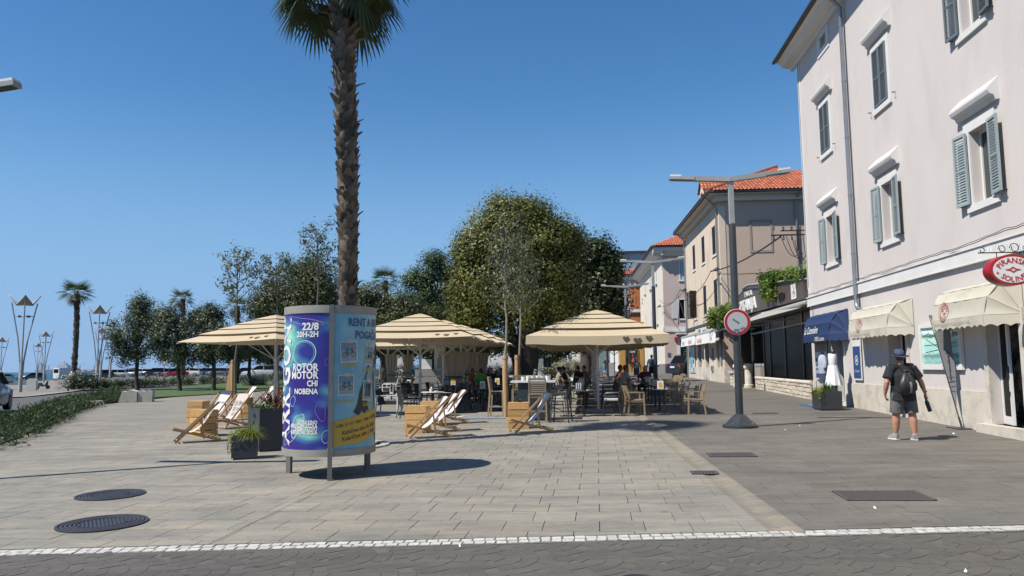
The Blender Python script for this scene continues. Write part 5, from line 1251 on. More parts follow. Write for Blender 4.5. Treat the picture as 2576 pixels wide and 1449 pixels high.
def photo(cu, cv, w, h, rot, bike=True, tone=(.32, .36, .36)):
 c, s = math.cos(rot), math.sin(rot); T = lambda dr: (lambda u, v: sr(dr)(cu + u * c - v * s, cv + u * s + v * c))
 m = MB(); f = T(.0055); m.add([f(-w, -h), f(0, -h), f(w, -h), f(w, h), f(0, h), f(-w, h)], [(0, 1, 4, 5), (1, 2, 3, 4)]); m.build('photo_border', white, pb, fix=False)
 m = MB(); f = T(.0065); a, b = w - .012, h - .012; m.add([f(-a, -b), f(0, -b), f(a, -b), f(a, b * .2), f(0, b * .2), f(-a, b * .2)], [(0, 1, 4, 5), (1, 2, 3, 4)]); m.build('photo_ground', M('photo_ground', tone, .4) if 'photo_ground' not in bpy.data.materials else bpy.data.materials['photo_ground'], pb, fix=False)
 m = MB(); m.add([f(-a, b * .2), f(0, b * .2), f(a, b * .2), f(a, b), f(0, b), f(-a, b)], [(0, 1, 4, 5), (1, 2, 3, 4)]); m.build('photo_sky', bpy.data.materials.get('photo_sky') or M('photo_sky', (.16, .27, .33), .4), pb, fix=False)
 m = MB(); f = T(.0075)
 if bike:
  for q in (-.5, .5): ring2d(m, f, w * .30, w * .30, w * .05, 16, q * w, -h * .25)
  ln = lambda p, q: m.bar(f(*p), f(*q), .009, .003)
  ln((-.5 * w, -h * .25), (-.1 * w, -h * .28)); ln((-.1 * w, -h * .28), (.35 * w, h * .15)); ln((-.25 * w, h * .18), (.35 * w, h * .15)); ln((-.25 * w, h * .25), (-.1 * w, -h * .28)); ln((.5 * w, -h * .25), (.33 * w, h * .32)); ln((-.36 * w, h * .26), (-.14 * w, h * .26)); ln((.22 * w, h * .34), (.42 * w, h * .32)); ln((-.5 * w, -h * .25), (-.25 * w, h * .18))
 else:
  for k in range(5): m.bar(f(-w * .5 + k * w * .25, -h * .6), f(-w * .35 + k * w * .22, h * .7), .016, .003)
 m.build('photo_bike', black, pb, fix=False)
 m = MB(); f = T(.0085); m.add([f(-.04, h - .02), f(.05, h - .03), f(.055, h + .035), f(-.035, h + .03)], [(0, 1, 2, 3)]); m.build('photo_tape', M('tape_pink', (.60, .46, .36), .6) if 'tape_pink' not in bpy.data.materials else bpy.data.materials['tape_pink'], pb, fix=False)
photo(.265, 1.85, .135, .155, .05); photo(.68, 1.80, .115, .15, -.08); photo(1.08, 1.80, .13, .15, 0); photo(.225, 1.36, .125, .15, 0); photo(.63, 1.27, .115, .15, -.06, False)
for t, u, z, s, mt in (('CLASSIC', .13, 1.62, .085, myl), ('ELECTRIC', .53, 1.555, .078, myl), ('ELEC', .98, 1.55, .078, myl), ('E-CARGO', .08, 1.10, .075, myl), ('E-SKIRO', .52, 1.04, .08, myl)):
 put_text('lettering', t, s, lambda u2, v, u=u, z=z: ft(u + u2, z + v), mt, pb, bold=.015, sx=.85)
# ================================================================== PLANTERS
m_plant = M('anthracite_planter', (.030, .034, .040), .5, (.040, .045, .052), 4, .9, spots=None)
m_soil = M('soil', (.05, .035, .022), .95)
lf_lime = leafmat('lime_leaf', (.10, .17, .02), (.33, .36, .05), .35); lf_red = leafmat('burgundy_blade', (.045, .012, .014), (.12, .035, .03), .2); lf_dg = leafmat('green_blade', (.03, .07, .012), (.10, .16, .03), .3)
def blades(name, par, mat, c, n, L0, L1, spread, w=.012, droop=.5, seg=4, up=1.0, zmin=None):
 V = []; Fc = []; T = []; c = Vector(c)
 for i in range(n):
  a = rnd.uniform(0, 2 * math.pi); d = Vector((math.cos(a), math.sin(a), 0)); l = rnd.uniform(L0, L1); sp = rnd.random() ** .7 * spread; t = rnd.random(); b = len(V)
  side = Vector((-d.y, d.x, 0)); p = c + d * rnd.random() * .06; vz = up; vx = sp
  for k in range(seg + 1):
   f = k / seg; ww = w * (1 - f * .92) * (1 if k else .7); V += [p - side * ww, p + side * ww]
   st = Vector((d.x * vx, d.y * vx, vz)).normalized() * l / seg; p = p + st; vz -= droop * (.3 + sp) * 1.3 / seg * 1.6
   if zmin is not None and p.z < zmin: p.z = zmin
  for k in range(seg): Fc.append((b + 2 * k, b + 2 * k + 1, b + 2 * k + 3, b + 2 * k + 2)); T.append(t)
 return np_mesh(name, V, Fc, mat, T, par)
def leafcloud(name, par, mat, centers, n, size, sig, flat=.6, droop=0., tr=(0, 1), asp=.55):
 """n leaves scattered round the given centres, their faces turned mostly outwards from the clump and the crown"""
 C_ = np.asarray(centers, dtype=np.float64)[:, :3]; idx = nrg.integers(0, len(C_), n)
 sg = np.asarray(sig if np.ndim(sig) else [sig] * 3); off = nrg.normal(size=(n, 3)); pos = C_[idx] + off * sg
 cc = C_ - C_.mean(0); cc /= (np.abs(cc).max(0) + 1e-3)
 nv = off * .45 + cc[idx] * .8 + nrg.normal(size=(n, 3)) * .38 + np.array([0, 0, .25]); nv /= np.linalg.norm(nv, axis=1)[:, None]
 d = nrg.normal(size=(n, 3)); d[:, 2] = d[:, 2] * flat - droop * 1.4; d -= nv * (d * nv).sum(1)[:, None]; d /= np.linalg.norm(d, axis=1)[:, None]
 s = np.cross(nv, d); l = (size * nrg.uniform(.6, 1.3, n))[:, None]
 V = np.stack([pos - d * l * .5, pos + s * l * asp * .5 + nv * l * .08, pos + d * l * .5, pos - s * l * asp * .5 + nv * l * .08], 1).reshape(-1, 3)
 Fc = np.arange(4 * n).reshape(n, 4)
 base = nrg.random(len(C_))[idx] * .75 + nrg.random(n) * .25
 return np_mesh(name, V, Fc, mat, tr[0] + (tr[1] - tr[0]) * base, par)
# small square planter with lime grass and trailing creeper
g1 = G(581, 1158); g2_ = G(644, 1155); wv = (V2(g2_) - V2(g1)); W1 = wv.length; an1 = math.atan2(wv.y, wv.x)
mid = V2(g1) + wv / 2 + Vector((-wv.y, wv.x, 0)).normalized() * W1 / 2
PH = P(612, 1098, mid.y - W1 / 2).z - gz(mid.x, mid.y)
pl = thing('small_planter', 'small square anthracite planter with lime grass and trailing yellow creeper', 'planter', onG(mid.x, mid.y), an1)
def tub(par, w, d, h, mat, t=.02):
 m = MB(); m.bb(-w / 2, w / 2, -d / 2, -d / 2 + t, .03, h); m.bb(-w / 2, w / 2, d / 2 - t, d / 2, .03, h); m.bb(-w / 2, -w / 2 + t, -d / 2 + t, d / 2 - t, .03, h); m.bb(w / 2 - t, w / 2, -d / 2 + t, d / 2 - t, .03, h); m.bb(-w / 2 + .03, w / 2 - .03, -d / 2 + .03, d / 2 - .03, 0, .03); m.build('tub', mat, par)
 MB().bb(-w / 2 + t, w / 2 - t, -d / 2 + t, d / 2 - t, h - .12, h - .05).build('soil', m_soil, par)
tub(pl, W1, W1, PH, m_plant)
blades('grass_tuft', pl, lf_lime, (.10, 0, PH - .05), 420, .22, .42, 1.5, .007, 1.0)
leafcloud('creeper', pl, lf_lime, [(-W1 / 2 - .03 + .05 * rnd.random(), -W1 / 2 + .25 * rnd.random(), PH + .06 - q) for q in (0, .03, .06, .1, .14, .18, .22, .26, .30, .34)] + [(-W1 / 2 + .1 + .1 * rnd.random(), -.1 + .2 * rnd.random(), PH + .06) for _ in range(9)], 900, .035, (.045, .06, .035), tr=(.4, 1))
m = MB()
for k in range(14):
 a = 2 * math.pi * k / 14; m.bar((.02 + .05 * math.cos(a), -W1 / 2 - .001, .26 + .05 * math.sin(a)), (.02 + .10 * math.cos(a), -W1 / 2 - .001, .26 + .10 * math.sin(a)), .012, .002)
m_emb = M('embossed_mark', (.018, .02, .024), .6); m.build('sun_mark', m_emb, pl)
# tall planter
gA = G(651, 1138); gB = G(606, 1118)
d1_ = V2(gB - gA).normalized(); e1 = Vector((d1_.y, -d1_.x, 0)); Wb = 1.12
Cb = V2(gA) + e1 * Wb / 2 + Vector((-e1.y, e1.x, 0)) * Wb / 2
PB_ = P(651, 1030, gA.y).z - gz(gA.x, gA.y)
pl2 = thing('tall_planter', 'tall square anthracite planter with burgundy cordylines and ferns', 'planter', onG(Cb.x, Cb.y), math.atan2(e1.y, e1.x))
tub(pl2, Wb, Wb, PB_, m_plant)
blades('burgundy_cordyline', pl2, lf_red, (-.22, -.12, PB_ - .05), 70, .40, .62, 1.0, .015, .35); blades('tall_cordyline', pl2, lf_red, (.30, .1, PB_ + .05), 110, .6, .95, 1.5, .018, .45)
blades('flax', pl2, lf_dg, (.15, -.1, PB_ - .05), 160, .35, .65, 1.3, .012, .6); leafcloud('ground_leaves', pl2, lf_dg, [(rnd.uniform(-.5, .5), rnd.uniform(-.5, .5), PB_ + .02) for _ in range(25)], 900, .05, (.06, .06, .04)); leafcloud('red_leaves', pl2, leafmat('red_leaf', (.18, .03, .02), (.35, .08, .05)), [(-.05, -.38, PB_ + .03), (-.15, -.36, PB_ + .03), (.02, -.35, PB_ + .02)], 160, .04, .04)
m = MB()
for k in range(16):
 a = 2 * math.pi * k / 16; m.bar((-Wb / 2 - .001, -.1 + .06 * math.cos(a), PB_ * .72 + .06 * math.sin(a)), (-Wb / 2 - .001, -.1 + .13 * math.cos(a), PB_ * .72 + .13 * math.sin(a)), .016, .002)
m.build('sun_mark', m_emb, pl2)
# planter by the shops
q = FA.w(7.05, 1.05); pl3 = thing('shop_planter', 'anthracite planter with bushy grass and trailing ivy by the clothes shop', 'planter', onG(q.x, q.y), FA.rot)
tub(pl3, .86, .62, .56, m_plant); blades('grass_tuft', pl3, lf_dg, (0, 0, .5), 600, .3, .55, 1.7, .008, .9); leafcloud('trailing_ivy', pl3, lf_lime, [(-.42 + .8 * rnd.random(), .28 + .05 * rnd.random(), .60 - .2 * rnd.random() ** 2) for _ in range(22)] + [(-.40, .30, .60 - .05 * k) for k in range(7)], 700, .045, (.05, .04, .04), tr=(.1, .8))
q = G(2585, 1086); pl4 = thing('doorstep_plant', 'low dark green leafy plant at the foot of the open shop door', 'plant', onG(q.x, q.y), 0)
MB().lathe([(.13, 0), (.16, .22), (.14, .22), (.13, .18)], 16).build('pot', m_plant, pl4); leafcloud('leaves', pl4, lf_dg, [(rnd.uniform(-.2, .2), rnd.uniform(-.2, .2), rnd.uniform(.24, .5)) for _ in range(12)], 500, .09, .06)
# ================================================================== DECK CHAIRS AND CRATES
m_canvas = M('white_canvas', (.76, .76, .80), .9, (.70, .70, .75), 6, .8, trans=.18); m_canvas_p = M('printed_canvas', (.68, .62, .60), .9, (.60, .53, .50), 7, .9, trans=.18)
m_ink = M('grey_canvas_print', (.30, .28, .27), .9)
def deck_chair(printed):
 t = thing('deck_chair', 'x', 'deck chair')
 h = .29; hi = .255
 A0, A1 = Vector((.44, 0, .02)), Vector((-.52, 0, .97)); B0, B1 = Vector((.50, 0, .34)), Vector((-.62, 0, .03))
 for s in (-1, 1):
  y = Vector((0, s * h, 0)); MB().bar(A0 + y, A1 + y, .022, .05).build('long_rail', woodrail, t); y2 = Vector((0, s * hi, 0))
  r = MB().bar(B0 + y2, B1 + y2, .022, .05).build('seat_rail', woodrail, t); m = MB()
  for k in range(4):
   f = .70 + .075 * k; c = B0.lerp(B1, f) + y2; m.tube([c + Vector((.03, 0, .02)), c + Vector((-.015, 0, .055)), c + Vector((-.05, 0, .045)), c + Vector((-.055, 0, .02))], [.018, .014, .012, .005], 5)
  m.build('notch', woodrail, r)
  y3 = Vector((0, s * (h + .022), 0)); MB().bar(A0.lerp(A1, .60) + y3, Vector((-.20, 0, .10)) + y3, .02, .042).build('prop', woodrail, t)
 for p, w in ((A1, h + .03), (B0, hi + .02), (A0.lerp(A1, .05), h), (B1.lerp(B0, .06), hi)): MB().tube([p + Vector((0, -w, 0)), p + Vector((0, w, 0))], .016, 6).build('crossbar', woodrail, t)
 top, bot = A1 + Vector((.0, 0, .02)), B0 + Vector((0, 0, .02)); w = .225
 def f(u, v):
  p = top.lerp(bot, v); sag_ = Vector((-.10, 0, -.27)) * (4 * v * (1 - v)) * (.55 + .9 * v) * 1.1; return p + sag_ + Vector((0, (u - .5) * 2 * w, .012 * math.cos((u - .5) * 3)))
 mt = m_canvas_p if printed else m_canvas
 cv = MB().grid(f, 8, 22).build('canvas', mt, t, smooth=True)
 def pr(v0): return lambda u, v: f(.5 + u / (2 * w), v0 - v / 1.35) + Vector((.006, 0, .006))
 if printed:
  for s_, txt in ((.16, 'ČE ŽIVIŠ'), (.29, 'ŽE 100'), (.42, 'LET')): put_text('canvas_print', txt, .155, pr(s_ + .1), m_ink, t, 'CENTER', .03, sx=.68)
 else: put_text('canvas_print', 'Corona', .12, pr(.32), m_ink, t, 'CENTER', .01, sx=.8)
 return t
dcw, dcp = deck_chair(False), deck_chair(True)
def crate():
 t = thing('wooden_crate', 'x', 'crate'); W, D, H = .50, .40, .30
 for tier in (0, 1):
  z = tier * (H + .012)
  for sx in (-1, 1):
   for sy in (-1, 1): MB().bb(sx * (W / 2 - .035) - .02, sx * (W / 2 - .035) + .02, sy * (D / 2 - .035) - .02, sy * (D / 2 - .035) + .02, z, z + H).build('corner_post', wood, t)
  for k, (a, b) in enumerate(((.0, .135), (.155, .30))):
   for s in (-1, 1): MB().bb(-W / 2, W / 2, s * D / 2 - .008, s * D / 2 + .008, z + a, z + b).build('slat', wood, t); MB().bb(s * W / 2 - .017, s * W / 2, -D / 2 + .009, D / 2 - .009, z + a, z + b).build('slat', wood, t)
 for k in range(4): MB().bb(-W / 2 - .01, W / 2 + .01, -D / 2 + k * D / 4 + .002, -D / 2 + (k + 1) * D / 4 - .004, 2 * H + .014, 2 * H + .03).build('top_board', wood, t)
 return t
crt = crate()
used = set()
def pl_(root, pos, rz, label, group, scale=None):
 f = root.name not in used; used.add(root.name); return put(root, f, pos, rz, label, group, scale)
gd_ = 'deck chairs on the plaza'; gc_ = 'wooden crates used as tables'
FL = R_(180)                                             # faces -X
def gp_(x, y): v = G(x, y); return v
pl_(dcp, gp_(488, 1112), FL + R_(26), 'printed deck chair nearest the camera in the left group, beside a tall crate', gd_, .9)
pl_(dcw, gp_(540, 1060), FL + R_(66), 'white deck chair with small round logo, behind the printed one in the left group', gd_, .9)
pl_(dcp, gp_(577, 1077), FL + R_(62), 'printed deck chair right of the crate and left of the tall planter', gd_, .9)
pl_(dcw, gp_(606, 1038), FL + R_(40), 'distant white deck chair seen over the tall planter, beside a small crate', gd_, .9)
pl_(dcw, gp_(655, 1036), FL + R_(40), 'distant white deck chair behind the burgundy plant of the tall planter', gd_, .9)
pl_(dcw, gp_(690, 1032), FL + R_(10), 'distant deck chair partly hidden by the advertising stand', gd_, .9)
pl_(dcw, gp_(1070, 1101), FL + R_(17), 'white deck chair nearest the camera in the row of three right of the advertising stand', gd_, .9)
pl_(dcw, gp_(1098, 1086), FL + R_(17), 'middle white deck chair in the row of three right of the advertising stand', gd_, .9)
pl_(dcw, gp_(1125, 1066), FL + R_(17), 'farthest white deck chair in the row of three right of the advertising stand', gd_, .9)
pl_(dcw, gp_(1331, 1088), FL + R_(15), 'single white deck chair by the tree stake and the bar table', gd_, .9)
pl_(crt, gp_(512, 1097), R_(-30), 'crate stack beside the printed deck chairs at the left', gc_)
pl_(crt, gp_(498, 1062), R_(-10), 'crate stack half hidden behind the white deck chair at the left', gc_)
pl_(crt, gp_(612, 1050), R_(5), 'small crate stack seen above the tall planter', gc_)
pl_(crt, gp_(1051, 1088), R_(-8), 'crate stack behind the nearest deck chair right of the advertising stand', gc_)
pl_(crt, gp_(1086, 1070), R_(-8), 'crate stack between the second and third deck chair of the row', gc_)
pl_(crt, gp_(1306, 1077), R_(-4), 'crate stack with a round ashtray at the single deck chair', gc_)
q = gp_(1306, 1077); t = thing('ashtray', 'round dark ashtray on the crate by the single deck chair', 'ashtray', q + Vector((0, 0, .645)), 0); MB().lathe([(.05, 0), (.075, .05), (.07, .05), (.045, .012)], 14).build('bowl', black, t, smooth=True)
t = thing('table_caddy', 'small dark disc shaped menu caddy standing on the crate by the single deck chair', 'caddy', q + Vector((-.06, .1, .645)), 0); MB().loft([[(.07 * math.cos(a), y, .075 + .07 * math.sin(a)) for a in [2 * math.pi * k / 18 for k in range(18)]] for y in (-.02, .02)]).build('disc', darkgrey, t)
# ================================================================== PARASOLS
m_cloth = M('beige_parasol_cloth', (.54, .445, .30), .85, (.48, .385, .25), 1.4, .9, trans=.05); m_heart = M('brown_heart_print', (.10, .072, .045), .8)
def parasol(half, ze, zt, valance, arm=.95):
 """square five tier parasol; ze = edge height, zt = top height"""
 t = thing('parasol', 'x', 'parasol'); N_ = 5
 MB().tube([(0, 0, .0), (0, 0, zt - .12)], .045, 10).build('pole', white, t, smooth=True)
 m = MB(); m.box((0, 0, .035), (.9, .9, .07)); m.build('base_plate', M('base_slab', (.30, .31, .31), .7) if 'base_slab' not in bpy.data.materials else bpy.data.materials['base_slab'], t)
 MB().lathe([(.07, 1.18), (.07, 1.26), (.05, 1.28)], 10).build('collar', white, t); m = MB()
 for k in range(6): a = k * math.pi / 3; m.tube([(0, 0, 1.22), (.10 * math.cos(a), .10 * math.sin(a), 1.12), (.13 * math.cos(a), .13 * math.sin(a), 1.15)], .01, 4)
 m.build('coat_hook', white, t)
 fr = [1.0, .79, .60, .42, .24, .0]
 zat = lambda f: ze + (zt - ze) * (1 - f) ** .93
 for k in range(N_):
  fo, fi = fr[k], max(fr[k + 1] - .055, .02); dz = .035 + .032 * k if k else 0
  m = MB()
  for s in range(4):
   a0 = math.pi / 4 + s * math.pi / 2; a1 = a0 + math.pi / 2
   def f(u, v, a0=a0, a1=a1):
    q = fo + (fi - fo) * v; r = half * 2 ** .5 * q
    x = r * (math.cos(a0) * (1 - u) + math.cos(a1) * u); y = r * (math.sin(a0) * (1 - u) + math.sin(a1) * u)
    sg_ = -.035 * half * q * math.sin(math.pi * u) * (.6 if k == 0 else .3)
    return (x, y, zat(q) + dz + sg_)
   m.grid(f, 8, 3)
  m.build('canopy_tier', m_cloth, t, fix=False)
 m = MB(); m.box((0, 0, zt + .11), (.30, .30, .03)); m.build('cap', m_cloth, t)
 if valance:
  m = MB()
  for s in range(4):
   a0 = math.pi / 4 + s * math.pi / 2; a1 = a0 + math.pi / 2; r = half * 2 ** .5 * 1.003
   m.grid(lambda u, v, a0=a0, a1=a1: ((r + .02 * v) * (math.cos(a0) * (1 - u) + math.cos(a1) * u), (r + .02 * v) * (math.sin(a0) * (1 - u) + math.sin(a1) * u), ze - .035 * half * .6 * math.sin(math.pi * u) - valance * v + .012 * math.sin(u * 19) * v), 16, 2)
  m.build('valance', m_cloth, t, smooth=True, angle=50)
 hub = ze - .55
 for k in range(8):
  a = k * math.pi / 4 + math.pi / 4; R2 = half * (2 ** .5 if k % 2 == 0 else 1.0); d = Vector((math.cos(a), math.sin(a), 0))
  r0 = Vector((0, 0, zt - .1)); r1 = d * R2 * 1.0 + Vector((0, 0, ze + (-.045 if k % 2 == 0 else -.08))); rib = MB().bar(r0, r1, .022, .032).build('rib', white, t)
  MB().bar((d * .05) + Vector((0, 0, hub)), r0.lerp(r1, .50), .018, .024).build('strut', white, rib)
 MB().lathe([(.07, hub - .06), (.075, hub), (.06, hub + .05)], 10).build('hub', white, t)
 for s in range(4):                                    # three hearts near one end of every lower edge
  rot = Matrix.Rotation(s * math.pi / 2, 3, 'Z'); m = MB()
  for du, dv, sc in ((-.30, .02, .16), (0, -.04, .20), (.30, .03, .16)):
   pts = []
   for k in range(22):
    th = 2 * math.pi * k / 22; pts.append((16 * math.sin(th) ** 3 / 34 * sc, (13 * math.cos(th) - 5 * math.cos(2 * th) - 2 * math.cos(3 * th) - math.cos(4 * th)) / 34 * sc))
   out = []
   for px_, py_ in pts:
    u = half * .56 + du + px_
    v = .22 + dv + py_; q = 1 - .21 * v / .45; x_ = u; y_ = -half * q
    uu = (u / (half * q) + 1) / 2; z_ = zat(q) - .035 * half * q * math.sin(math.pi * uu) * .6 + .014
    out.append(rot @ Vector((x_, y_ - .012, z_)))
   if valance: out = [rot @ Vector((half * .56 + du * 1.1 + a * 1.25, -half * 1.003 - .03, ze - .035 * half * .6 * .9 - .115 + dv + b_ * 1.2)) for a, b_ in pts]
   m.add(out, [tuple(range(22))])
  m.build('heart_print', m_heart, t, fix=False)
 return t
gu = 'beige parasols over the cafe terrace'
def zrel(x, y, Y): p = P(x, y, Y); return p.z - gz(p.x, p.y)
uA = parasol(2.1, 2.44, 3.17, .0); uB = parasol(2.08, 2.34, 3.06, .26)
def upos(x, Y): p = P(x, 950, Y); return onG(p.x, p.y)
pl_(uB, upos(1504, 24.6), -YAW, 'front parasol right of the big tree, deep valance with three hearts', gu)
b0 = V2(upos(1504, 24.6))
for k, lab in enumerate(('second parasol hidden close behind the front one with the deep valance', 'third parasol in the right row, mostly hidden by the two before it', 'fourth parasol deep under the right row, only struts and pole in view')):
 p = b0 + EV * 4.5 * (k + 1) + Vector((-.08 * (k + 1), 0, 0)); pl_(uB, onG(p.x, p.y), -YAW, lab, gu)
pl_(uA, upos(1057, 26.6), -YAW + R_(3), 'big five tier parasol right of the advertising stand, hearts at its front edge', gu)
b1 = V2(upos(1057, 26.6))
for k, lab in enumerate(('second parasol in the middle row behind the one by the advertising stand', 'third parasol in the middle row, its edge showing past the right end', 'farthest parasol of the middle row')):
 p = b1 + EV * 4.6 * (k + 1) + Vector((-.10 * (k + 1), 0, 0)); pl_(uA, onG(p.x, p.y), -YAW + R_(3), lab, gu)
pl_(uA, upos(976, 38.5), R_(4), 'distant parasol right behind the advertising stand with a tied white curtain at its pole', gu)
pl_(uA, upos(1026, 44), R_(4), 'most distant parasol beyond the middle row near the grass', gu)
pl_(uA, upos(692, 24.2), R_(-28), 'left parasol standing alone behind the planters and deck chairs', gu, .97)
p = P(1450, 880, 64); pl_(uA, onG(p.x, p.y), R_(15), 'far striped parasol beyond the lawn seen under the front parasol left of its pole', gu)
p = P(1545, 880, 66); pl_(uA, onG(p.x, p.y), R_(5), 'far striped parasol seen under the front parasol right of its pole', gu)
p = P(1300, 880, 66); pl_(uA, onG(p.x, p.y), R_(25), 'far striped parasol seen between the tree stake and the big tree trunk', gu)
# ================================================================== CAFE FURNITURE
m_black_w = M('black_woven_seat', (.018, .018, .019), .7); m_cush = M('pale_cushion', (.62, .60, .55), .9); m_brown_top = M('dark_table_top', (.06, .055, .05), .35); m_whitetop = M('white_table_top', (.72, .72, .71), .3)
def rbar(m, p, q, r, n=6): m.tube([p, q], r, n)
def tan_chair():
 t = thing('slatted_armchair', 'x', 'chair'); w = .27                    # faces +X
 for s in (-1, 1):
  y = s * w; MB().bar((.23, y, 0), (.21, y, .66), .045, .03, (0, 1, 0)).build('leg', tan, t)
  MB().loft([[(x - .022, y - .016, z), (x + .022, y - .016, z), (x + .022, y + .016, z), (x - .022, y + .016, z)] for x, z in ((-.27, 0), (-.21, .42), (-.23, .62), (-.31, .87))]).build('leg', tan, t)
  MB().bar((.235, y, .66), (-.24, y, .66), .045, .028).build('armrest', tan, t); 
 m = MB()
 for k in range(7): m.bar((.21 - .07 * k, -w, .445 - .004 * k), (.21 - .07 * k, w, .445 - .004 * k), .055, .022)
 m.bar((.21, -w, .41), (.21, w, .41), .02, .05); m.bar((-.21, -w, .40), (-.21, w, .40), .02, .05)
 for s in (-1, 1): m.bar((.21, s * (w - .02), .41), (-.21, s * (w - .02), .40), .022, .05)
 m.build('seat', tan, t); m = MB()
 for k in range(7):
  z = .50 + .055 * k; x = -.215 - .09 * max(0, (z - .55) / .32); m.bar((x, -w, z), (x, w, z), .02, .034)
 m.build('backrest', tan, t); return t
def tan_stool():
 t = thing('slatted_bar_stool', 'x', 'bar stool'); w = .22
 for s in (-1, 1):
  y = s * w; MB().bar((.21, y * 1.06, 0), (.18, y, .74), .04, .04, (0, 1, 0)).build('leg', tan, t)
  MB().loft([[(x - .022, yy - .018, z), (x + .022, yy - .018, z), (x + .022, yy + .018, z), (x - .022, yy + .018, z)] for x, z, yy in ((-.25, 0, y * 1.1), (-.19, .74, y), (-.25, 1.16, y))]).build('leg', tan, t)
 m = MB()
 for k in range(6): m.bar((.18 - .075 * k, -w, .75), (.18 - .075 * k, w, .75), .06, .022)
 m.bar((.18, -w, .70), (.18, w, .70), .025, .07); m.bar((-.19, -w, .70), (-.19, w, .70), .025, .09); m.build('seat', tan, t); m = MB()
 for k in range(7): z = .82 + .052 * k; m.bar((-.195 - .06 * (z - .74) / .42, -w, z), (-.195 - .06 * (z - .74) / .42, w, z), .02, .032)
 m.bar((-.25, -w, 1.17), (-.25, w, 1.17), .03, .04); m.build('backrest', tan, t); m = MB(); m.bar((.20, -w, .28), (.20, w, .28), .03, .04); m.bar((-.23, -w, .30), (-.23, w, .30), .03, .04)
 for s in (-1, 1): m.bar((.2, s * w * 1.05, .3), (-.23, s * w * 1.08, .3), .025, .03)
 m.build('footrest', tan, t); return t
def dark_stool():
 t = thing('dark_bar_stool', 'x', 'bar stool')
 for sx, sy in ((1, 1), (1, -1), (-1, 1), (-1, -1)): MB().tube([(sx * .25, sy * .24, 0), (sx * .19, sy * .2, .74)], .02, 7).build('leg', darkgrey, t)
 MB().loft([[(x, y, z) for x, y in ((-.21, -.21), (.2, -.22), (.22, 0), (.2, .22), (-.21, .21))] for z in (.74, .775)]).build('seat', darkgrey, t)
 MB().grid(lambda u, v: (-.19 - .09 * v + .03 * math.cos((u - .5) * 3) * -1, (u - .5) * .42 * (1 - .25 * v * v), .76 + .33 * v), 8, 6).build('backrest', darkgrey, t, smooth=True)
 m = MB()
 for a, b in (((.24, .23), (.24, -.23)), ((-.24, .23), (-.24, -.23)), ((.235, .23), (-.235, .23)), ((.235, -.23), (-.235, -.23))): m.tube([(a[0], a[1], .27), (b[0], b[1], .27)], .014, 6)
 m.tube([(.22, .21, .42), (-.22, -.21, .2)], .012, 5); m.build('footrest', darkgrey, t); return t
def metal_chair(cush):
 t = thing('metal_armchair', 'x', 'chair'); w = .26
 for s in (-1, 1):
  y = s * w; MB().tube([(.25, y, 0), (.21, y, .45), (.20, y, .60), (.16, y, .66), (-.20, y, .67)], .013, 6).build('leg', darkgrey, t, smooth=True); MB().tube([(-.28, y, 0), (-.20, y, .45), (-.23, y, .67), (-.28, y, .84)], .013, 6).build('leg', darkgrey, t, smooth=True)
 m = MB()
 for k in range(9): q = -w + .02 + k * (2 * w - .04) / 8; m.bar((.21, q, .445), (-.20, q, .44), .03, .012)
 m.tube([(.21, -w, .44), (.21, w, .44)], .012, 6); m.tube([(-.2, -w, .44), (-.2, w, .44)], .012, 6); m.build('seat', darkgrey, t); m = MB()
 for k in range(9): q = -w + .02 + k * (2 * w - .04) / 8; m.bar((-.205, q, .47), (-.275, q, .83), .028, .01)
 m.tube([(-.28, -w, .84), (-.28, w, .84)], .014, 6); m.build('backrest', darkgrey, t)
 if cush: MB().loft([[(x, y, z) for x, y in ((-.18, -.22), (.2, -.22), (.22, 0), (.2, .22), (-.18, .22))] for z in (.455, .50)]).build('cushion', m_cush, t)
 return t
def woven_chair():
 t = thing('woven_armchair', 'x', 'chair'); w = .28
 for s in (-1, 1): MB().tube([(.27, s * w, 0), (.24, s * w, .45), (.25, s * w, .62), (.20, s * w, .67), (-.15, s * w, .66)], .015, 6).build('leg', darkgrey, t, smooth=True); MB().tube([(-.30, s * w * .95, 0), (-.2, s * w, .45), (-.3, s * w * .95, .86)], .015, 6).build('leg', darkgrey, t, smooth=True)
 MB().bb(-.22, .25, -w + .02, w - .02, .42, .46).build('seat', m_black_w, t); MB().grid(lambda u, v: (-.21 - .1 * v - .02 * math.cos((u - .5) * 3), (u - .5) * 2 * (w - .02), .45 + .42 * v), 6, 4).build('backrest', m_black_w, t, smooth=True); return t
def lounge_chair():
 t = thing('white_frame_chair', 'x', 'chair'); w = .31
 for s in (-1, 1):
  MB().bar((.34, s * w, 0), (.34, s * w, .62), .04, .03, (0, 1, 0)).build('leg', white, t); MB().bar((-.36, s * w, 0), (-.30, s * w, .62), .04, .03, (0, 1, 0)).build('leg', white, t); MB().bar((.36, s * w, .62), (-.36, s * w, .62), .05, .025).build('armrest', white, t); MB().bar((.34, s * w, .02), (-.36, s * w, .02), .03, .03).build('sled', white, t)
 m = MB(); m.bar((.34, -w, .33), (.34, w, .33), .03, .04); m.bar((-.3, -w, .33), (-.3, w, .33), .03, .04); m.bar((-.30, -w, .45), (-.42, -w, .88), .03, .03); m.bar((-.30, w, .45), (-.42, w, .88), .03, .03)
 for k in range(4): m.bar((-.32 - .03 * k, -w, .52 + .115 * k), (-.32 - .03 * k, w, .52 + .115 * k), .02, .04)
 m.build('frame', white, t); MB().bb(-.28, .32, -w + .02, w - .02, .34, .44).build('seat_cushion', m_black_w, t); MB().box((-.30, 0, .62), (.09, 2 * w - .06, .40), Matrix.Rotation(-.25, 3, 'Y')).build('back_cushion', m_black_w, t); return t
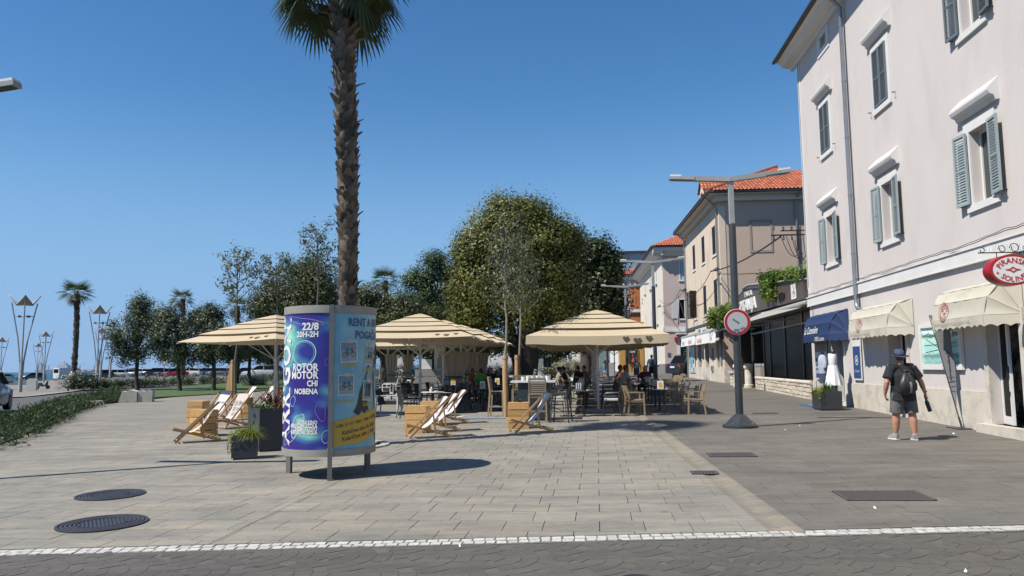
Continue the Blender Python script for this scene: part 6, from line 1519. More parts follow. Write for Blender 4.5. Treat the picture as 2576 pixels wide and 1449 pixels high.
def round_table(top, name='round_table', r=.36, h=.74):
 t = thing(name, 'x', 'table'); MB().lathe([(.23, 0), (.23, .012), (.04, .03)], 20).build('foot', black, t); MB().tube([(0, 0, .02), (0, 0, h - .02)], .032, 8).build('column', black, t); MB().lathe([(r - .01, h - .022), (r, h - .015), (r, h - .004), (r - .006, h)], 28).build('top', top, t); return t
def bar_table():
 t = thing('bar_table', 'x', 'bar table'); m = MB(); m.bb(-.42, .42, -.30, .30, .04, 1.04); m.build('body', M('blue_black_panel', (.022, .032, .042), .5), t); MB().bb(-.62, .62, -.38, .38, 1.04, 1.09).build('top', m_whitetop, t); m = MB(); m.bb(-.40, .40, -.28, .28, 0, .04); m.build('plinth', black, t); return t
tc, ts, ds, mc, mcc, wc, lc, = tan_chair(), tan_stool(), dark_stool(), metal_chair(False), metal_chair(True), woven_chair(), lounge_chair()
rt, rtw, bt = round_table(m_brown_top), round_table(m_whitetop, 'white_round_table', .36), bar_table()
g_tc, g_mc, g_t = 'tan slatted armchairs', 'dark metal armchairs', 'round cafe tables'
ORD = ['first', 'second', 'third', 'fourth', 'fifth', 'sixth']
def menu(pos, label, kind=0):
 t = thing('menu_holder', label, 'menu holder', pos, 0, 'menu holders on the tables')
 if kind == 0:
  MB().bb(-.09, .09, -.05, .05, 0, .03).build('foot', m_whitetop, t); MB().prism([(-.05, .03), (.05, .03), (.015, .24), (-.015, .24)], lambda u, v, q: (q, u, v), -.085, .085).build('card', white, t)
  MB().prism([(-.045, .06), (.045, .06), (.02, .20), (-.02, .20)], lambda u, v, q: (q, u * 1.15, v), -.06, .05).build('picture', M('menu_orange', (.62, .33, .03), .5) if 'menu_orange' not in bpy.data.materials else bpy.data.materials['menu_orange'], t)
 elif kind == 1:
  MB().bb(-.12, .12, -.02, .02, 0, .26).build('frame', black, t); MB().bb(-.10, .10, -.024, -.02, .03, .23).build('sheet', M('menu_sheet', (.42, .46, .52), .5, (.2, .24, .3), 30) if 'menu_sheet' not in bpy.data.materials else bpy.data.materials['menu_sheet'], t)
 else:
  for s in (-.06, 0, .06): MB().bb(s - .014, s + .014, -.05, .05, 0, .22).build('leaflet', m_whitetop, t)
  MB().bb(-.10, .10, -.06, .06, 0, .05).build('box', steel, t)
 return t
def smallthing(pos, label, kind):
 t = thing(kind, label, kind.replace('_', ' '), pos, rnd.uniform(-.5, .5), 'small tableware on the cafe tables')
 if kind == 'ash_tray': MB().lathe([(.05, 0), (.06, .035), (.052, .035), (.045, .012)], 12).build('bowl', m_whitetop, t, smooth=True)
 elif kind == 'sugar_jar': MB().lathe([(.035, 0), (.05, .09), (.045, .09)], 12).build('jar', m_whitetop, t, smooth=True); MB().bar((0, 0, .05), (.03, .02, .15), .03, .02).build('sachet', m_whitetop, t)
 return t
# row of tan armchairs by the walkway (under the right parasols)
T0 = V2(G(1672, 1043))
for k in range(6):
 c = T0 + EV * 1.75 * k; c = onG(c.x, c.y)
 pl_(rt, c, 0, 'dark round table %s in the row of tan armchairs beside the walkway' % (('nearest the camera', 'second', 'third', 'fourth', 'fifth', 'last')[k]), g_t)
 for s, sd in ((-1, 'left'), (1, 'right')):
  p = c - NV * (-s) * (.86 + .05 * (k % 2)) + EV * rnd.uniform(-.08, .08); rz = (0 if s < 0 else math.pi) - YAW + R_(rnd.uniform(-9, 9)) + (R_(18) if (k == 0 and s < 0) else 0)
  pl_(tc, onG(p.x, p.y), rz, 'tan slatted armchair on the %s of the %s table in the row beside the walkway' % (sd, ORD[k]), g_tc)
 if k in (0, 2): menu(c + Vector((-.10, 0, .74)), 'bright menu card stand on the %s table of the tan armchair row' % ORD[k], 0)
 if k in (1, 3): menu(c + Vector((-.12, 0, .74)), 'dark framed menu card on the %s table of the tan armchair row' % ORD[k], 1)
 if k < 4: smallthing(c + Vector((.08, -.1, .74)), 'white ashtray on the %s table of the tan armchair row' % ORD[k], 'ash_tray')
for k in range(3):
 p = T0 + EV * (10.4 + .9 * k) + NV * 1.3; pl_(tc, onG(p.x, p.y), math.pi - YAW + R_(20), 'tan slatted armchair %s beyond the last table near the lamp post' % ('left', 'middle', 'right')[k], g_tc)
# rows of dark metal chairs left of the parasol poles
T1 = V2(G(1470, 1047))
for k in range(5):
 c = T1 + EV * 1.9 * k; c = onG(c.x, c.y); pl_(rt, c, 0, 'dark round table %s in the row of metal chairs left of the parasol pole' % (('nearest us', 'second', 'third', 'fourth', 'fifth')[k]), g_t)
 for s, sd in ((-1, 'left'), (1, 'right')):
  p = c + NV * s * .80 + EV * rnd.uniform(-.1, .1); rz = (0 if s < 0 else math.pi) - YAW + R_(rnd.uniform(-12, 12))
  pl_(mcc if k < 2 else mc, onG(p.x, p.y), rz, 'metal armchair %s%s of the %s table in the metal chair row' % ('with pale cushion, ' if k < 2 else 'without cushion, ', sd, ORD[k]), g_mc)
 if k < 4: menu(c + Vector((-.15, .05, .74)), 'steel box of leaflets on the %s table left of the parasol pole' % ORD[k], 2)
 if k < 3: smallthing(c + Vector((.12, -.12, .74)), 'white ashtray on the %s table left of the parasol pole' % ORD[k], 'ash_tray')
T2 = T1 - NV * 2.3 + EV * 3.5
for k in range(4):
 c = T2 + EV * 2.0 * k; c = onG(c.x, c.y); pl_(rt, c, 0, 'dark round table %s in the shaded row behind the white bar table' % ORD[k], g_t)
 for s, sd in ((-1, 'left'), (1, 'right')):
  p = c + NV * s * .80; pl_(mc, onG(p.x, p.y), (0 if s < 0 else math.pi) - YAW + R_(rnd.uniform(-15, 15)), 'metal armchair %s of the %s table in the shaded row behind the bar table' % (sd, ORD[k]), g_mc)
 menu(c + Vector((0, .05, .74)), 'white menu card stand on the %s table of the shaded row' % ORD[k], 1 if k else 0)
# bar tables and stools
B0_ = G(1345, 1058); pl_(bt, B0_ + Vector((0, .25, 0)), -YAW, 'white topped bar table with cups, nearest the camera', 'white topped bar tables')
B1_ = G(1322, 1022); pl_(bt, B1_ + Vector((0, .3, 0)), -YAW, 'white topped bar table in shade behind the tree stake', 'white topped bar tables')
q = G(1352, 1062); pl_(ts, q, R_(90), 'tan slatted bar stool with its back to the camera at the white bar table', 'bar stools')
q = G(1412, 1062); pl_(ds, q, R_(165), 'dark bar stool standing right of the white bar table', 'bar stools')
q = G(1252, 1048); pl_(ts, q, R_(-8), 'tan slatted bar stool left of the tree stake, half in shade', 'bar stools')
q = G(1308, 1040); pl_(ts, q, R_(95), 'pale slatted bar stool between the two bar tables', 'bar stools')
for k in range(6):
 t = thing('white_cup', 'white glazed cup %s on the near bar table' % ('leftmost in the row', 'second from left', 'third from left', 'third from right', 'second from right', 'rightmost in the row')[k], 'cup', B0_ + Vector((-.30 + .135 * k, .25 - .1 * (k % 2), 1.09)), 0, 'white cups on the bar table')
 MB().lathe([(.048, 0), (.055, .02), (.058, .13 if k % 2 else .11), (.05, .13 if k % 2 else .11)], 14).build('body', M('cup_glaze', (.70, .74, .72), .25) if 'cup_glaze' not in bpy.data.materials else bpy.data.materials['cup_glaze'], t, smooth=True)
t = thing('wooden_stand', 'small slotted wooden stand among the cups on the near bar table', 'stand', B0_ + Vector((.02, .35, 1.09)), 0); MB().box((0, 0, .16), (.07, .03, .32), Matrix.Rotation(.2, 3, 'Y')).build('plank', tan, t); m = MB()
for k in range(3): m.box((.0 + .014 * k, -.018, .10 + .08 * k), (.05, .004, .025))
m.build('slot', black, t)
# middle terrace: white round table, woven and white frame chairs
q = G(1084, 1050); tb = onG(q.x, q.y + .5); pl_(rtw, tb, 0, 'white round table by the parasol pole behind the deck chairs', g_t)
smallthing(tb + Vector((-.05, -.05, .74)), 'white sugar jar with sachets on the white round table', 'sugar_jar'); smallthing(tb + Vector((.12, -.1, .74)), 'small white ashtray on the white round table', 'ash_tray')
q = G(1026, 1052); pl_(wc, q, R_(20), 'black woven armchair left of the white round table', 'black woven armchairs')
q = G(978, 1044); pl_(lc, q, R_(-4), 'white frame lounge chair with black cushions, right of the advertising stand', 'white frame chairs')
q = G(1034, 1022); pl_(wc, q, R_(-40), 'black woven armchair behind the white round table', 'black woven armchairs')
q = G(1130, 1040); pl_(wc, q, R_(170), 'black woven armchair right of the white round table behind the deck chairs', 'black woven armchairs')
q = G(1122, 1022); tb = onG(q.x, q.y + .4); pl_(rt, tb, 0, 'dark round table with upright framed menu beside the curtain', g_t); menu(tb + Vector((0, -.1, .74)), 'black framed menu sheet on the table beside the wide curtain', 1)
for k, (x, y) in enumerate(((960, 1012), (985, 1000), (1005, 1008), (965, 996), (1008, 992))):
 q = G(x, y); pl_(lc, q, R_((10, 170, 200, 30, 150)[k]), 'white frame chair %s in the far left terrace by the curtain' % ('near the front', 'in the middle', 'right of the middle one', 'behind the front one', 'farthest back')[k], 'white frame chairs')
q = G(985, 1006); pl_(rtw, q, 0, 'white round table among the white frame chairs of the far left terrace', g_t)
D0 = V2(G(1195, 1040)); n_ = 0
for i in range(2):
 for j in range(5):
  c = D0 + NV * (-1.7 * i + .1) + EV * (1.0 + 1.9 * j); c = onG(c.x, c.y); pl_(rt, c, 0, 'dark round table in deep shade of the middle parasols, %s row, %s from front' % (('right', 'left')[i], ORD[j]), g_t)
  for s, sd in ((-1, 'left'), (1, 'right')):
   p = c + NV * s * .72 + EV * rnd.uniform(-.15, .15); pl_(wc, onG(p.x, p.y), (0 if s < 0 else math.pi) + R_(rnd.uniform(-25, 25)), 'woven armchair %s of the %s shaded table, %s row under the middle parasols' % (sd, ORD[j], ('right', 'left')[i]), 'black woven armchairs')
  if j % 2 == 0: menu(c + Vector((0, 0, .74)), 'menu card on the %s shaded table of the %s row under the middle parasols' % (ORD[j], ('right', 'left')[i]), 0)
# curtains tied to the poles, service counter
m_curt = M('tied_curtain_cloth', (.60, .54, .45), .9, (.52, .46, .38), 2.5, .9, stretch=(5, 5, .3), trans=.2)
def curtain(pos, w, label, zt=2.05, zb=.12):
 t = thing('tied_curtain', label, 'curtain', pos, 0, 'tied curtains hanging at the parasol poles')
 def f(u, v):
  k = 1 - .42 * math.exp(-((v - .55) / .2) ** 2); return ((u - .5) * w * k, .06 * math.sin(u * 2 * math.pi * 4) * k, zt - (zt - zb) * v)
 MB().grid(f, 36, 12).build('cloth', m_curt, t, smooth=True); MB().lathe([(w * .30, 1.0), (w * .31, 1.02), (w * .30, 1.04)], 14).build('tie', m_gutter, t)
for x, Y, w, lab in ((984, 38.3, .62, 'tied curtain at the distant parasol pole right of the advertising stand'), (1027, 43.8, .60, 'tied curtain at the most distant parasol pole near the grass'), (1142, 31.6, 1.25, 'wide tied curtain behind the second middle parasol pole'), (1182, 36, .75, 'narrow tied curtain right of the wide one'), (1212, 41, .70, 'rightmost tied curtain, in front of the white van')):
 p = P(x, 950, Y); curtain(onG(p.x, p.y), w, lab)
p = P(1096, 960, 36); t = thing('service_counter', 'grey boarded service counter with stepped top under the middle parasols', 'counter', onG(p.x, p.y), 0)
for k in range(4): MB().bb(-.9, 1.0, -.5 - .004 * (k % 2), .5, .02 + .32 * k, .32 + .32 * k).build('board', M('counter_board', (.26, .25, .235), .7) if k == 0 else bpy.data.materials['counter_board'], t)
MB().bb(.1, 1.0, -.3, .4, 1.3, 1.8).build('machine', M('machine_grey', (.34, .34, .33), .5), t); MB().bb(-.05, .30, -.2, .2, 1.3, 2.25).build('machine_tower', m_whitetop, t); MB().bb(-.75, -.15, -.3, -.26, 1.3, 1.75).build('menu_board', white, t)
# ================================================================== PEOPLE
REM = []
def remesh_obj(name, mb, mat, par, voxel, smooth=2):
 o = mb.build(name, mat, par); md = o.modifiers.new('r', 'REMESH'); md.mode = 'VOXEL'; md.voxel_size = voxel; md.use_smooth_shade = True
 if smooth: s = o.modifiers.new('s', 'SMOOTH'); s.iterations = smooth; s.factor = .5
 REM.append(o); return o
def etube(m, pts, rr, n=14, right=Vector((1, 0, 0))):
 """pts with (rx, ry) radii, rings turned so that rx lies along right"""
 rings = []
 for i, p in enumerate(pts):
  p = Vector(p); d = (Vector(pts[min(i + 1, len(pts) - 1)]) - Vector(pts[max(0, i - 1)])).normalized(); a = (right - d * right.dot(d)).normalized(); b = d.cross(a)
  rings.append([p + a * rr[i][0] * math.cos(t) + b * rr[i][1] * math.sin(t) for t in [2 * math.pi * k / n for k in range(n)]])
 m.loft(rings)
def person(label, pos, rz, J, dress, h=1.76, voxel=.014, build=1., group=None, gaze=0.):
 """J: pose dict in local metres for a 1.76 m figure facing +Y; dress: colours"""
 t = thing('person', label, 'person', pos, rz, group); k = h / 1.76; V_ = lambda p: Vector(p) * k; b = build
 pel, che, nek, hed = V_(J['pel']), V_(J['che']), V_(J['nek']), V_(J['hed'])
 body = MB(); wst = pel.lerp(che, .45)
 def torso(m, g): etube(m, [pel - (che - pel).normalized() * .08, pel, wst, che, che.lerp(nek, .62), nek + Vector((0, 0, .01))], [((.13 + g) * b, (.10 + g) * b), ((.165 + g) * b, (.12 + g) * b), ((.155 + g) * b, (.115 + g) * b * 1.05), ((.175 + g) * b, (.12 + g) * b), ((.155 + g) * b, (.09 + g)), (.058 + g * .6, .058 + g * .6)], 16)
 torso(body, 0); body.tube([nek - Vector((0, 0, .04)), hed - Vector((0, 0, .05))], [.062 * k, .055 * k], 10)
 body.ball(hed, (.074 * k, .094 * k, .112 * k), 14, 10); body.ball(hed + Vector((0, .045, -.055)), (.055 * k, .055 * k, .055 * k)); body.ball(hed + Vector((0, .098, -.018)), (.014, .02, .02))
 for s in (-1, 1): body.ball(hed + Vector((s * .076 * k, 0, -.01)), (.012, .022, .032), 6, 6)
 sh = {}
 for s, nm in ((-1, 'L'), (1, 'R')):
  S, E_, W = V_(J['sh' + nm]), V_(J['el' + nm]), V_(J['wr' + nm]); sh[nm] = (S, E_, W)
  body.tube([nek + Vector((s * .03, 0, -.03)), S + Vector((0, 0, .01))], [.044 * b, .048 * b], 10); body.tube([S, S.lerp(E_, .5), E_, E_.lerp(W, .35), W], [.054 * b, .048 * b, .040 * b, .041 * b, .027], 10)
  d = (W - E_).normalized(); hd = V_(J.get('hd' + nm, tuple((W / k + d * .09)))) ; dd = (hd - W).normalized(); sd = dd.cross(Vector((s * 1., .25, 0))).normalized(); nv = dd.cross(sd)
  etube(body, [W, W + dd * .05, W + dd * .095], [(.026, .018), (.040, .019), (.036, .016)], 10, sd)
  cl = J.get('curl', .5)
  for f in range(4):
   o = (f - 1.5) * .020; l = (.062, .075, .070, .055)[f]; p0 = W + dd * .088 + sd * o; p1 = p0 + dd * l * .5 + nv * -s * cl * .012; p2 = p1 + dd * l * .35 * (1 - cl * .6) - nv * s * cl * .035; body.tube([p0, p1, p2], [.0105, .0098, .008], 6)
  p0 = W + dd * .03 + sd * .034; body.tube([p0, p0 + dd * .035 + sd * .022, p0 + dd * .07 + sd * .024], [.0125, .011, .009], 6)
 for s, nm in ((-1, 'L'), (1, 'R')):
  H_, K_, A_ = V_(J['hi' + nm]), V_(J['kn' + nm]), V_(J['an' + nm])
  body.tube([H_, H_.lerp(K_, .45), K_, K_.lerp(A_, .3), K_.lerp(A_, .62), A_], [.092 * b, .080 * b, .057 * b, .061 * b, .050 * b, .036], 12)
  tp = V_(J['to' + nm]); body.tube([A_ - Vector((0, 0, .03)), tp], [.036, .03], 8)
  sh_ = MB(); dr = (tp - A_); dr.z = 0; dr = dr.normalized(); sd = Vector((dr.y, -dr.x, 0)); z = tp.z
  heel = A_ - dr * .065; pts = [(heel, .034, .10), (A_ + dr * .02, .041, .10), (A_ + dr * .10, .048, .07), (A_ + dr * .17, .044, .045), (A_ + dr * .205, .026, .03)]
  sh_.loft([[Vector((p.x, p.y, z)) + sd * w * c + Vector((0, 0, hh * q)) for c, q in ((-1, 0), (1, 0), (1.0, .45), (.6, 1), (-.6, 1), (-1.0, .45))] for p, w, hh in pts]); so2 = sh_.build('shoe', dress['shoe'], t, smooth=True, angle=60)
  sl_ = MB(); sl_.loft([[Vector((p.x, p.y, z - .022)) + sd * w * 1.08 * c + Vector((0, 0, .026 * q)) for c, q in ((-1, 0), (1, 0), (1, 1), (-1, 1))] for p, w, hh in pts]); sl_.build('sole', dress.get('sole', white), so2)
 remesh_obj('body', body, dress['skin'], t, voxel)
 if dress.get('shirt'):
  c = MB(); g = .018; torso(c, g) if not dress.get('long') else torso(c, g)
  c.v = c.v
  for nm in 'LR':
   S, E_, W = sh[nm]; e2 = S.lerp(E_, dress.get('sleeve', .72)); c.tube([nek.lerp(S, .30) - Vector((0, 0, .022)), S + Vector((0, 0, .008))], [.072 * b, .080 * b], 12); c.tube([S - (E_ - S) * .10, S.lerp(e2, .4), e2], [.072 * b, .076 * b, .082 * b], 12)
  if dress.get('hem'): etube(c, [wst, pel + Vector((0, 0, .02)), pel - (che - pel).normalized() * dress['hem']], [(.175 * b, .135 * b), (.19 * b, .145 * b), (.195 * b, .15 * b)], 16)
  remesh_obj('shirt', c, dress['shirt'], t, voxel, 3)
 if dress.get('trousers'):
  c = MB(); up_ = (che - pel).normalized(); etube(c, [pel + up_ * .10, pel, pel - up_ * .09], [(.180 * b, .14 * b), (.185 * b, .145 * b), (.16 * b, .13 * b)], 16); ln = dress.get('leglen', .9)
  for nm in 'LR':
   H_, K_, A_ = V_(J['hi' + nm]), V_(J['kn' + nm]), V_(J['an' + nm]); e2 = H_.lerp(K_, min(1, ln)); pts = [H_ + up_ * .03, H_.lerp(e2, .5), e2]; rr = [.108 * b, .102 * b, .098 * b if ln <= 1 else .078]
   if ln > 1: pts.append(K_.lerp(A_, ln - 1)); rr.append(.062)
   c.tube(pts, rr, 14)
  remesh_obj('trousers', c, dress['trousers'], t, voxel, 3)
 if dress.get('hair'):
  c = MB(); c.ball(hed + Vector((0, -.014, .022)), (.084 * k, .098 * k, .108 * k), 14, 10); L_ = dress.get('hairlen', .0)
  if L_: etube(c, [hed + Vector((0, -.05, .03)), hed + Vector((0, -.085, -.10)), hed + Vector((0, -.09, -.10 - L_))], [(.07, .05), (.075, .04), (.05, .025)], 12)
  if dress.get('bun'): c.ball(hed + Vector((0, -.10, .05)), .05)
  hm = remesh_obj('hair', c, dress['hair'], t, .012, 2)
 for s in (-1, 1):
  MB().ball(hed + Vector((s * .030, .082, .008)), (.011, .006, .007), 8, 6).build('eye', black, t)
 MB().ball(hed + Vector((0, .092, -.062)), (.022, .006, .006), 8, 5).build('mouth', M('lip', (.30, .10, .09), .5) if 'lip' not in bpy.data.materials else bpy.data.materials['lip'], t)
 if dress.get('cap'):
  c = MB(); c.lathe([(.092, .03), (.096, .06), (.085, .11), (.05, .14), (.005, .148)], 16, hed); c.loft([[hed + Vector((x, .07 + y * .10, .035 - y * .02)) for x in (-.075, 0, .075)] + [hed + Vector((x, .07 + y * .10, .042 - y * .02)) for x in (.075, 0, -.075)] for y in (0, 1)]); c.build('cap', dress['cap'], t, smooth=True, angle=50)
 return t
def stand(step=.0, armL=(-.30, -.02, 1.12), armR=(.30, -.02, 1.12), spread=.10):
 return dict(pel=(0, 0, .93), che=(0, 0, 1.28), nek=(0, .01, 1.47), hed=(0, .035, 1.63), shL=(-.19, 0, 1.40), shR=(.19, 0, 1.40), elL=armL, elR=armR, wrL=(armL[0] * 1.05, armL[1] + .06, armL[2] - .25), wrR=(armR[0] * 1.05, armR[1] + .06, armR[2] - .25),
    hiL=(-.095, 0, .90), hiR=(.095, 0, .90), knL=(-spread, step * .5 + .02, .50), knR=(spread, -step * .4 + .03, .50), anL=(-spread * 1.05, step, .085), anR=(spread * 1.05, -step, .085), toL=(-spread * 1.15, step + .17, .03), toR=(spread * 1.15, -step + .17, .03))
def sit(lean=.05, seat=.46, arm=0.):
 z = seat + .09
 return dict(pel=(0, 0, z), che=(0, lean * .6, z + .36), nek=(0, lean, z + .55), hed=(0, lean + .03, z + .71), shL=(-.19, lean, z + .48), shR=(.19, lean, z + .48), elL=(-.26, lean + .12, z + .22), elR=(.26, lean + .12, z + .22), wrL=(-.15, lean + .36, z + .27 + arm), wrR=(.13, lean + .36, z + .27 + arm),
    hiL=(-.095, .04, z - .02), hiR=(.095, .04, z - .02), knL=(-.12, .45, z + .0), knR=(.12, .45, z + .0), anL=(-.12, .42, .085), anR=(.12, .48, .085), toL=(-.13, .58, .03), toR=(.13, .64, .03))
mt = lambda n, c: M(n, c, .85, tuple(x * .8 for x in c), 7, .8)
skin2 = M('tanned_skin', (.36, .18, .11), .5, (.42, .22, .14), 10); hair_b = M('black_hair', (.012, .010, .009), .5); hair_br = M('brown_hair', (.09, .04, .018), .5); hair_r = M('auburn_hair', (.20, .055, .02), .5); hair_g = M('blond_grey_hair', (.40, .30, .20), .6)
shoe_g = M('grey_shoe', (.30, .30, .30), .8, (.22, .22, .22), 30); shoe_d = M('dark_shoe', (.04, .04, .04), .7)
tee_black = M('black_tshirt', (.010, .011, .014), .9, (.016, .017, .020), 6, bump=.9, bscale=7); shorts_grey = M('grey_shorts_cloth', (.10, .10, .096), .85, (.14, .14, .135), 9, bump=.9, bscale=8)
# the man in the blue hat
pm = G(2279, 1108); HM = P(2285, 880, pm.y).z - pm.z
Jm = dict(pel=(0, 0, .90), che=(0, .0, 1.24), nek=(0, .02, 1.45), hed=(.0, .055, 1.585), shL=(-.215, 0, 1.375), shR=(.215, 0, 1.375), elL=(-.325, -.02, 1.11), elR=(.36, -.01, 1.12), wrL=(-.325, .06, .875), wrR=(.465, .05, .90), hdL=(-.285, .10, .78), hdR=(.478, .07, .79),
 hiL=(-.105, 0, .88), hiR=(.105, 0, .88), knL=(-.135, .05, .49), knR=(.145, -.02, .49), anL=(-.14, .10, .085), anR=(.155, -.05, .085), toL=(-.165, .27, .03), toR=(.20, .12, .03), curl=.9)
man = person('heavy set man seen from behind in a black T-shirt, grey shorts and dark blue hat', pm, R_(2), Jm, dict(skin=skin, shirt=tee_black, sleeve=.72, hem=.14, trousers=shorts_grey, leglen=.92, shoe=shoe_g, hair=hair_br), HM / 1.715 * 1.76 * .985, .0095, 1.24)
kM = HM / 1.715 * .985; hd_ = Vector(Jm['hed']) * kM; m_hat = M('navy_straw_hat', (.028, .048, .105), .8, (.038, .062, .13), 40)
def hatring(r, z, dz=0., e=1.12): return [hd_ + Vector((r * math.cos(a), r * e * math.sin(a), z + dz * math.cos(a) ** 2 + .018 * math.sin(a))) for a in [2 * math.pi * k / 28 for k in range(28)]]
hm_ = MB(); hm_.loft([hatring(.172, .028, .022), hatring(.172, .034, .022), hatring(.10, .052), hatring(.096, .09), hatring(.086, .145), hatring(.060, .165), hatring(.02, .150)]); ht = hm_.build('hat', m_hat, man, smooth=True, angle=50)
hm_ = MB(); hm_.loft([hatring(.1025, .054), hatring(.100, .085)], cap=False); hm_.build('hat_band', black, ht, smooth=True)
for s in (-1, 1):
 A_ = Vector(Jm['an' + ('L' if s < 0 else 'R')]) * kM; MB().lathe([(.040, -.015), (.043, .0), (.040, .02)], 12, A_ + Vector((0, 0, .035))).build('ankle_sock', white, man, smooth=True); MB().box(A_ + Vector((0, -.055, .012)), (.03, .015, .05)).build('heel_tab', M('heel_orange', (.60, .13, .05), .7) if s < 0 else bpy.data.materials['heel_orange'], man)
W_ = Vector(Jm['wrR']) * kM; MB().tube([W_ + Vector((.005, .0, .012)), W_ + Vector((-.005, 0, .035))], [.036, .036], 12).build('watch', black, man)
m_bag = M('black_nylon', (.014, .014, .016), .45, (.03, .03, .034), 14, 1.)
bag = thing('drawstring_bag', 'black drawstring backpack with pale grey stripe on the back of the man in the hat', 'backpack', pm, R_(2))
b_ = MB(); yb = -.19 * kM
etube(b_, [(-.02, yb + .02, 1.33 * kM), (-.02, yb, 1.27 * kM), (-.03, yb - .05, 1.17 * kM), (-.03, yb - .06, 1.09 * kM), (-.035, yb - .065, .99 * kM), (-.03, yb - .01, .91 * kM)], [(.035, .03), (.08, .045), (.135, .075), (.165, .085), (.17, .085), (.14, .05)], 36)
n0 = len(b_.v)
def pleat(v):
 x, y, z = v; a = math.atan2(y - yb, x); return (x, y - .024 * (abs(math.sin(x * 38 + z * 3)) - .5) * min(1., max(0, (z / kM - .90) / .12)) * (1.6 if y < yb - .02 else .4), z)
b_.v = [pleat(v) for v in b_.v]; b_.build('sack', m_bag, bag, smooth=True, angle=70)
b_ = MB(); b_.ball((-.02, yb + .0, 1.335 * kM), (.06, .045, .025), 10, 6); b_.build('gathered_neck', m_bag, bag, smooth=True)
b_ = MB(); b_.tube([(.0, yb, 1.33 * kM), (.10, -.14 * kM, 1.42 * kM), (.145, -.05, 1.475 * kM)], .007, 5); b_.tube([(-.03, yb, 1.33 * kM), (-.11, -.14 * kM, 1.42 * kM), (-.14, -.05, 1.475 * kM)], .007, 5)
for s in (-1, 1): b_.tube([(s * .14 - .03, yb - .02, .97 * kM), (s * .24, -.08, 1.0 * kM), (s * .25, .02, 1.1 * kM)], .006, 5)
b_.build('cord', black, bag)
b_ = MB(); b_.grid(lambda u, v: (-.035 + .045 * (u - .5) + .012 * v, yb - .176 + .012 * v + .03 * (v - .4) ** 2 * 3, (1.13 - .21 * v) * kM), 2, 6); b_.build('grey_stripe', M('reflective_grey', (.24, .25, .26), .4), bag)
bo = thing('bottle', 'dark blue drinks bottle hanging from the right hand of the man in the hat', 'bottle', pm + Matrix.Rotation(R_(2), 3, 'Z') @ Vector((.49 * kM, .075, .765 * kM)), 0)
m = MB(); ax = Vector((.30, 0, -1)).normalized(); m.tube([ax * q for q in (-.035, .0, .01, .03, .045, .22, .232)], [.018, .018, .022, .036, .04, .04, .03], 14); m.build('body', M('dark_blue_flask', (.012, .016, .05), .3, (.02, .03, .09), 20), bo, smooth=True, angle=50)
# strollers and guests
W1 = P(1641, 955, 52); person('walking man with white T-shirt, straw hat and blue backpack far up the street', onG(W1.x, W1.y), R_(-5), stand(.16), dict(skin=skin, shirt=wcloth, trousers=mt('black_shorts', (.015, .015, .017)), shoe=shoe_d, hair=hair_g, cap=M('straw_cap', (.45, .38, .28), .9)), 1.80, .018, 1.05)
t = thing('backpack', 'blue backpack on the walking man far up the street', 'backpack', onG(W1.x, W1.y), R_(-5)); m = MB(); m.ball((.05, -.22, 1.24), (.15, .11, .25), 12, 8); m.build('bag', M('blue_bag', (.02, .12, .26), .7), t, smooth=True)
W2 = P(1602, 957, 50); person('walking woman in a grey vest top and dark blue shorts far up the street', onG(W2.x, W2.y), R_(4), stand(-.08), dict(skin=skin, shirt=mt('grey_vest', (.26, .24, .23)), sleeve=.25, trousers=mt('blue_shorts', (.03, .05, .11)), shoe=shoe_d, hair=hair_g, bun=True), 1.66, .018, .98)
W3 = P(1527, 945, 72); person('distant woman in black with pinkish hair on the promenade', onG(W3.x, W3.y), R_(170), stand(.1), dict(skin=skin, shirt=mt('black_top', (.012, .012, .013)), trousers=mt('black_skirt', (.012, .012, .013)), shoe=shoe_d, hair=M('pink_hair', (.45, .2, .2), .6)), 1.7, .02)
gs_ = 'guests seated at the cafe tables'
def guest(x, Y, face, label, shirt, hair, L_=0, capm=None, sleeve=.6, sk=None, seat=.46, bun=False):
 p = P(x, 950, Y); person(label, onG(p.x, p.y), face, sit(rnd.uniform(.0, .14), seat), dict(skin=sk or skin2, shirt=shirt, sleeve=sleeve, trousers=mt('trouser_%d' % x, (.03, .035, .05)), leglen=1.7, shoe=shoe_d, hair=hair, hairlen=L_, cap=capm, bun=bun), 1.72, .018, 1.0, gs_)
guest(1566, 31.0, R_(-75), 'seated man in a pale grey T-shirt and cap under the right parasol', mt('pale_tee', (.50, .49, .50)), hair_br, capm=M('rust_cap', (.22, .07, .04), .8))
guest(1553, 32.0, R_(-100), 'seated person with reddish brown hat beside the man in the pale T-shirt', mt('rust_shirt', (.18, .05, .03)), hair_br, capm=M('brown_cap', (.12, .05, .03), .8))
guest(1624, 31.5, R_(150), 'seated woman with long black hair facing the camera by the lamp post', mt('maroon_top', (.10, .025, .03)), hair_b, .22)
guest(1404, 31.5, R_(-80), 'seated woman with dark bun in a patterned sleeveless top left of the parasol pole', M('patterned_top', (.45, .40, .34), .9, (.10, .08, .07), 18, 1.), hair_b, bun=True, sleeve=.2)
guest(1424, 32.5, R_(90), 'seated dark haired child opposite the woman with the bun', mt('dark_tee1', (.02, .02, .025)), hair_b)
guest(1448, 35, R_(-60), 'seated man in black in the shade before the grey bush', mt('black_tee2', (.012, .012, .013)), hair_b)
guest(1477, 35, R_(100), 'seated person in a beige shirt right of the man in black', mt('beige_shirt', (.22, .19, .14)), hair_b)
guest(1211, 31.5, R_(20), 'seated man in a bright green T-shirt seen from behind under the middle parasols', green, hair_b)
guest(1187, 32, R_(-60), 'seated woman with auburn hair in an orange top left of the man in green', mt('orange_top', (.42, .08, .03)), hair_r, .1)
guest(1236, 33.5, R_(170), 'seated man in dark clothes facing the camera right of the man in green', mt('dark_tee3', (.015, .015, .02)), hair_b)
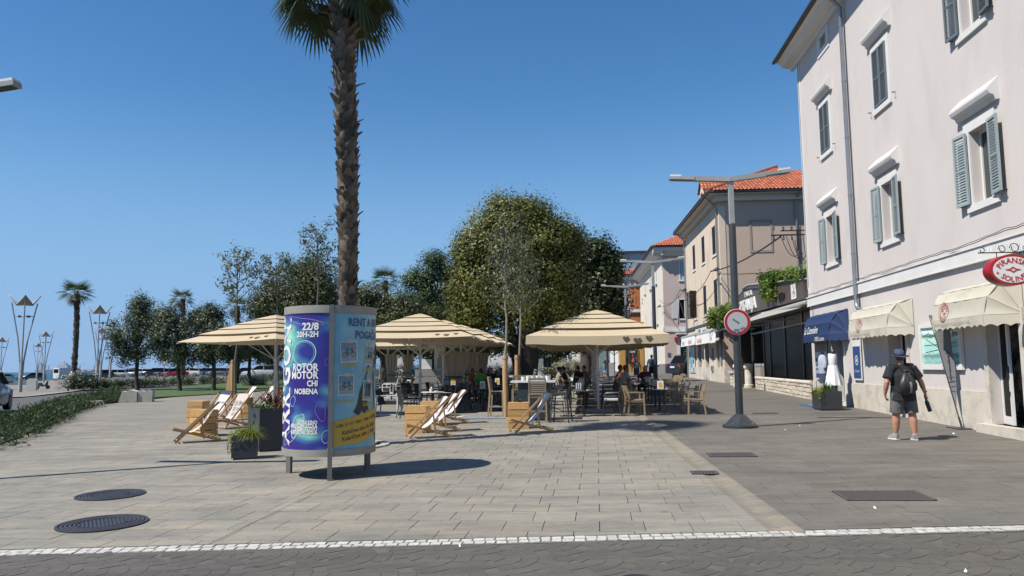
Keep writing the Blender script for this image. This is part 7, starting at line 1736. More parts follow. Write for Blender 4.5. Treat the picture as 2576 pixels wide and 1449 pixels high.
guest(1262, 31.0, R_(120), 'seated dark haired girl between the bar stool and the man in green', mt('navy_tee', (.02, .025, .05)), hair_b, .1)
guest(1304, 32.5, R_(60), 'seated woman in a pale flowered top behind the tree stake', M('flowered_top', (.42, .38, .42), .9, (.2, .16, .22), 22, 1.), hair_b, .2)
q = FA.w(-.50, -.62); person('shopkeeper half hidden in the open doorway, white blouse, pale shorts and dark sandals', Vector((q.x, q.y, .42)), R_(80), stand(.06, (-.26, .05, 1.12), (.26, .05, 1.12)), dict(skin=skin, shirt=wcloth, sleeve=.9, hem=.16, trousers=mt('pale_shorts', (.42, .42, .46)), leglen=.75, shoe=black, sole=black, hair=hair_br, hairlen=.12), 1.66, .012, 1.0)
# ================================================================== TREES AND PLANTS
lf_oak = leafmat('holm_oak_leaf', (.018, .034, .013), (.125, .155, .07), .2)
lf_big = leafmat('plane_leaf', (.05, .075, .016), (.27, .265, .055), .3)
lf_dark = leafmat('dark_leaf', (.014, .026, .008), (.095, .115, .03), .2)
lf_mid = leafmat('mid_leaf', (.03, .055, .018), (.15, .165, .05), .28)
lf_pine = leafmat('pine_needle', (.014, .038, .010), (.055, .10, .022), .12)
lf_young = leafmat('young_grey_leaf', (.055, .075, .035), (.17, .19, .09), .3)
lf_palm = leafmat('palm_frond', (.025, .045, .014), (.10, .14, .045), .25)
lf_jun = leafmat('juniper', (.012, .034, .008), (.085, .14, .034), .15)
lf_rose = leafmat('rose_leaf', (.02, .05, .012), (.09, .14, .035), .25)
lf_ivy = leafmat('ivy_leaf', (.05, .11, .012), (.22, .30, .05), .35)
petal = leafmat('white_petal', (.62, .60, .52), (.85, .84, .78), .3); petal_p = leafmat('pink_petal', (.55, .25, .22), (.75, .5, .45), .3)
m_bark = M('grey_bark', (.10, .085, .065), .9, (.17, .15, .12), 6, .9, stretch=(3, 3, .8), bump=.6, bscale=30); m_barkp = M('pale_bark', (.30, .28, .24), .9, (.20, .185, .16), 8, .9, stretch=(2, 2, .7)); m_barkd = M('dark_bark', (.045, .037, .03), .9, (.08, .066, .05), 5, .9, stretch=(3, 3, .7), bump=.6, bscale=25)
def clump_pts(blobs, per, shell=.55):
 """clump centres inside ellipsoids (cx,cy,cz,rx,ry,rz), more of them near the outside"""
 out = []
 for (cx, cy, cz, rx, ry, rz) in blobs:
  for _ in range(per):
   d = nrg.normal(size=3); d /= np.linalg.norm(d); r = (shell + (1 - shell) * nrg.random()) if nrg.random() < .75 else nrg.random() * shell
   r *= 1 + .12 * nrg.normal()
   if nrg.random() < .06: r = 1.0 + .2 * nrg.random()
   out.append((cx + d[0] * rx * r, cy + d[1] * ry * r, cz + d[2] * rz * r))
 return out
def px_blobs(lst, Y, depth=1.):
 """ellipses measured in the photograph, at their distance Y -> ellipsoids"""
 out = []
 for (x, y, rx, ry, *dy) in lst:
  yy = Y + (dy[0] if dy else 0); c = P(x, y, yy); s = yy * PXS / FPX; out.append((c.x, c.y, c.z, rx * s, rx * s * depth, ry * s))
 return out
def tree(name, label, cat, base, trunk, blobs, per, n, size, mat, bark, sig, droop=.2, group=None, limbs=9, tr=.2, asp=.55, flat=.6):
 t = thing(name, label, cat, base, 0, group, world=True); B = Vector(base)
 top = Vector(trunk); m = MB(); j = lambda a: Vector((rnd.uniform(-a, a), rnd.uniform(-a, a), 0)); L_ = (top - B).length
 m.tube([B - Vector((0, 0, .1)), B + Vector((0, 0, .15)), B.lerp(top, .35) + j(.03 * L_), B.lerp(top, .7) + j(.03 * L_), top], [tr * 1.5, tr * 1.12, tr, tr * .85, tr * .7], 10); m.build('trunk', bark, t, smooth=True)
 m = MB()
 for k in range(limbs):
  b = blobs[k % len(blobs)]; d = Vector((rnd.uniform(-.7, .7) * b[3], rnd.uniform(-.7, .7) * b[4], rnd.uniform(-.3, .75) * b[5])); e = Vector(b[:3]) + d; s0 = B.lerp(top, rnd.uniform(.72, 1.0)); mid_ = s0.lerp(e, .5) + Vector((0, 0, .12 * (e - s0).length))
  m.tube([s0, mid_, e], [tr * .5, tr * .28, tr * .07], 6)
 m.build('limbs', bark, t, smooth=True)
 leafcloud('crown', t, mat, clump_pts(blobs, per), n, size, sig, flat, droop, asp=asp)
 return t
go_ = 'round evergreen trees along the lawn'
oaks = [(345, 984, [(338, 830, 62, 66), (372, 800, 40, 48), (300, 850, 40, 44), (392, 850, 38, 50), (350, 770, 26, 30), (330, 895, 42, 24)], 'round evergreen oak on the lawn nearest the road, its trunk beside the stone blocks'),
  (452, 985, [(450, 838, 62, 60), (420, 800, 36, 36), (490, 812, 34, 36), (455, 895, 50, 28), (405, 860, 32, 50)], 'round evergreen oak second from the road along the lawn'),
  (537, 984, [(545, 845, 50, 58), (532, 795, 28, 34), (520, 880, 34, 40), (575, 880, 40, 34)], 'evergreen oak third from the road along the lawn'),
  (627, 972, [(625, 855, 46, 46), (600, 880, 36, 30), (655, 880, 36, 30)], 'evergreen oak behind the left edge of the left parasol'),
  (690, 968, [(700, 860, 50, 50), (740, 840, 40, 40), (680, 895, 36, 22)], 'evergreen oak behind the middle of the left parasol'),
  (880, 965, [(880, 860, 60, 50), (930, 870, 40, 36)], 'evergreen oak hidden behind the advertising stand')]
for x, y, bl, lab in oaks:
 g = G(x, y); Y = min(g.y, 62); b = onG(P(x, y, Y).x, Y); bs = px_blobs(bl, Y); ctr = P(x, 870, Y)
 tree('evergreen_oak', lab, 'tree', b, ctr, bs, 52, 15000, .145, lf_oak, m_barkd, .20, .25, go_, 8, .13)
def bigtree(label, name, x, Y, bl, per, n, size, mat, bark, sig, tr, ytrunk, group=None, droop=.3, cat='tree', depth=1.):
 b = P(x, 950, Y); b = onG(b.x, b.y); return tree(name, label, cat, b, P(x, ytrunk, Y), px_blobs(bl, Y, depth), per, n, size, mat, bark, sig, droop, group, 14, tr)
bt_ = bigtree('great broad crowned tree with yellowish green leaves above the middle of the terrace', 'plane_tree', 1325, 42, [(1300, 620, 120, 110), (1240, 600, 76, 80), (1362, 600, 72, 84), (1215, 690, 70, 110), (1395, 680, 75, 110), (1290, 540, 70, 50), (1345, 560, 60, 50), (1180, 640, 40, 50), (1300, 780, 110, 80), (1180, 800, 46, 60), (1400, 790, 60, 60), (1430, 610, 26, 40), (1170, 730, 32, 40)], 90, 105000, .17, lf_big, m_barkd, (.34, .34, .34), .55, 760)
m = MB(); B = Vector(bt_.location)
for dx, r in ((-.45, .34), (.35, .30)): m.tube([B + Vector((dx * .4, 0, -.1)), B + Vector((dx, 0, 1.4)), B + Vector((dx * 2.4, .3, 4.2)), B + Vector((dx * 4.5, .2, 7.5))], [r * 1.3, r, r * .8, r * .4], 10)
m.build('stems', m_barkd, bt_, smooth=True)
bigtree('dark dense tree at the right of the great tree, before the orange building', 'dark_tree', 1470, 50, [(1480, 700, 62, 90), (1520, 740, 40, 70), (1450, 640, 40, 46), (1510, 640, 30, 40), (1470, 800, 70, 40), (1535, 680, 20, 40), (1430, 760, 40, 80), (1545, 760, 24, 36)], 46, 32000, .22, lf_dark, m_barkd, (.38, .38, .38), .4, 800)
bigtree('dark green pine with rounded layered crown left of the great tree', 'pine_tree', 1085, 58, [(1090, 690, 46, 40), (1060, 720, 42, 34), (1120, 740, 50, 44), (1075, 770, 50, 30), (1040, 705, 20, 18), (1095, 655, 28, 18), (1130, 690, 26, 30), (1150, 790, 40, 40)], 30, 26000, .15, lf_pine, m_barkd, (.34, .34, .28), .3, 780)
bigtree('broad mid green tree at the left of the tall palm trunk', 'broadleaf_tree', 760, 50, [(755, 720, 56, 50), (700, 750, 46, 44), (810, 720, 40, 46), (780, 680, 40, 30), (730, 790, 80, 40), (660, 780, 34, 34), (830, 770, 36, 50)], 42, 26000, .17, lf_mid, m_bark, (.36, .36, .34), .25, 800)
bigtree('mid green tree mass behind the tall palm trunk, right side', 'broadleaf_tree', 960, 56, [(930, 750, 50, 36), (1000, 765, 50, 34), (900, 780, 46, 50), (1050, 790, 50, 40), (960, 800, 70, 30), (1110, 800, 44, 36)], 40, 26000, .17, lf_mid, m_bark, (.36, .36, .30), .22, 810)
for x, bl, lab in ((972, [(1000, 865, 60, 30), (1060, 875, 50, 26), (960, 850, 40, 40)], 'dark low tree behind the white frame chairs, foliage hanging over the terrace'), (1122, [(1130, 872, 70, 26), (1210, 868, 60, 28), (1290, 872, 60, 26)], 'dark low tree behind the wide curtain'), (1400, [(1380, 862, 60, 36), (1440, 850, 40, 40)], 'dark low tree right of the great tree trunk')):
 bigtree(lab, 'dark_tree', x, 54, bl, 46, 12000, .2, lf_dark, m_barkd, (.3, .3, .22), .4, 870)
# airy young trees with visible branches
def young(label, x, ybase, Y, top, spread, n, size, mat, bark, ylow, group, tr=.055, nb=15, clus=.22):
 b = P(x, ybase, Y); b = onG(b.x, b.y); t = thing('young_tree', label, 'tree', b, 0, group, world=True); s = Y * PXS / FPX
 B = Vector(b); T_ = P(x + rnd.uniform(-8, 8), top, Y); low = P(x, ylow, Y); m = MB(); pts = [B.lerp(T_, k / 8) + Vector((rnd.uniform(-.05, .05), rnd.uniform(-.05, .05), 0)) * (k > 0) for k in range(9)]; m.tube(pts, [tr * (1.1 - .11 * k) for k in range(9)], 8); m.build('trunk', bark, t, smooth=True)
 m = MB(); cs = []; f0 = (low.z - B.z) / (T_.z - B.z)
 for k in range(nb):
  f = f0 + (1 - f0) * (k + .5) / nb * .92; p = B.lerp(T_, f); a = k * 2.4; l = spread * s * (1 - .45 * (f - f0) / (1 - f0)) * rnd.uniform(.55, 1.05); e = p + Vector((math.cos(a) * l, math.sin(a) * l, l * rnd.uniform(.7, 1.3))); q = p.lerp(e, .5) + Vector((math.cos(a), math.sin(a), -.4)) * l * .12
  m.tube([p, q, e], [tr * .36, tr * .24, tr * .08], 5)
  for g in (.35, .5, .65, .8, .95, 1.05): cs.append(tuple((p.lerp(q, g * 2) if g < .5 else q.lerp(e, g * 2 - 1)) + Vector((rnd.uniform(-.12, .12), rnd.uniform(-.12, .12), -.06))))
  for w in range(2):
   g = rnd.uniform(.4, .8); r0 = q.lerp(e, g); r1 = r0 + Vector((rnd.uniform(-1, 1), rnd.uniform(-1, 1), rnd.uniform(.1, .9))) * l * .4; m.tube([r0, r1], [tr * .14, tr * .05], 4); cs += [tuple(r0.lerp(r1, .5)), tuple(r1)]
 m.build('branches', bark, t, smooth=True); leafcloud('crown', t, mat, cs, n, size, clus, .5, .75, asp=.42); return t
gyt = 'young street trees tied to stakes'
sk0 = G(1272, 1048)
young('slim pale young tree with drooping grey green leaves at the front wooden stake', 1268, 1048, sk0.y + .3, 560, 75, 1700, .12, lf_young, m_barkp, 800, gyt, .05, 17, .13)
young('second slim young tree with drooping leaves right behind the front stake', 1306, 1040, sk0.y + 3.2, 590, 62, 1300, .12, lf_young, m_barkp, 800, gyt, .045, 15, .13)
lk = G(583, 1004)
young('airy tall young tree by the left wooden stake, branches against the sky', 592, 1004, lk.y + .4, 640, 75, 1000, .17, lf_young, m_bark, 790, gyt, .07, 15, .14)
young('airy young tree with light leaves rising highest left of the palm trunk', 800, 1000, 38, 575, 62, 1000, .17, lf_young, m_bark, 720, gyt, .07, 15, .14)
young('airy young tree between the left stake and the palm, top twigs in the sky', 700, 1000, 40, 665, 70, 1100, .17, lf_young, m_bark, 760, gyt, .07, 14, .14)
def stake(x, y, ytop, label, r=.075):
 b = G(x, y); h = P(x, ytop, b.y).z - b.z; t = thing('tree_stake', label, 'stake', b, 0, 'round wooden tree stakes'); MB().tube([(0, 0, -.05), (.006, 0, h * .3), (-.004, 0, h * .7), (0, 0, h)], [r, r * .98, r * .97, r * .94], 14).build('post', stake_m, t, smooth=True, angle=50); MB().lathe([(r + .008, h * .93), (r + .01, h * .945), (r + .008, h * .96)], 14).build('rope_tie', M('rope', (.35, .28, .18), .9) if 'rope' not in bpy.data.materials else bpy.data.materials['rope'], t); return t
stake(1272, 1049, 893, 'front wooden stake beside the single deck chair, lit by the sun', .085); stake(1302, 1030, 893, 'second wooden stake half hidden behind the front one', .085); stake(583, 1004, 905, 'wooden stake at the left behind the white deck chair', .08); stake(722, 1000, 900, 'wooden stake right of the left parasol pole', .08)
t = thing('tree_prop_board', 'curved brown board leaning on the left wooden stake', 'board', G(575, 1004), 0); MB().prism([(-.30, 0), (-.05, 0), (.0, 1.75), (-.06, 1.72), (-.20, .9)], lambda u, v, q: (u + .1, q, v), -.02, .02).build('board', m_card if False else stake_m, t)
# palms
def palm(name, label, base, top, r0, r1, fr, L_, boots, skirt=0, droop=1.0, up=(.05, 1.2), group=None, bootL=.22, nleaf=26, hang=0):
 t = thing(name, label, 'palm', base, 0, group, world=True); B, T_ = Vector(base), Vector(top); n = 14; H_ = (T_ - B).length; m = MB()
 bend = lambda f: B.lerp(T_, f) + Vector((.12 * math.sin(f * 2.6), 0, 0)) * (H_ / 8)
 m.tube([bend(k / n) for k in range(n + 1)], [r0 + (r1 - r0) * k / n + .02 * (k == n) for k in range(n + 1)], 14); m.build('trunk', m_barkd, t, smooth=True)
 if boots:
  V = []; Fc = []; T2_ = []
  for i in range(boots):
   f = (i / boots) ** .95 * .985; a = i * 2.399; c = bend(f); r = r0 + (r1 - r0) * f; d = Vector((math.cos(a), math.sin(a), 0)); s = Vector((-d.y, d.x, 0)); fl = .35 + .65 * f + (rnd.random() < .05) * .9; l = bootL * rnd.uniform(.6, 1.45); w = bootL * .52 * rnd.uniform(.8, 1.2); b = len(V); lift = rnd.uniform(.02, .075) * fl * (2.2 if rnd.random() < .06 else 1)
   p0 = c + d * (r * .93); p1 = c + d * (r + lift * .6) + Vector((0, 0, l * .5)); p2 = c + d * (r + lift * 2.0) + Vector((0, 0, l * .95)); sk_ = s * rnd.uniform(-.04, .04)
   V += [p0 - s * w, p0 + s * w, p1 - s * w * .8 + sk_, p1 + s * w * .8 + sk_, p2 - s * w * .35 + sk_ * 2, p2 + s * w * .35 + sk_ * 2, p1 + d * .035 + sk_, p0 + d * .03]; tt = rnd.random()
   for fc in ((0, 7, 6, 2), (7, 1, 3, 6), (2, 6, 4, 4), (6, 5, 4, 4), (6, 3, 5, 5)): Fc.append(tuple(q + b for q in fc)); T2_.append(tt)
  tri = [(f[0], f[1], f[2]) for f in Fc] + [(f[0], f[2], f[3]) for f in Fc if f[2] != f[3]]; tt2 = T2_ + [q for f, q in zip(Fc, T2_) if f[2] != f[3]]
  np_mesh('leaf_base', V, tri, bpy.data.materials.get('palm_boot') or M('palm_boot', (.085, .066, .048), .9, (.165, .13, .095), 10, .9, attr=.6), tt2, t)['kind'] = 'stuff'
 def frond(a, el, L2, dr, mat, plen=.42, name_='frond'):
  d = Vector((math.cos(a), math.sin(a), 0)); V = []; Fc = []; Tt = []; dirp = (d * math.cos(el) + Vector((0, 0, math.sin(el)))).normalized(); p0 = T_ + d * r1 * .6; p1 = p0 + dirp * L2 * plen - Vector((0, 0, .05 * L2)); sd = Vector((-d.y, d.x, 0)); w = .02
  V += [p0 - sd * w, p0 + sd * w, p1 + sd * w * .6, p1 - sd * w * .6]; Fc.append((0, 1, 2, 3)); Tt.append(.6)
  nrm_ = sd.cross(dirp); el2 = el - .25 * dr
  ax = (d * math.cos(el2) + Vector((0, 0, math.sin(el2)))).normalized()
  for k in range(nleaf):
   th = -1.65 + 3.3 * k / (nleaf - 1); l = L2 * (1 - plen) * (1.0 - .28 * (abs(th) / 1.65) ** 2) * rnd.uniform(.92, 1.06); g = (ax * math.cos(th) + sd * math.sin(th)).normalized(); ww = (.021 if nleaf < 20 else .026) * L2 / 1.2; q = p1; ps = g.cross(nrm_).normalized(); b = len(V); vz = 0.; tt = .25 + .5 * rnd.random()
   for e in range(6):
    f = e / 5; wd = ww * (.25 + 1.1 * f * (1 - f) * 2.4) * (1 - f ** 5 * .95); V += [q - ps * wd, q + ps * wd]; q = q + (g + Vector((0, 0, -vz))).normalized() * l / 5; vz += dr * (.04 + .42 * f * f) * (1 + .5 * abs(th))
   for e in range(5): Fc.append((b + 2 * e, b + 2 * e + 1, b + 2 * e + 3, b + 2 * e + 2)); Tt.append(tt)
  return np_mesh(name_, V, Fc, mat, Tt, t)
 for k in range(fr):
  a_, e_ = k * 2.399 + rnd.uniform(-.2, .2), up[0] + (up[1] - up[0]) * ((k + .5) / fr)
  if bootL > .2 and boots > 400 and e_ < .15 and math.sin(a_) < -.62: continue
  frond(a_, e_, L_ * rnd.uniform(.88, 1.08), droop * rnd.uniform(.8, 1.2) * (1.7 if k < fr * .45 else 1), lf_palm)
 dry = bpy.data.materials.get('dry_frond') or leafmat('dry_frond', (.10, .06, .025), (.24, .16, .07), .2)
 for k in range(hang): frond(k * 2.1 + .3, -.75 - .2 * rnd.random(), L_ * .85, 1.2, lf_palm if k % 2 else dry)
 if skirt: blades('dry_skirt', t, dry, tuple(T_ - Vector((0, 0, .15 + skirt * .2))), 160, skirt * .7, skirt, .8, .02, 2.2, 4, -.1)
 return t
pb_ = G(870, 1122); pt = P(850, 60, pb_.y)
pt = Vector((pt.x - .05, pb_.y, pt.z + .72))
mainp = palm('tall_palm', 'tall rough barked palm behind the advertising stand, crown cut off by the top edge', pb_, pt + Vector((0, 0, .25)), (.125), .20, 44, 1.72, 880, 0, 1.15, (-.85, 1.25), None, .205, 20)
for lab, x, yb, yt, Y, r, fr, L_, sk in (('far palm standing alone between the tapered light towers', 184, 955, 738, 60, .17, 30, 1.5, .9), ('far palm top above the second oak', 458, 950, 752, 74, .22, 22, 1.5, .8), ('far palm behind the airy young tree at the left stake', 595, 955, 770, 66, .2, 20, 1.4, 1.2), ('far palm top behind the trees right of the tall palm trunk', 968, 950, 706, 70, .22, 24, 1.75, .9)):
 b = P(x, yb, Y); T_ = P(x + (8 if x == 184 else 0), yt, Y); palm('palm_tree', lab, onG(b.x, b.y), T_, r, r * .8, fr, L_, 150, sk, 1.0, (-.35, 1.25), 'far palms', .26, 16, 3)
# palm pit ring
t = thing('tree_pit', 'pale stone ring round the foot of the tall palm behind the advertising stand', 'tree pit', pb_, 0); n = 18
for k in range(n):
 a0 = 2 * math.pi * k / n + .012; a1 = 2 * math.pi * (k + 1) / n - .012; MB().loft([[Vector((r * math.cos(a), r * math.sin(a), z + gz(pb_.x + r * math.cos(a), pb_.y + r * math.sin(a)) - pb_.z)) for r, z in ((.72, 0), (.88, 0), (.88, .035), (.72, .035))] for a in (a0, (a0 + a1) / 2, a1)]).build('kerb_stone', m_sett, t)
MB().lathe([(.72, .012), (.01, .02)], 24).build('soil', m_soil, t)
t = thing('tree_pit', 'blue grey grating at the foot of the front wooden stake', 'tree pit', onG(sk0.x - .55, sk0.y - .3), 0); MB().bb(-.9, .55, -.5, .5, .006, .014).build('grating', M('blue_grey_grate', (.22, .25, .27), .7), t); MB().bar((-.98, -.55, .02), (-.70, .5, .02), .12, .02).build('white_edge', white, t)
# juniper bed, flower hedges, ivy
hn = [V2(ST(-20, 23.3)), V2(ST(-14, 22.2)), G(0, 1128), G(110, 1078), G(214, 1026), G(300, 1010), G(322, 1004)]
hf = [V2(ST(-20, 31)), V2(ST(-14, 30)), G(0, 1048, .3), G(110, 1020, .3), G(220, 994, .3), G(262, 986, .3), G(290, 986, .3)]
a_, b_ = resample(hn, 60), resample(hf, 60); cs = []; hgt = []
for i in range(61):
 for k in range(15):
  f = min(1, max(0, (k + rnd.uniform(-.4, .4)) / 14)); p = a_[i].lerp(b_[i], f); p = p + Vector((rnd.uniform(-.25, .25), rnd.uniform(-.25, .25), 0)); h = (.12 + .33 * math.sin(math.pi * min(1, f * 1.25 + .08)) ** .6) * rnd.uniform(.6, 1.15)
  for z in (.25, .65, 1.0): cs.append((p.x, p.y, gz(p.x, p.y) + h * z))
C_ = np.array(cs); NS = 17000; si = nrg.integers(0, len(C_), NS); sc0 = C_[si] + nrg.normal(size=(NS, 3)) * (.15, .15, .05); sd0 = nrg.normal(size=(NS, 3)); sd0[:, 2] = np.abs(sd0[:, 2]) * .7 + .25; sd0 /= np.linalg.norm(sd0, axis=1)[:, None]
K_ = 13; N_ = NS * K_; idx = si.repeat(K_); d0 = sd0.repeat(K_, 0); pos = sc0.repeat(K_, 0) + d0 * nrg.uniform(-.06, .16, N_)[:, None]; d = d0 + nrg.normal(size=(N_, 3)) * .45; d /= np.linalg.norm(d, axis=1)[:, None]; u = nrg.normal(size=(N_, 3)); s = np.cross(d, u); s /= np.linalg.norm(s, axis=1)[:, None]; l = nrg.uniform(.05, .11, N_)[:, None]; w = nrg.uniform(.005, .011, N_)[:, None]
V = np.stack([pos - s * w, pos + s * w, pos + d * l * .6 + s * w * .8, pos + d * l], 1).reshape(-1, 3); bed = np_mesh('juniper_bed', V, np.arange(4 * N_).reshape(N_, 4), lf_jun, (nrg.random(NS).repeat(K_) * .65 + nrg.random(N_) * .35)); bed['kind'] = 'stuff'; bed['label'] = 'low spreading juniper bed along the road edge'
m = MB(); m.grid(lambda u, v: (lambda p: (p.x, p.y, gz(p.x, p.y) + .03 + .22 * math.sin(math.pi * v) ** .5))(a_[round(u * 60)].lerp(b_[round(u * 60)], .04 + .92 * v)), 60, 6); o = m.build('juniper_soil', M('juniper_mound', (.012, .026, .010), .95, (.022, .042, .014), 8)); structure(o)
def hedge(label, pts, w, h, n, white_n, pink_n=0, name='flowering_hedge', lm=None, size=.10):
 P0_ = Vector(pts[0]); t = thing(name, label, 'hedge', onG(P0_.x, P0_.y), 0, 'flowering hedges by the road', world=True); rs = resample(pts, max(6, int(sum((V2(q) - V2(p)).length for p, q in zip(pts, pts[1:])) / .7))); cs = []; top = []
 for p in rs:
  for _ in range(9):
   q = p + Vector((rnd.uniform(-.4, .4), rnd.uniform(-w, w), 0)); hh = h * rnd.uniform(.75, 1.15); z = gz(q.x, q.y)
   cs += [(q.x, q.y, z + hh * f) for f in (.2, .5, .8)]; top.append((q.x, q.y - w * .3 * rnd.random(), z + hh * rnd.uniform(.55, 1.02)))
 leafcloud('foliage', t, lm or lf_rose, cs, n, size, (.16, .16, .12))
 if white_n: leafcloud('blossoms', t, petal, top, white_n, .11, (.14, .12, .06), asp=.9)
 if pink_n: leafcloud('pink_blossoms', t, petal_p, top[:max(3, len(top) // 3)], pink_n, .11, (.14, .12, .06), asp=.9)
 return t
K = [G(170, 979), G(215, 975)]
hedge('rounded bush full of white roses at the left end of the hedge by the road', [P(165, 978, 57), P(232, 976, 58)], .8, 1.3, 5000, 420)
hedge('white flowered rose hedge along the far side of the road, left part', [P(235, 972, 58), P(300, 968, 61), P(370, 965, 64)], .6, .8, 7000, 90, 24)
hedge('dark green rose hedge along the far side of the road, behind the first two oaks', [P(370, 965, 64), P(450, 962, 67), P(530, 960, 70)], .6, .75, 8000, 20)
hedge('rose hedge with few flowers along the far side of the road, behind the third oak', [P(530, 958, 70), P(640, 956, 74), P(740, 953, 78)], .6, .75, 8000, 40)
hedge('green shrubs with white flowers beyond the shaded terrace', [P(1150, 940, 62), P(1240, 940, 60), P(1330, 938, 60)], .7, 1.25, 9000, 420)
hedge('dark green shrubs behind the white frame chairs', [P(950, 945, 58), P(1020, 945, 58), P(1080, 945, 60)], .7, 1.6, 8000, 40)
def shrub(label, x, y, Y, rx, ry, n, mat, size=.09):
 b = px_blobs([(x, y, rx, ry)], Y); p = P(x, 950, Y); t = thing('round_shrub', label, 'shrub', onG(p.x, p.y), 0, 'rounded shrubs beyond the terrace', world=True); leafcloud('foliage', t, mat, clump_pts(b * 2, 40), n, size, .12); return t
lf_grey = leafmat('silver_leaf', (.12, .13, .08), (.33, .33, .24), .2)
shrub('large silvery grey rounded bush beyond the terrace under the front parasol', 1432, 925, 52, 46, 20, 9000, lf_grey); shrub('small round grey bush left of the silvery one', 1376, 928, 52, 16, 13, 3000, lf_grey); shrub('round clipped green bush left of the silvery one', 1385, 912, 60, 14, 9, 2200, lf_rose); shrub('lavender like grey shrub on the lawn right of the oaks', 640, 962, 60, 30, 10, 4000, lf_grey)
shrub('bright green grasses beyond the terrace near the curtains', 1182, 930, 55, 16, 26, 2500, lf_lime)
def ivy(label, F, a0, a1, y, zt, n, trail, sl=0.):
 t = fthing(F, 'ivy_planting', label, 'plant', (a0 + a1) / 2, y, zt); cs = [(a, y + rnd.uniform(-.35, .3), zt + sl * (a - a0) + rnd.uniform(-.02, .40)) for a in [a0 + (a1 - a0) * rnd.random() for _ in range(70)]]
 for s in trail: cs += [(s + .05 * math.sin(k), y + .42, zt + sl * (s - a0) - .1 * k) for k in range(8)]
 w = []
 for a, yy, z in cs: p = F.w(a, yy, z); w.append((p.x, p.y, p.z))
 C_ = np.array(w); o = leafcloud('foliage', None, lf_ivy, w, n, .15, (.16, .16, .10)); me = o.data; M4 = (Matrix.Translation(F.w((a0 + a1) / 2, y, zt)) @ Matrix.Rotation(F.rot, 4, 'Z')).inverted(); me.transform(M4); o.parent = t
ivy('bright green ivy planting spilling over the cafe fascia', FS, 12.8, 20.5, -.2, 4.92, 7500, (17.6, 18.1, 18.9), .085); ivy('green creeper at the left end of the cafe fascia', FS, 26.0, 30.0, .1, 4.75, 4500, (29.2, 29.8)); ivy('green climber on the beige house corner above the round sign', FB, -.6, .9, .25, 4.7, 3800, (.0, .5))
# ================================================================== LIGHT TOWERS, CARS, SHIPS, SMALL THINGS
m_tow = M('tower_paint', (.42, .44, .44), .5, (.34, .36, .36), 3); m_towtop = M('tower_canopy', (.30, .28, .25), .6, (.36, .34, .30), 2)
def tower():
 t = thing('light_tower', 'x', 'light tower'); H_ = 8.0; w = .74
 MB().lathe([(.17, 0), (.17, .5), (.15, 2.6)], 12).build('stem', m_tow, t, smooth=True)
 for sx, sy in ((1, 1), (1, -1), (-1, 1), (-1, -1)): MB().tube([(sx * .06, sy * .06, .6), (sx * .10, sy * .10, 2.6), (sx * .26, sy * .26, 4.6), (sx * .68, sy * .68, 7.72)], [.07, .07, .062, .055], 7).build('leg', m_tow, t, smooth=True)
 def f(u, v):
  x, y = (u - .5) * 2 * w * 1.15, (v - .5) * 2 * w * 1.15; return (x, y, 7.52 + .62 * (abs(x * y) / (w * w)) ** 1.1)
 a = MB().grid(f, 12, 12); top = a.build('canopy', m_towtop, t, smooth=True); sd = top.modifiers.new('t', 'SOLIDIFY'); sd.thickness = .09; sd.offset = 1
 m = MB(); q = .49; pts = [(q, q, 6.55), (-q, q, 6.55), (-q, -q, 6.55), (q, -q, 6.55), (q, q, 6.55)]; m.tube(pts, .035, 6); m.build('ring', m_tow, t)
 for sx, sy in ((1, 0), (-1, 0), (0, 1), (0, -1)): MB().box((sx * q * .95, sy * q * .95, 6.55), (.18, .18, .15)).build('floodlight', darkgrey, t)
 return t
tw = tower(); gtw = 'tapered light towers on the quay'
def tpos(x, y, ytop, first=False):
 p = None
 Y = 8.2 / ((932 - ytop) * PXS / FPX); Y = 8.2 / ((932 - ytop) * PXS / FPX + 1.7 / Y * 0) ; q = P(x, y, Y); return onG(q.x, q.y), Y
for (x, yt, lab, rz) in ((52, 757, 'nearest big light tower with upturned canopy at the left', 38), (243, 786, 'big light tower before the oaks, right of the lone palm', 40), (110, 840, 'slim far light tower left of the lone palm', 50), (92, 863, 'smallest far light tower at the left', 30), (0, 848, 'far light tower cut by the left edge of the photo', 45), (252, 836, 'far light tower hidden behind the big one by the oaks', 48), (276, 850, 'far light tower half hidden by the first oak', 40)):
 Y = 5.1 / ((932 - yt) * PXS / FPX); p = P(x, 955, Y); b = onG(p.x, p.y); pl_(tw, b, math.atan2(-b.y, -b.x) - R_(45 + rz * .2 - 8), lab, gtw, .84)
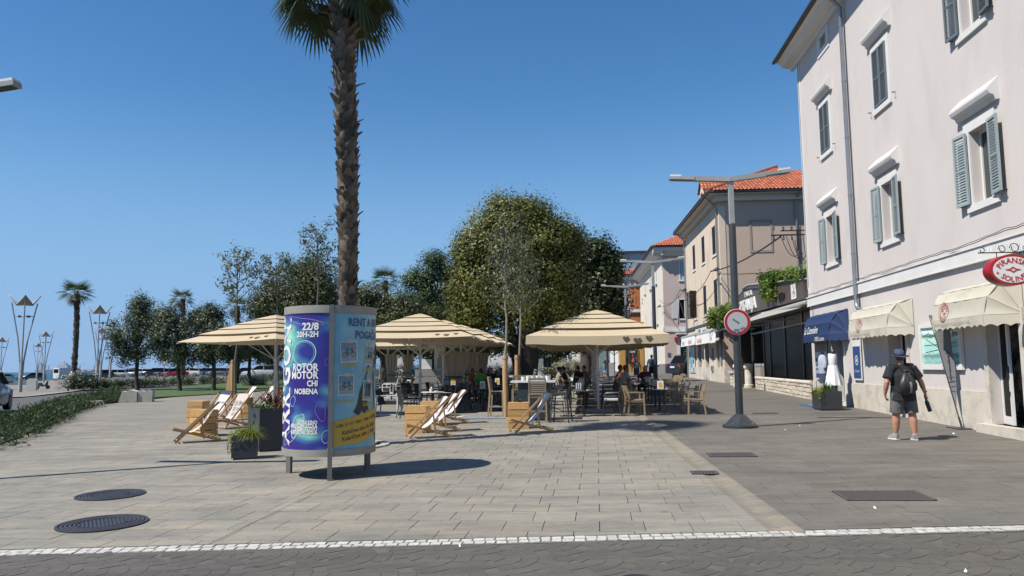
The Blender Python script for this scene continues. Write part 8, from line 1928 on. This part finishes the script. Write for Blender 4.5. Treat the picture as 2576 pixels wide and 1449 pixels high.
# cars
CARS = {}
def car(kind, paint, label, cat='car', L_=4.4, W_=1.8, H_=1.5, van=False):
 """body lofted from stations along x (front = +x)"""
 t = thing('parked_' + kind, label, cat, (0, 0, 0), 0); h0 = .22
 if van: prof = [(-.5, .55, .96), (-.495, .98, .99), (.20, 1.0, .99), (.30, .96, .97), (.42, .60, .93), (.5, .45, .85)]; bon = .52
 elif kind == 'suv': prof = [(-.5, .60, .92), (-.46, .68, .97), (.02, .70, 1.0), (.20, .66, 1.0), (.45, .58, .95), (.5, .42, .86)]
 else: prof = [(-.5, .50, .90), (-.46, .62, .96), (.0, .64, 1.0), (.2, .60, 1.0), (.45, .50, .94), (.5, .36, .84)]
 def ring(x, top, wk):
  w = W_ / 2 * wk; z1 = H_ * top; return [(x * L_, -w * .92, h0), (x * L_, w * .92, h0), (x * L_, w, h0 + .14), (x * L_, w, z1 - .16 * (z1 - h0)), (x * L_, w * .90, z1), (x * L_, -w * .90, z1), (x * L_, -w, z1 - .16 * (z1 - h0)), (x * L_, -w, h0 + .14)]
 MB().loft([ring(*p) for p in prof]).build('body', paint, t, smooth=True, angle=40)
 if not van:
  zb = H_ * (.69 if kind == 'suv' else .62); bk = -.49 if kind == 'suv' else -.40; st = [(bk, zb, .93), (bk + .07, H_ * .97, .80), (-.05, H_, .80), (.08, H_ * .97, .80), (.24, zb * .98, .92)]
  def rr(x, z, w): w *= W_ / 2; return [(x * L_, -w * 1.04, zb - .03), (x * L_, w * 1.04, zb - .03), (x * L_, w, z - .02 if z > zb else z), (x * L_, w * .9, z + .01), (x * L_, -w * .9, z + .01), (x * L_, -w, z - .02 if z > zb else z)]
  MB().loft([rr(*s) for s in st]).build('glass_house', glassdark, t, smooth=True, angle=30)
  MB().loft([[(x * L_, s * W_ / 2 * .74, z) for s, z in ((-1, H_ - .01), (1, H_ - .01), (.96, H_ + .03), (-.96, H_ + .03))] for x in (bk + .09, .07)]).build('roof', paint, t, smooth=True, angle=40)
  for s in (-1, 1):
   m = MB(); w = W_ / 2
   for x0, z0_, x1, z1_ in ((bk + .0, zb, bk + .08, H_), (-.09, zb, -.085, H_), (.24, zb, .08, H_)): m.bar((x0 * L_, s * w * .955, z0_), (x1 * L_, s * w * .80, z1_), .07, .03)
   m.build('pillar', paint, t); MB().box((.20 * L_, s * (w + .08), zb + .06), (.14, .16, .12)).build('mirror', paint, t)
 else:
  for s in (-1, 1): MB().box((.28 * L_, s * (W_ / 2 * .985), H_ * .74), (.9, .03, .45)).build('side_window', glassdark, t)
  MB().add([(.315 * L_, -W_ * .44, H_ * .90), (.315 * L_, W_ * .44, H_ * .90), (.425 * L_, W_ * .45, H_ * .60), (.425 * L_, -W_ * .45, H_ * .60)], [(0, 1, 2, 3)]).build('windscreen', glassdark, t); MB().box((-.497 * L_ - .02, 0, H_ * .72), (.03, W_ * .78, H_ * .34)).build('rear_window', glassdark, t)
 for sx in (-.30, .31):
  for s in (-1, 1):
   wl = MB().loft([[(sx * L_ + .33 * math.cos(a), s * (W_ / 2 - .11) + q, .33 + .33 * math.sin(a)) for a in [2 * math.pi * k / 18 for k in range(18)]] for q in (-.115, .115)]).build('wheel', black, t, smooth=True); rm = MB().loft([[(sx * L_ + r * math.cos(a), s * (W_ / 2 + .004 + q), .33 + r * math.sin(a)) for a in [2 * math.pi * k / 16 for k in range(16)]] for r, q in ((.22, .0), (.20, .012), (.02, .0))]).build('rim', steel, wl)
 lt = bpy.data.materials.get('tail_red') or M('tail_red', (.35, .012, .012), .25)
 for s in (-1, 1): MB().box((-.492 * L_, s * W_ * .40, H_ * .55), (.06, .22, .16)).build('tail_light', lt, t); MB().box((.478 * L_, s * W_ * .36, H_ * .46), (.10, .30, .13)).build('headlight', plastic_white, t)
 MB().box((-.503 * L_, 0, H_ * .45), (.02, .5, .11)).build('number_plate', plastic_white, t)
 return t
cp = lambda n, c, r=.28, mt=.0: M(n, c, r, metal=mt, coat=.6)
silver, blackp, whitep, redp, bluep, greyp = cp('silver_car_paint', (.38, .39, .41)), cp('black_car_paint', (.012, .013, .016)), cp('white_car_paint', (.70, .70, .70)), cp('red_car_paint', (.28, .015, .018)), cp('blue_car_paint', (.03, .06, .12)), cp('grey_car_paint', (.16, .17, .18))
def carat(kind, paint, label, x, Y, rz, group='cars parked along the quay', **k):
 key = (kind, paint.name)
 Y = Y * 1.24 if Y > 100 else Y; p = P(x, 950, Y); pos = onG(p.x, p.y)
 if key not in CARS: CARS[key] = car(kind, paint, label, **k); c = CARS[key]; c.location = pos; c.rotation_euler = (0, 0, R_(rz)); c['label'] = label
 else: c = dup(CARS[key], pos, R_(rz), label)
 if group: c['group'] = group
 return c
q = carat('suv', silver, 'silver car on the road cut by the left edge of the photo', -58, 31.0, 112, None, L_=4.5, W_=1.85, H_=1.62)
carat('suv', greyp, 'grey car parked at far left on the quay', 20, 128, 20, H_=1.6); carat('suv', blackp, 'black estate car seen from behind, left of the flowering bush', 84, 124, 205, H_=1.6); carat('van', plastic_white, 'white van with dark rear window behind the lone palm', 172, 128, 62, cat='van', L_=5.2, W_=2.0, H_=2.35, van=True)
for x, pa_, kd, Y, rz, lab in ((255, blackp, 'hatchback', 110, 200, 'black car right of the white van behind the hedge'), (290, whitep, 'hatchback', 112, 200, 'white car behind the hedge near the big light tower'), (318, silver, 'hatchback', 120, 200, 'silver car behind the hedge left of the first oak trunk'), (352, whitep, 'suv', 118, 205, 'white car right of the first oak trunk'), (388, blackp, 'suv', 116, 205, 'black car between the first two oaks'), (418, bluep, 'hatchback', 116, 200, 'dark blue car left of the second oak trunk'), (440, redp, 'hatchback', 108, 200, 'red car by the second oak trunk'), (474, whitep, 'suv', 112, 185, 'white sports utility car right of the second oak trunk'), (512, bluep, 'suv', 118, 200, 'dark blue car left of the third oak trunk'), (548, greyp, 'hatchback', 118, 195, 'grey car right of the third oak trunk'), (570, redp, 'suv', 140, 195, 'red car far behind near the left stake'), (612, blackp, 'hatchback', 120, 195, 'black car behind the left parasol edge'), (660, silver, 'suv', 90, 180, 'silver car side on, left of the left parasol pole'), (740, greyp, 'suv', 92, 190, 'grey car behind the tall planter'), (820, whitep, 'hatchback', 100, 190, 'white car hidden behind the advertising stand')): carat(kd, pa_, lab, x, Y, rz)
carat('van', plastic_white, 'white van beyond the white flowers, seen right of the curtains', 1225, 78, 186, cat='van')
q = FB.w(16.2, -1.1); c = dup(CARS[('hatchback', 'black_car_paint')], onG(q.x, q.y), FB.rot + R_(-62), 'dark hatchback poking out of the lane between beige house and cream house', None, 1.15); del c['group']
# ships on the horizon
def ship(label, x, Y, L_, hull, sup, cranes):
 p = P(x, 930, Y); t = thing('cargo_ship', label, 'ship', Vector((p.x, p.y, -2)), 0, 'ships at anchor on the horizon'); h = 11
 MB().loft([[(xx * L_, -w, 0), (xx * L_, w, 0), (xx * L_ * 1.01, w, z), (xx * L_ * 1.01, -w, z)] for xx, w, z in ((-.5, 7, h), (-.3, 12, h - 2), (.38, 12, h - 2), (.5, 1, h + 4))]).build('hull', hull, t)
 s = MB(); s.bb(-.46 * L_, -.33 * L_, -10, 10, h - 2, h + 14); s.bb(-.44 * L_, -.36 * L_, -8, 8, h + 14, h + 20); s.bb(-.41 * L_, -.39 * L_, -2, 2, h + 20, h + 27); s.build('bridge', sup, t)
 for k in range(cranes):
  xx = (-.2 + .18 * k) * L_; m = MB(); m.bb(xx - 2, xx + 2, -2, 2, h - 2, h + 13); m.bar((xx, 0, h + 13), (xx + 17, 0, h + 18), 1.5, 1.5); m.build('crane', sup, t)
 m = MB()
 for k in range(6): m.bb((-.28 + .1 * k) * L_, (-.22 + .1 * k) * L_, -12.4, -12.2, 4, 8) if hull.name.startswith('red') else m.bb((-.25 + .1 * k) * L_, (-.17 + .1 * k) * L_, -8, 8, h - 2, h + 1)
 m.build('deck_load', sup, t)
hazed = lambda n, c: M(n, c, .8)  # ship colours paled, the fading of distance haze put into the paint
ship('smaller grey blue cargo ship at the left on the horizon', 140, 2600, 128, hazed('hazed_grey_blue_hull', (.16, .20, .25)), hazed('hazed_white', (.42, .46, .50)), 1)
ship('long red and dark cargo ship with deck cranes on the horizon', 240, 2600, 270, hazed('red_hull_hazed', (.22, .10, .10)), hazed('hazed_white2', (.48, .50, .52)), 3)
# bits along the left
b = G(345, 1011); t = thing('stone_blocks', 'pale carved stone block bench at the end of the juniper bed', 'stone bench', b, R_(14)); mst = M('pale_rough_stone', (.50, .46, .38), .85, (.62, .58, .50), 5, .9, bump=.4, bscale=25)
MB().prism([(-.75, 0), (.05, 0), (.05, .50), (-.25, .58), (-.45, .50), (-.6, .52)], lambda u, v, q: (u, q, v), -.35, .35).build('block', mst, t); MB().prism([(.08, 0), (.70, 0), (.72, .55), (.60, .46), (.5, .56), (.36, .45), (.22, .56), (.08, .46)], lambda u, v, q: (u, q, v), -.30, .30).build('wave_block', mst, t)
b = G(237, 1026); t = thing('wire_baskets', 'low pale wire arch rack standing on the pavement by the juniper', 'rack', b, R_(15))
for k in range(4): MB().tube([(-.3 + .5 * math.cos(a) * .55 + .18 * k, -.3 + .2 * k, .42 * math.sin(a)) for a in [math.pi * j / 10 for j in range(11)]], .03, 6).build('hoop', mst, t, smooth=True)
MB().tube([(-.55, -.3, .05), (.6, .35, .05)], .025, 6).build('rail', mst, t); t.scale = (.68,) * 3
p = P(80, 985, 60); t = thing('white_bin', 'white rounded waste bin on the quay beside the nearest light tower', 'bin', onG(p.x, p.y), R_(15)); MB().prism([(-.33, 0), (.33, 0), (.33, .78), (.2, .9), (-.2, .9), (-.33, .78)], lambda u, v, q: (u, q, v), -.25, .25).build('body', white, t); MB().bb(-.35, -.335, -.17, .17, .56, .70).build('slot', black, t); MB().bb(-.35, -.335, -.18, .18, .1, .45).build('door', plastic_white, t)
p = P(40, 985, 64); t = thing('small_boat', 'small white motor boat on a trailer behind the silver car at the left', 'boat', onG(p.x, p.y), R_(20)); MB().loft([[(x, -w * .6, .5), (x, w * .6, .5), (x, w, 1.0), (x, -w, 1.0)] for x, w in ((-1.9, .75), (.6, .8), (2.0, .1))]).build('hull', plastic_white, t); MB().bb(-1.2, 0, -.5, .5, 1.0, 1.45).build('cover', M('teal_cover', (.10, .25, .30), .6), t); t.scale = (.7,) * 3
p = P(72, 985, 62); t = thing('motor_scooter', 'dark motor scooter parked beside the white bin', 'scooter', onG(p.x + 1.1, p.y), R_(10)); m = MB()
for x in (-.6, .6): m.loft([[(x + .25 * math.cos(a), q, .25 + .25 * math.sin(a)) for a in [2 * math.pi * k / 14 for k in range(14)]] for q in (-.06, .06)])
m.build('wheels', black, t); MB().loft([[(x, -w, z0), (x, w, z0), (x, w, z1), (x, -w, z1)] for x, w, z0, z1 in ((-.7, .1, .4, .7), (-.2, .18, .35, .8), (.2, .15, .3, .4), (.5, .1, .4, .95), (.6, .05, .6, 1.05))]).build('body', darkgrey, t)
t.scale = (.65,) * 3
t = thing('parking_sign', 'slim white parking sign beyond the cars between the first two oaks', 'sign', onG(P(412, 950, 100).x, 100), 0); MB().tube([(0, 0, 0), (0, 0, 2.6)], .04, 6).build('pole', steel, t); MB().bb(-.35, .35, -.03, .0, 1.9, 2.7).build('plate', plastic_white, t)
t = thing('green_white_kiosk', 'small green and white information panel in the distance right of the advertising stand', 'panel', onG(P(1010, 950, 66).x, 66), 0); MB().bb(-.6, .6, -.1, .1, .6, 2.6).build('panel', plastic_white, t); MB().bb(-.6, .6, -.11, .11, 2.3, 2.62).build('header', M('kiosk_green', (.10, .40, .12), .6), t)
p = P(1460, 915, 58); t = thing('giant_lantern', 'large white lantern shaped sculpture beyond the silvery bush', 'sculpture', onG(p.x, p.y), 0); zz_ = 0
MB().lathe([(.75, 0), (.75, 1.0), (.55, 1.1), (.62, 1.5), (.62, 2.1), (.40, 2.35), (.42, 2.6), (.15, 2.75)], 20).build('lantern_body', white, t, smooth=True, angle=35); MB().tube([(-.8, 0, .9), (-.95, 0, 1.8), (-.8, 0, 2.6), (-.3, 0, 2.9), (.3, 0, 2.9), (.8, 0, 2.6), (.95, 0, 1.8), (.8, 0, .9)], .07, 8).build('handle', white, t, smooth=True)
p = P(1497, 915, 60); t = thing('stacked_sign_post', 'tall white post with round black symbols beyond the terrace', 'sign', onG(p.x, p.y), 0); MB().bb(-.3, .3, -.08, .08, .3, 3.6).build('post', plastic_white, t)
for k in range(5): m = MB(); disc2d(m, lambda u, v: (u, -.085, 3.2 - .62 * k + v), .2, .2, 14); m.build('symbol', black, t)
t = thing('dog_sign', 'small square sign on a post in the grass left of the big tree trunk', 'sign', onG(P(1377, 945, 44).x, 44), 0); MB().tube([(0, 0, 0), (0, 0, 1.5)], .03, 6).build('pole', steel, t); MB().bb(-.22, .22, -.02, .02, 1.2, 1.75).build('plate', darkgrey, t); MB().bar((-.12, -.022, 1.3), (.12, -.022, 1.65), .03, .004).build('slash', plastic_white, t)
def bike(x, Y, rz, label):
 p = P(x, 950, Y); t = thing('bicycle', label, 'bicycle', onG(p.x, p.y), R_(rz), 'bicycles parked on the terrace')
 for sx in (-.52, .52): MB().tube([(sx + .34 * math.cos(a), 0, .34 + .34 * math.sin(a)) for a in [2 * math.pi * k / 20 for k in range(21)]], .02, 5).build('wheel', black, t)
 m = MB(); pts = dict(a=(-.52, 0, .34), b=(-.08, 0, .30), c=(-.2, 0, .80), d=(.36, 0, .82), e=(.52, 0, .34), f=(.34, 0, .98))
 for q, w in ('ab', 'bc', 'ac', 'bd', 'cd', 'de', 'df'): m.tube([pts[q], pts[w]], .018, 6)
 m.build('frame', darkgrey, t); MB().tube([(.28, -.28, 1.0), (.34, 0, .98), (.28, .28, 1.0)], .014, 5).build('handlebar', black, t); MB().box((-.23, 0, .88), (.26, .14, .06)).build('saddle', black, t)
bike(1478, 47, 30, 'dark bicycle parked behind the row of parasol poles'); bike(1500, 49, 12, 'second dark bicycle leaning beside the first one')
bnp = P(1535, 915, 70); t = thing('white_easel', 'small white folding price board on the promenade', 'board', onG(bnp.x, bnp.y), 0); MB().box((0, 0, .6), (.7, .06, 1.2), Matrix.Rotation(.15, 3, 'X')).build('board', plastic_white, t)
for k in range(7):
 p = P(1505 + 11 * k, 914, 260 + 12 * k); t = thing('moored_boat', 'small white boat moored in the bay, %s in the row' % ('first from the left', 'second from the left', 'third from the left', 'in the middle', 'third from the right', 'second from the right', 'last on the right')[k], 'boat', Vector((p.x, p.y, -2)), R_(20 * k), 'boats moored in the bay'); MB().loft([[(x, -w * .6, 0), (x, w * .6, 0), (x, w, 1.1), (x, -w, 1.1)] for x, w in ((-3, 1.1), (1, 1.2), (3.6, .1))]).build('hull', plastic_white, t); MB().bb(-1.5, .8, -.8, .8, 1.1, 2.3).build('cabin', plastic_white, t)
# feather flag by the shop
fb = G(2420, 1078); ft_ = P(2337, 793, fb.y + .4); t = thing('feather_flag', 'leaning grey feather flag with a salt worker picture, half behind the large cream awning', 'flag', fb, 0, world=True)
MB().box((fb.x, fb.y, fb.z + .012), (.55, .42, .018), Matrix.Rotation(FA.rot, 3, 'Z')).build('base_plate', darkgrey, t); top = Vector(ft_); b0v = fb + Vector((0, 0, .02)); m = MB(); m.tube([b0v, fb.lerp(top, .1)], .022, 8); m.tube([fb.lerp(top, .1), fb.lerp(top, .4), top], [.013, .012, .008], 6); m.build('pole', darkgrey, t)
m_flag = M('grey_flag_cloth', (.21, .205, .215), .8, (.16, .155, .165), 3, .9, stretch=(1, 1, .4)); mflp = M('flag_print', (.075, .072, .085), .8); rtv = FA.n * .9 - FA.e * .25
def flag(u, v):
 p = (fb.lerp(top, .17)).lerp(top, v); wd = .40 * v ** .8 * (1 if v < .82 else max(.1, 1 - ((v - .82) / .18) ** 2 * .85)); return p + rtv.normalized() * wd * u + FA.n * (.03 * math.sin(u * 5 + v * 9) * v)
MB().grid(flag, 10, 28).build('cloth', m_flag, t, smooth=True)
def fl_pt(u, v, d=-.006): return flag(u, v) - FA.n * -d * 0 - FA.n * .008
m = MB()
for (u0, v0, u1, v1, w) in ((.5, .40, .5, .50, .05), (.42, .50, .58, .50, .03), (.5, .50, .5, .58, .055), (.38, .59, .62, .59, .03), (.5, .59, .5, .62, .04), (.6, .55, .78, .60, .02), (.46, .30, .48, .42, .025), (.54, .30, .52, .42, .025), (.1, .33, .9, .33, .012), (.1, .28, .9, .29, .03), (.15, .23, .9, .235, .02), (.2, .18, .8, .185, .02)): m.bar(fl_pt(u0, v0), fl_pt(u1, v1), w, .004)
m.build('worker_print', mflp, t)
for k in range(5): put_text('lettering', ('Sol je morje,', 'ki ni moglo', 'nazaj v nebo', 'Piranske', 'soline')[k], .055, lambda u, v, k=k: fl_pt(.22 + u / .55, .83 - .032 * k + v / 2.0), mflp, t, sx=.7)
# covers, drains, litter
m_iron = M('cast_iron', (.055, .050, .058), .5, (.085, .078, .085), 12, .9, metal=.35, bump=.2, bscale=60); m_irond = M('cast_iron_dark', (.02, .019, .02), .6)
def manhole(x, y, r, label, rz=0):
 c = G(x, y); t = thing('manhole_cover', label, 'manhole cover', c, R_(rz), 'cast iron covers in the pavement'); sl = lambda q, z: (q, z)
 Z = lambda px_, py_: gz(c.x + px_ * math.cos(R_(rz)) - py_ * math.sin(R_(rz)), c.y + px_ * math.sin(R_(rz)) + py_ * math.cos(R_(rz))) - c.z
 def ringm(r0, r1, z0, z1, mat, nm):
  n = 40; m = MB(); m.loft([[(q * math.cos(a), q * math.sin(a), z + Z(q * math.cos(a), q * math.sin(a))) for q, z in ((r0, 0.), (r0, z1), (r1, z1), (r1, 0.))] for a in [2 * math.pi * k / n for k in range(n + 1)]], cap=False); m.build(nm, mat, t, fix=True)
 ringm(.0 + .01, r, .0, .006, m_irond, 'plate')
 for a, b in ((.94, 1.0), (.84, .90), (.75, .81), (.66, .72), (.57, .62)): ringm(r * a, r * b, 0, .016, m_iron, 'ring')
 m = MB(); n = 13
 for k in range(n):
  q = -.5 + k / (n - 1); l = math.sqrt(max(.0, .27 - q * q)) * r * 1.02
  m.add([(q * r - .012, -l, .015 + Z(q * r, -l)), (q * r + .012, -l, .015 + Z(q * r, -l)), (q * r + .012, l, .015 + Z(q * r, l)), (q * r - .012, l, .015 + Z(q * r, l)), (q * r - .012, -l, 0), (q * r + .012, -l, 0), (q * r + .012, l, 0), (q * r - .012, l, 0)], [(0, 1, 2, 3), (0, 4, 5, 1), (2, 6, 7, 3), (0, 3, 7, 4), (1, 5, 6, 2)])
 m.build('ribs', m_iron, t); return t
manhole(258, 1318, .455, 'round cast iron cover nearest the camera at the left', 30); manhole(278, 1246, .425, 'round cast iron cover behind the nearest one at the left', -20); manhole(1603, 1461, .13, 'tiny round cover at the bottom edge of the photo')
def grate(x, y, w, d, label, n=16, rz=0.):
 c = G(x, y); t = thing('iron_grate', label, 'grate', c, SROT - R_(90) + R_(rz), 'rectangular iron covers in the street'); ro = SROT - R_(90) + R_(rz); Z = lambda a, b: gz(c.x + a * math.cos(ro) - b * math.sin(ro), c.y + a * math.sin(ro) + b * math.cos(ro)) - c.z
 def slab(x0, x1, y0, y1, z, m):
  v = [(a, b, z + Z(a, b)) for a, b in ((x0, y0), (x1, y0), (x1, y1), (x0, y1))]; m.add(v + [(a, b, q - z) for a, b, q in v], [(0, 1, 2, 3), (0, 4, 5, 1), (1, 5, 6, 2), (2, 6, 7, 3), (3, 7, 4, 0)])
 m = MB(); slab(-w / 2, w / 2, -d / 2, d / 2, .006, m); m.build('plate', m_irond, t); m = MB(); f = .03
 for a in ((-w / 2, w / 2, -d / 2, -d / 2 + f), (-w / 2, w / 2, d / 2 - f, d / 2), (-w / 2, -w / 2 + f, -d / 2, d / 2), (w / 2 - f, w / 2, -d / 2, d / 2)): slab(*a, .014, m)
 for k in range(1, n): q = -w / 2 + w * k / n; slab(q - w / n * .28, q + w / n * .28, -d / 2 + f, d / 2 - f, .0125, m)
 m.build('frame', M('rusty_iron', (.070, .060, .058), .6, (.10, .085, .08), 20, .9), t); return t
grate(1840, 1145, .78, .50, 'rectangular rusty iron cover in the street beyond the gutter drain', 18); grate(2220, 1248, .98, .62, 'large rectangular iron cover in the street nearest the camera', 30); grate(1772, 1190, .38, .30, 'small sunken gutter drain grate beside the gutter line', 8); grate(1925, 1170 - 130, .7, .25, 'distant flat drain cover by the street lamp foot', 10)
for k, (x, y, s) in enumerate(((2201, 1280, .024), (1975, 1083, .03), (2012, 1072, .02), (2399, 1092, .04), (1157, 1371 + 5, .018), (2430, 1440, .02))):
 t = thing('paper_scrap', 'scrap of white litter %s' % ('between the large iron cover and the setts', 'on the street left of the man in the hat', 'on the street by the lamp pole shadow', 'on the street at the right near the flag', 'on the front road just below the setts at the left', 'on the front road at the lower right')[k], 'litter', G(x, y), rnd.uniform(0, 3), 'scraps of litter'); MB().add([(-s, -s * .6, .004), (s, -s * .5, .012), (s * .8, s * .6, .02), (-s * .7, s * .5, .008), (0, 0, .03)], [(0, 1, 4), (1, 2, 4), (2, 3, 4), (3, 0, 4)]).build('scrap', white, t)
# ------------------------------------------------------------------ finish the remeshed figures in one pass
dg = bpy.context.evaluated_depsgraph_get()
new = [(o, bpy.data.meshes.new_from_object(o.evaluated_get(dg))) for o in REM]
for o, me in new:
 mats = [m for m in o.data.materials]; o.modifiers.clear(); o.data = me
 if not me.materials: [me.materials.append(m) for m in mats]
 me.polygons.foreach_set('use_smooth', [True] * len(me.polygons))
bpy.data.objects.remove(TOB); bpy.data.curves.remove(TCU)
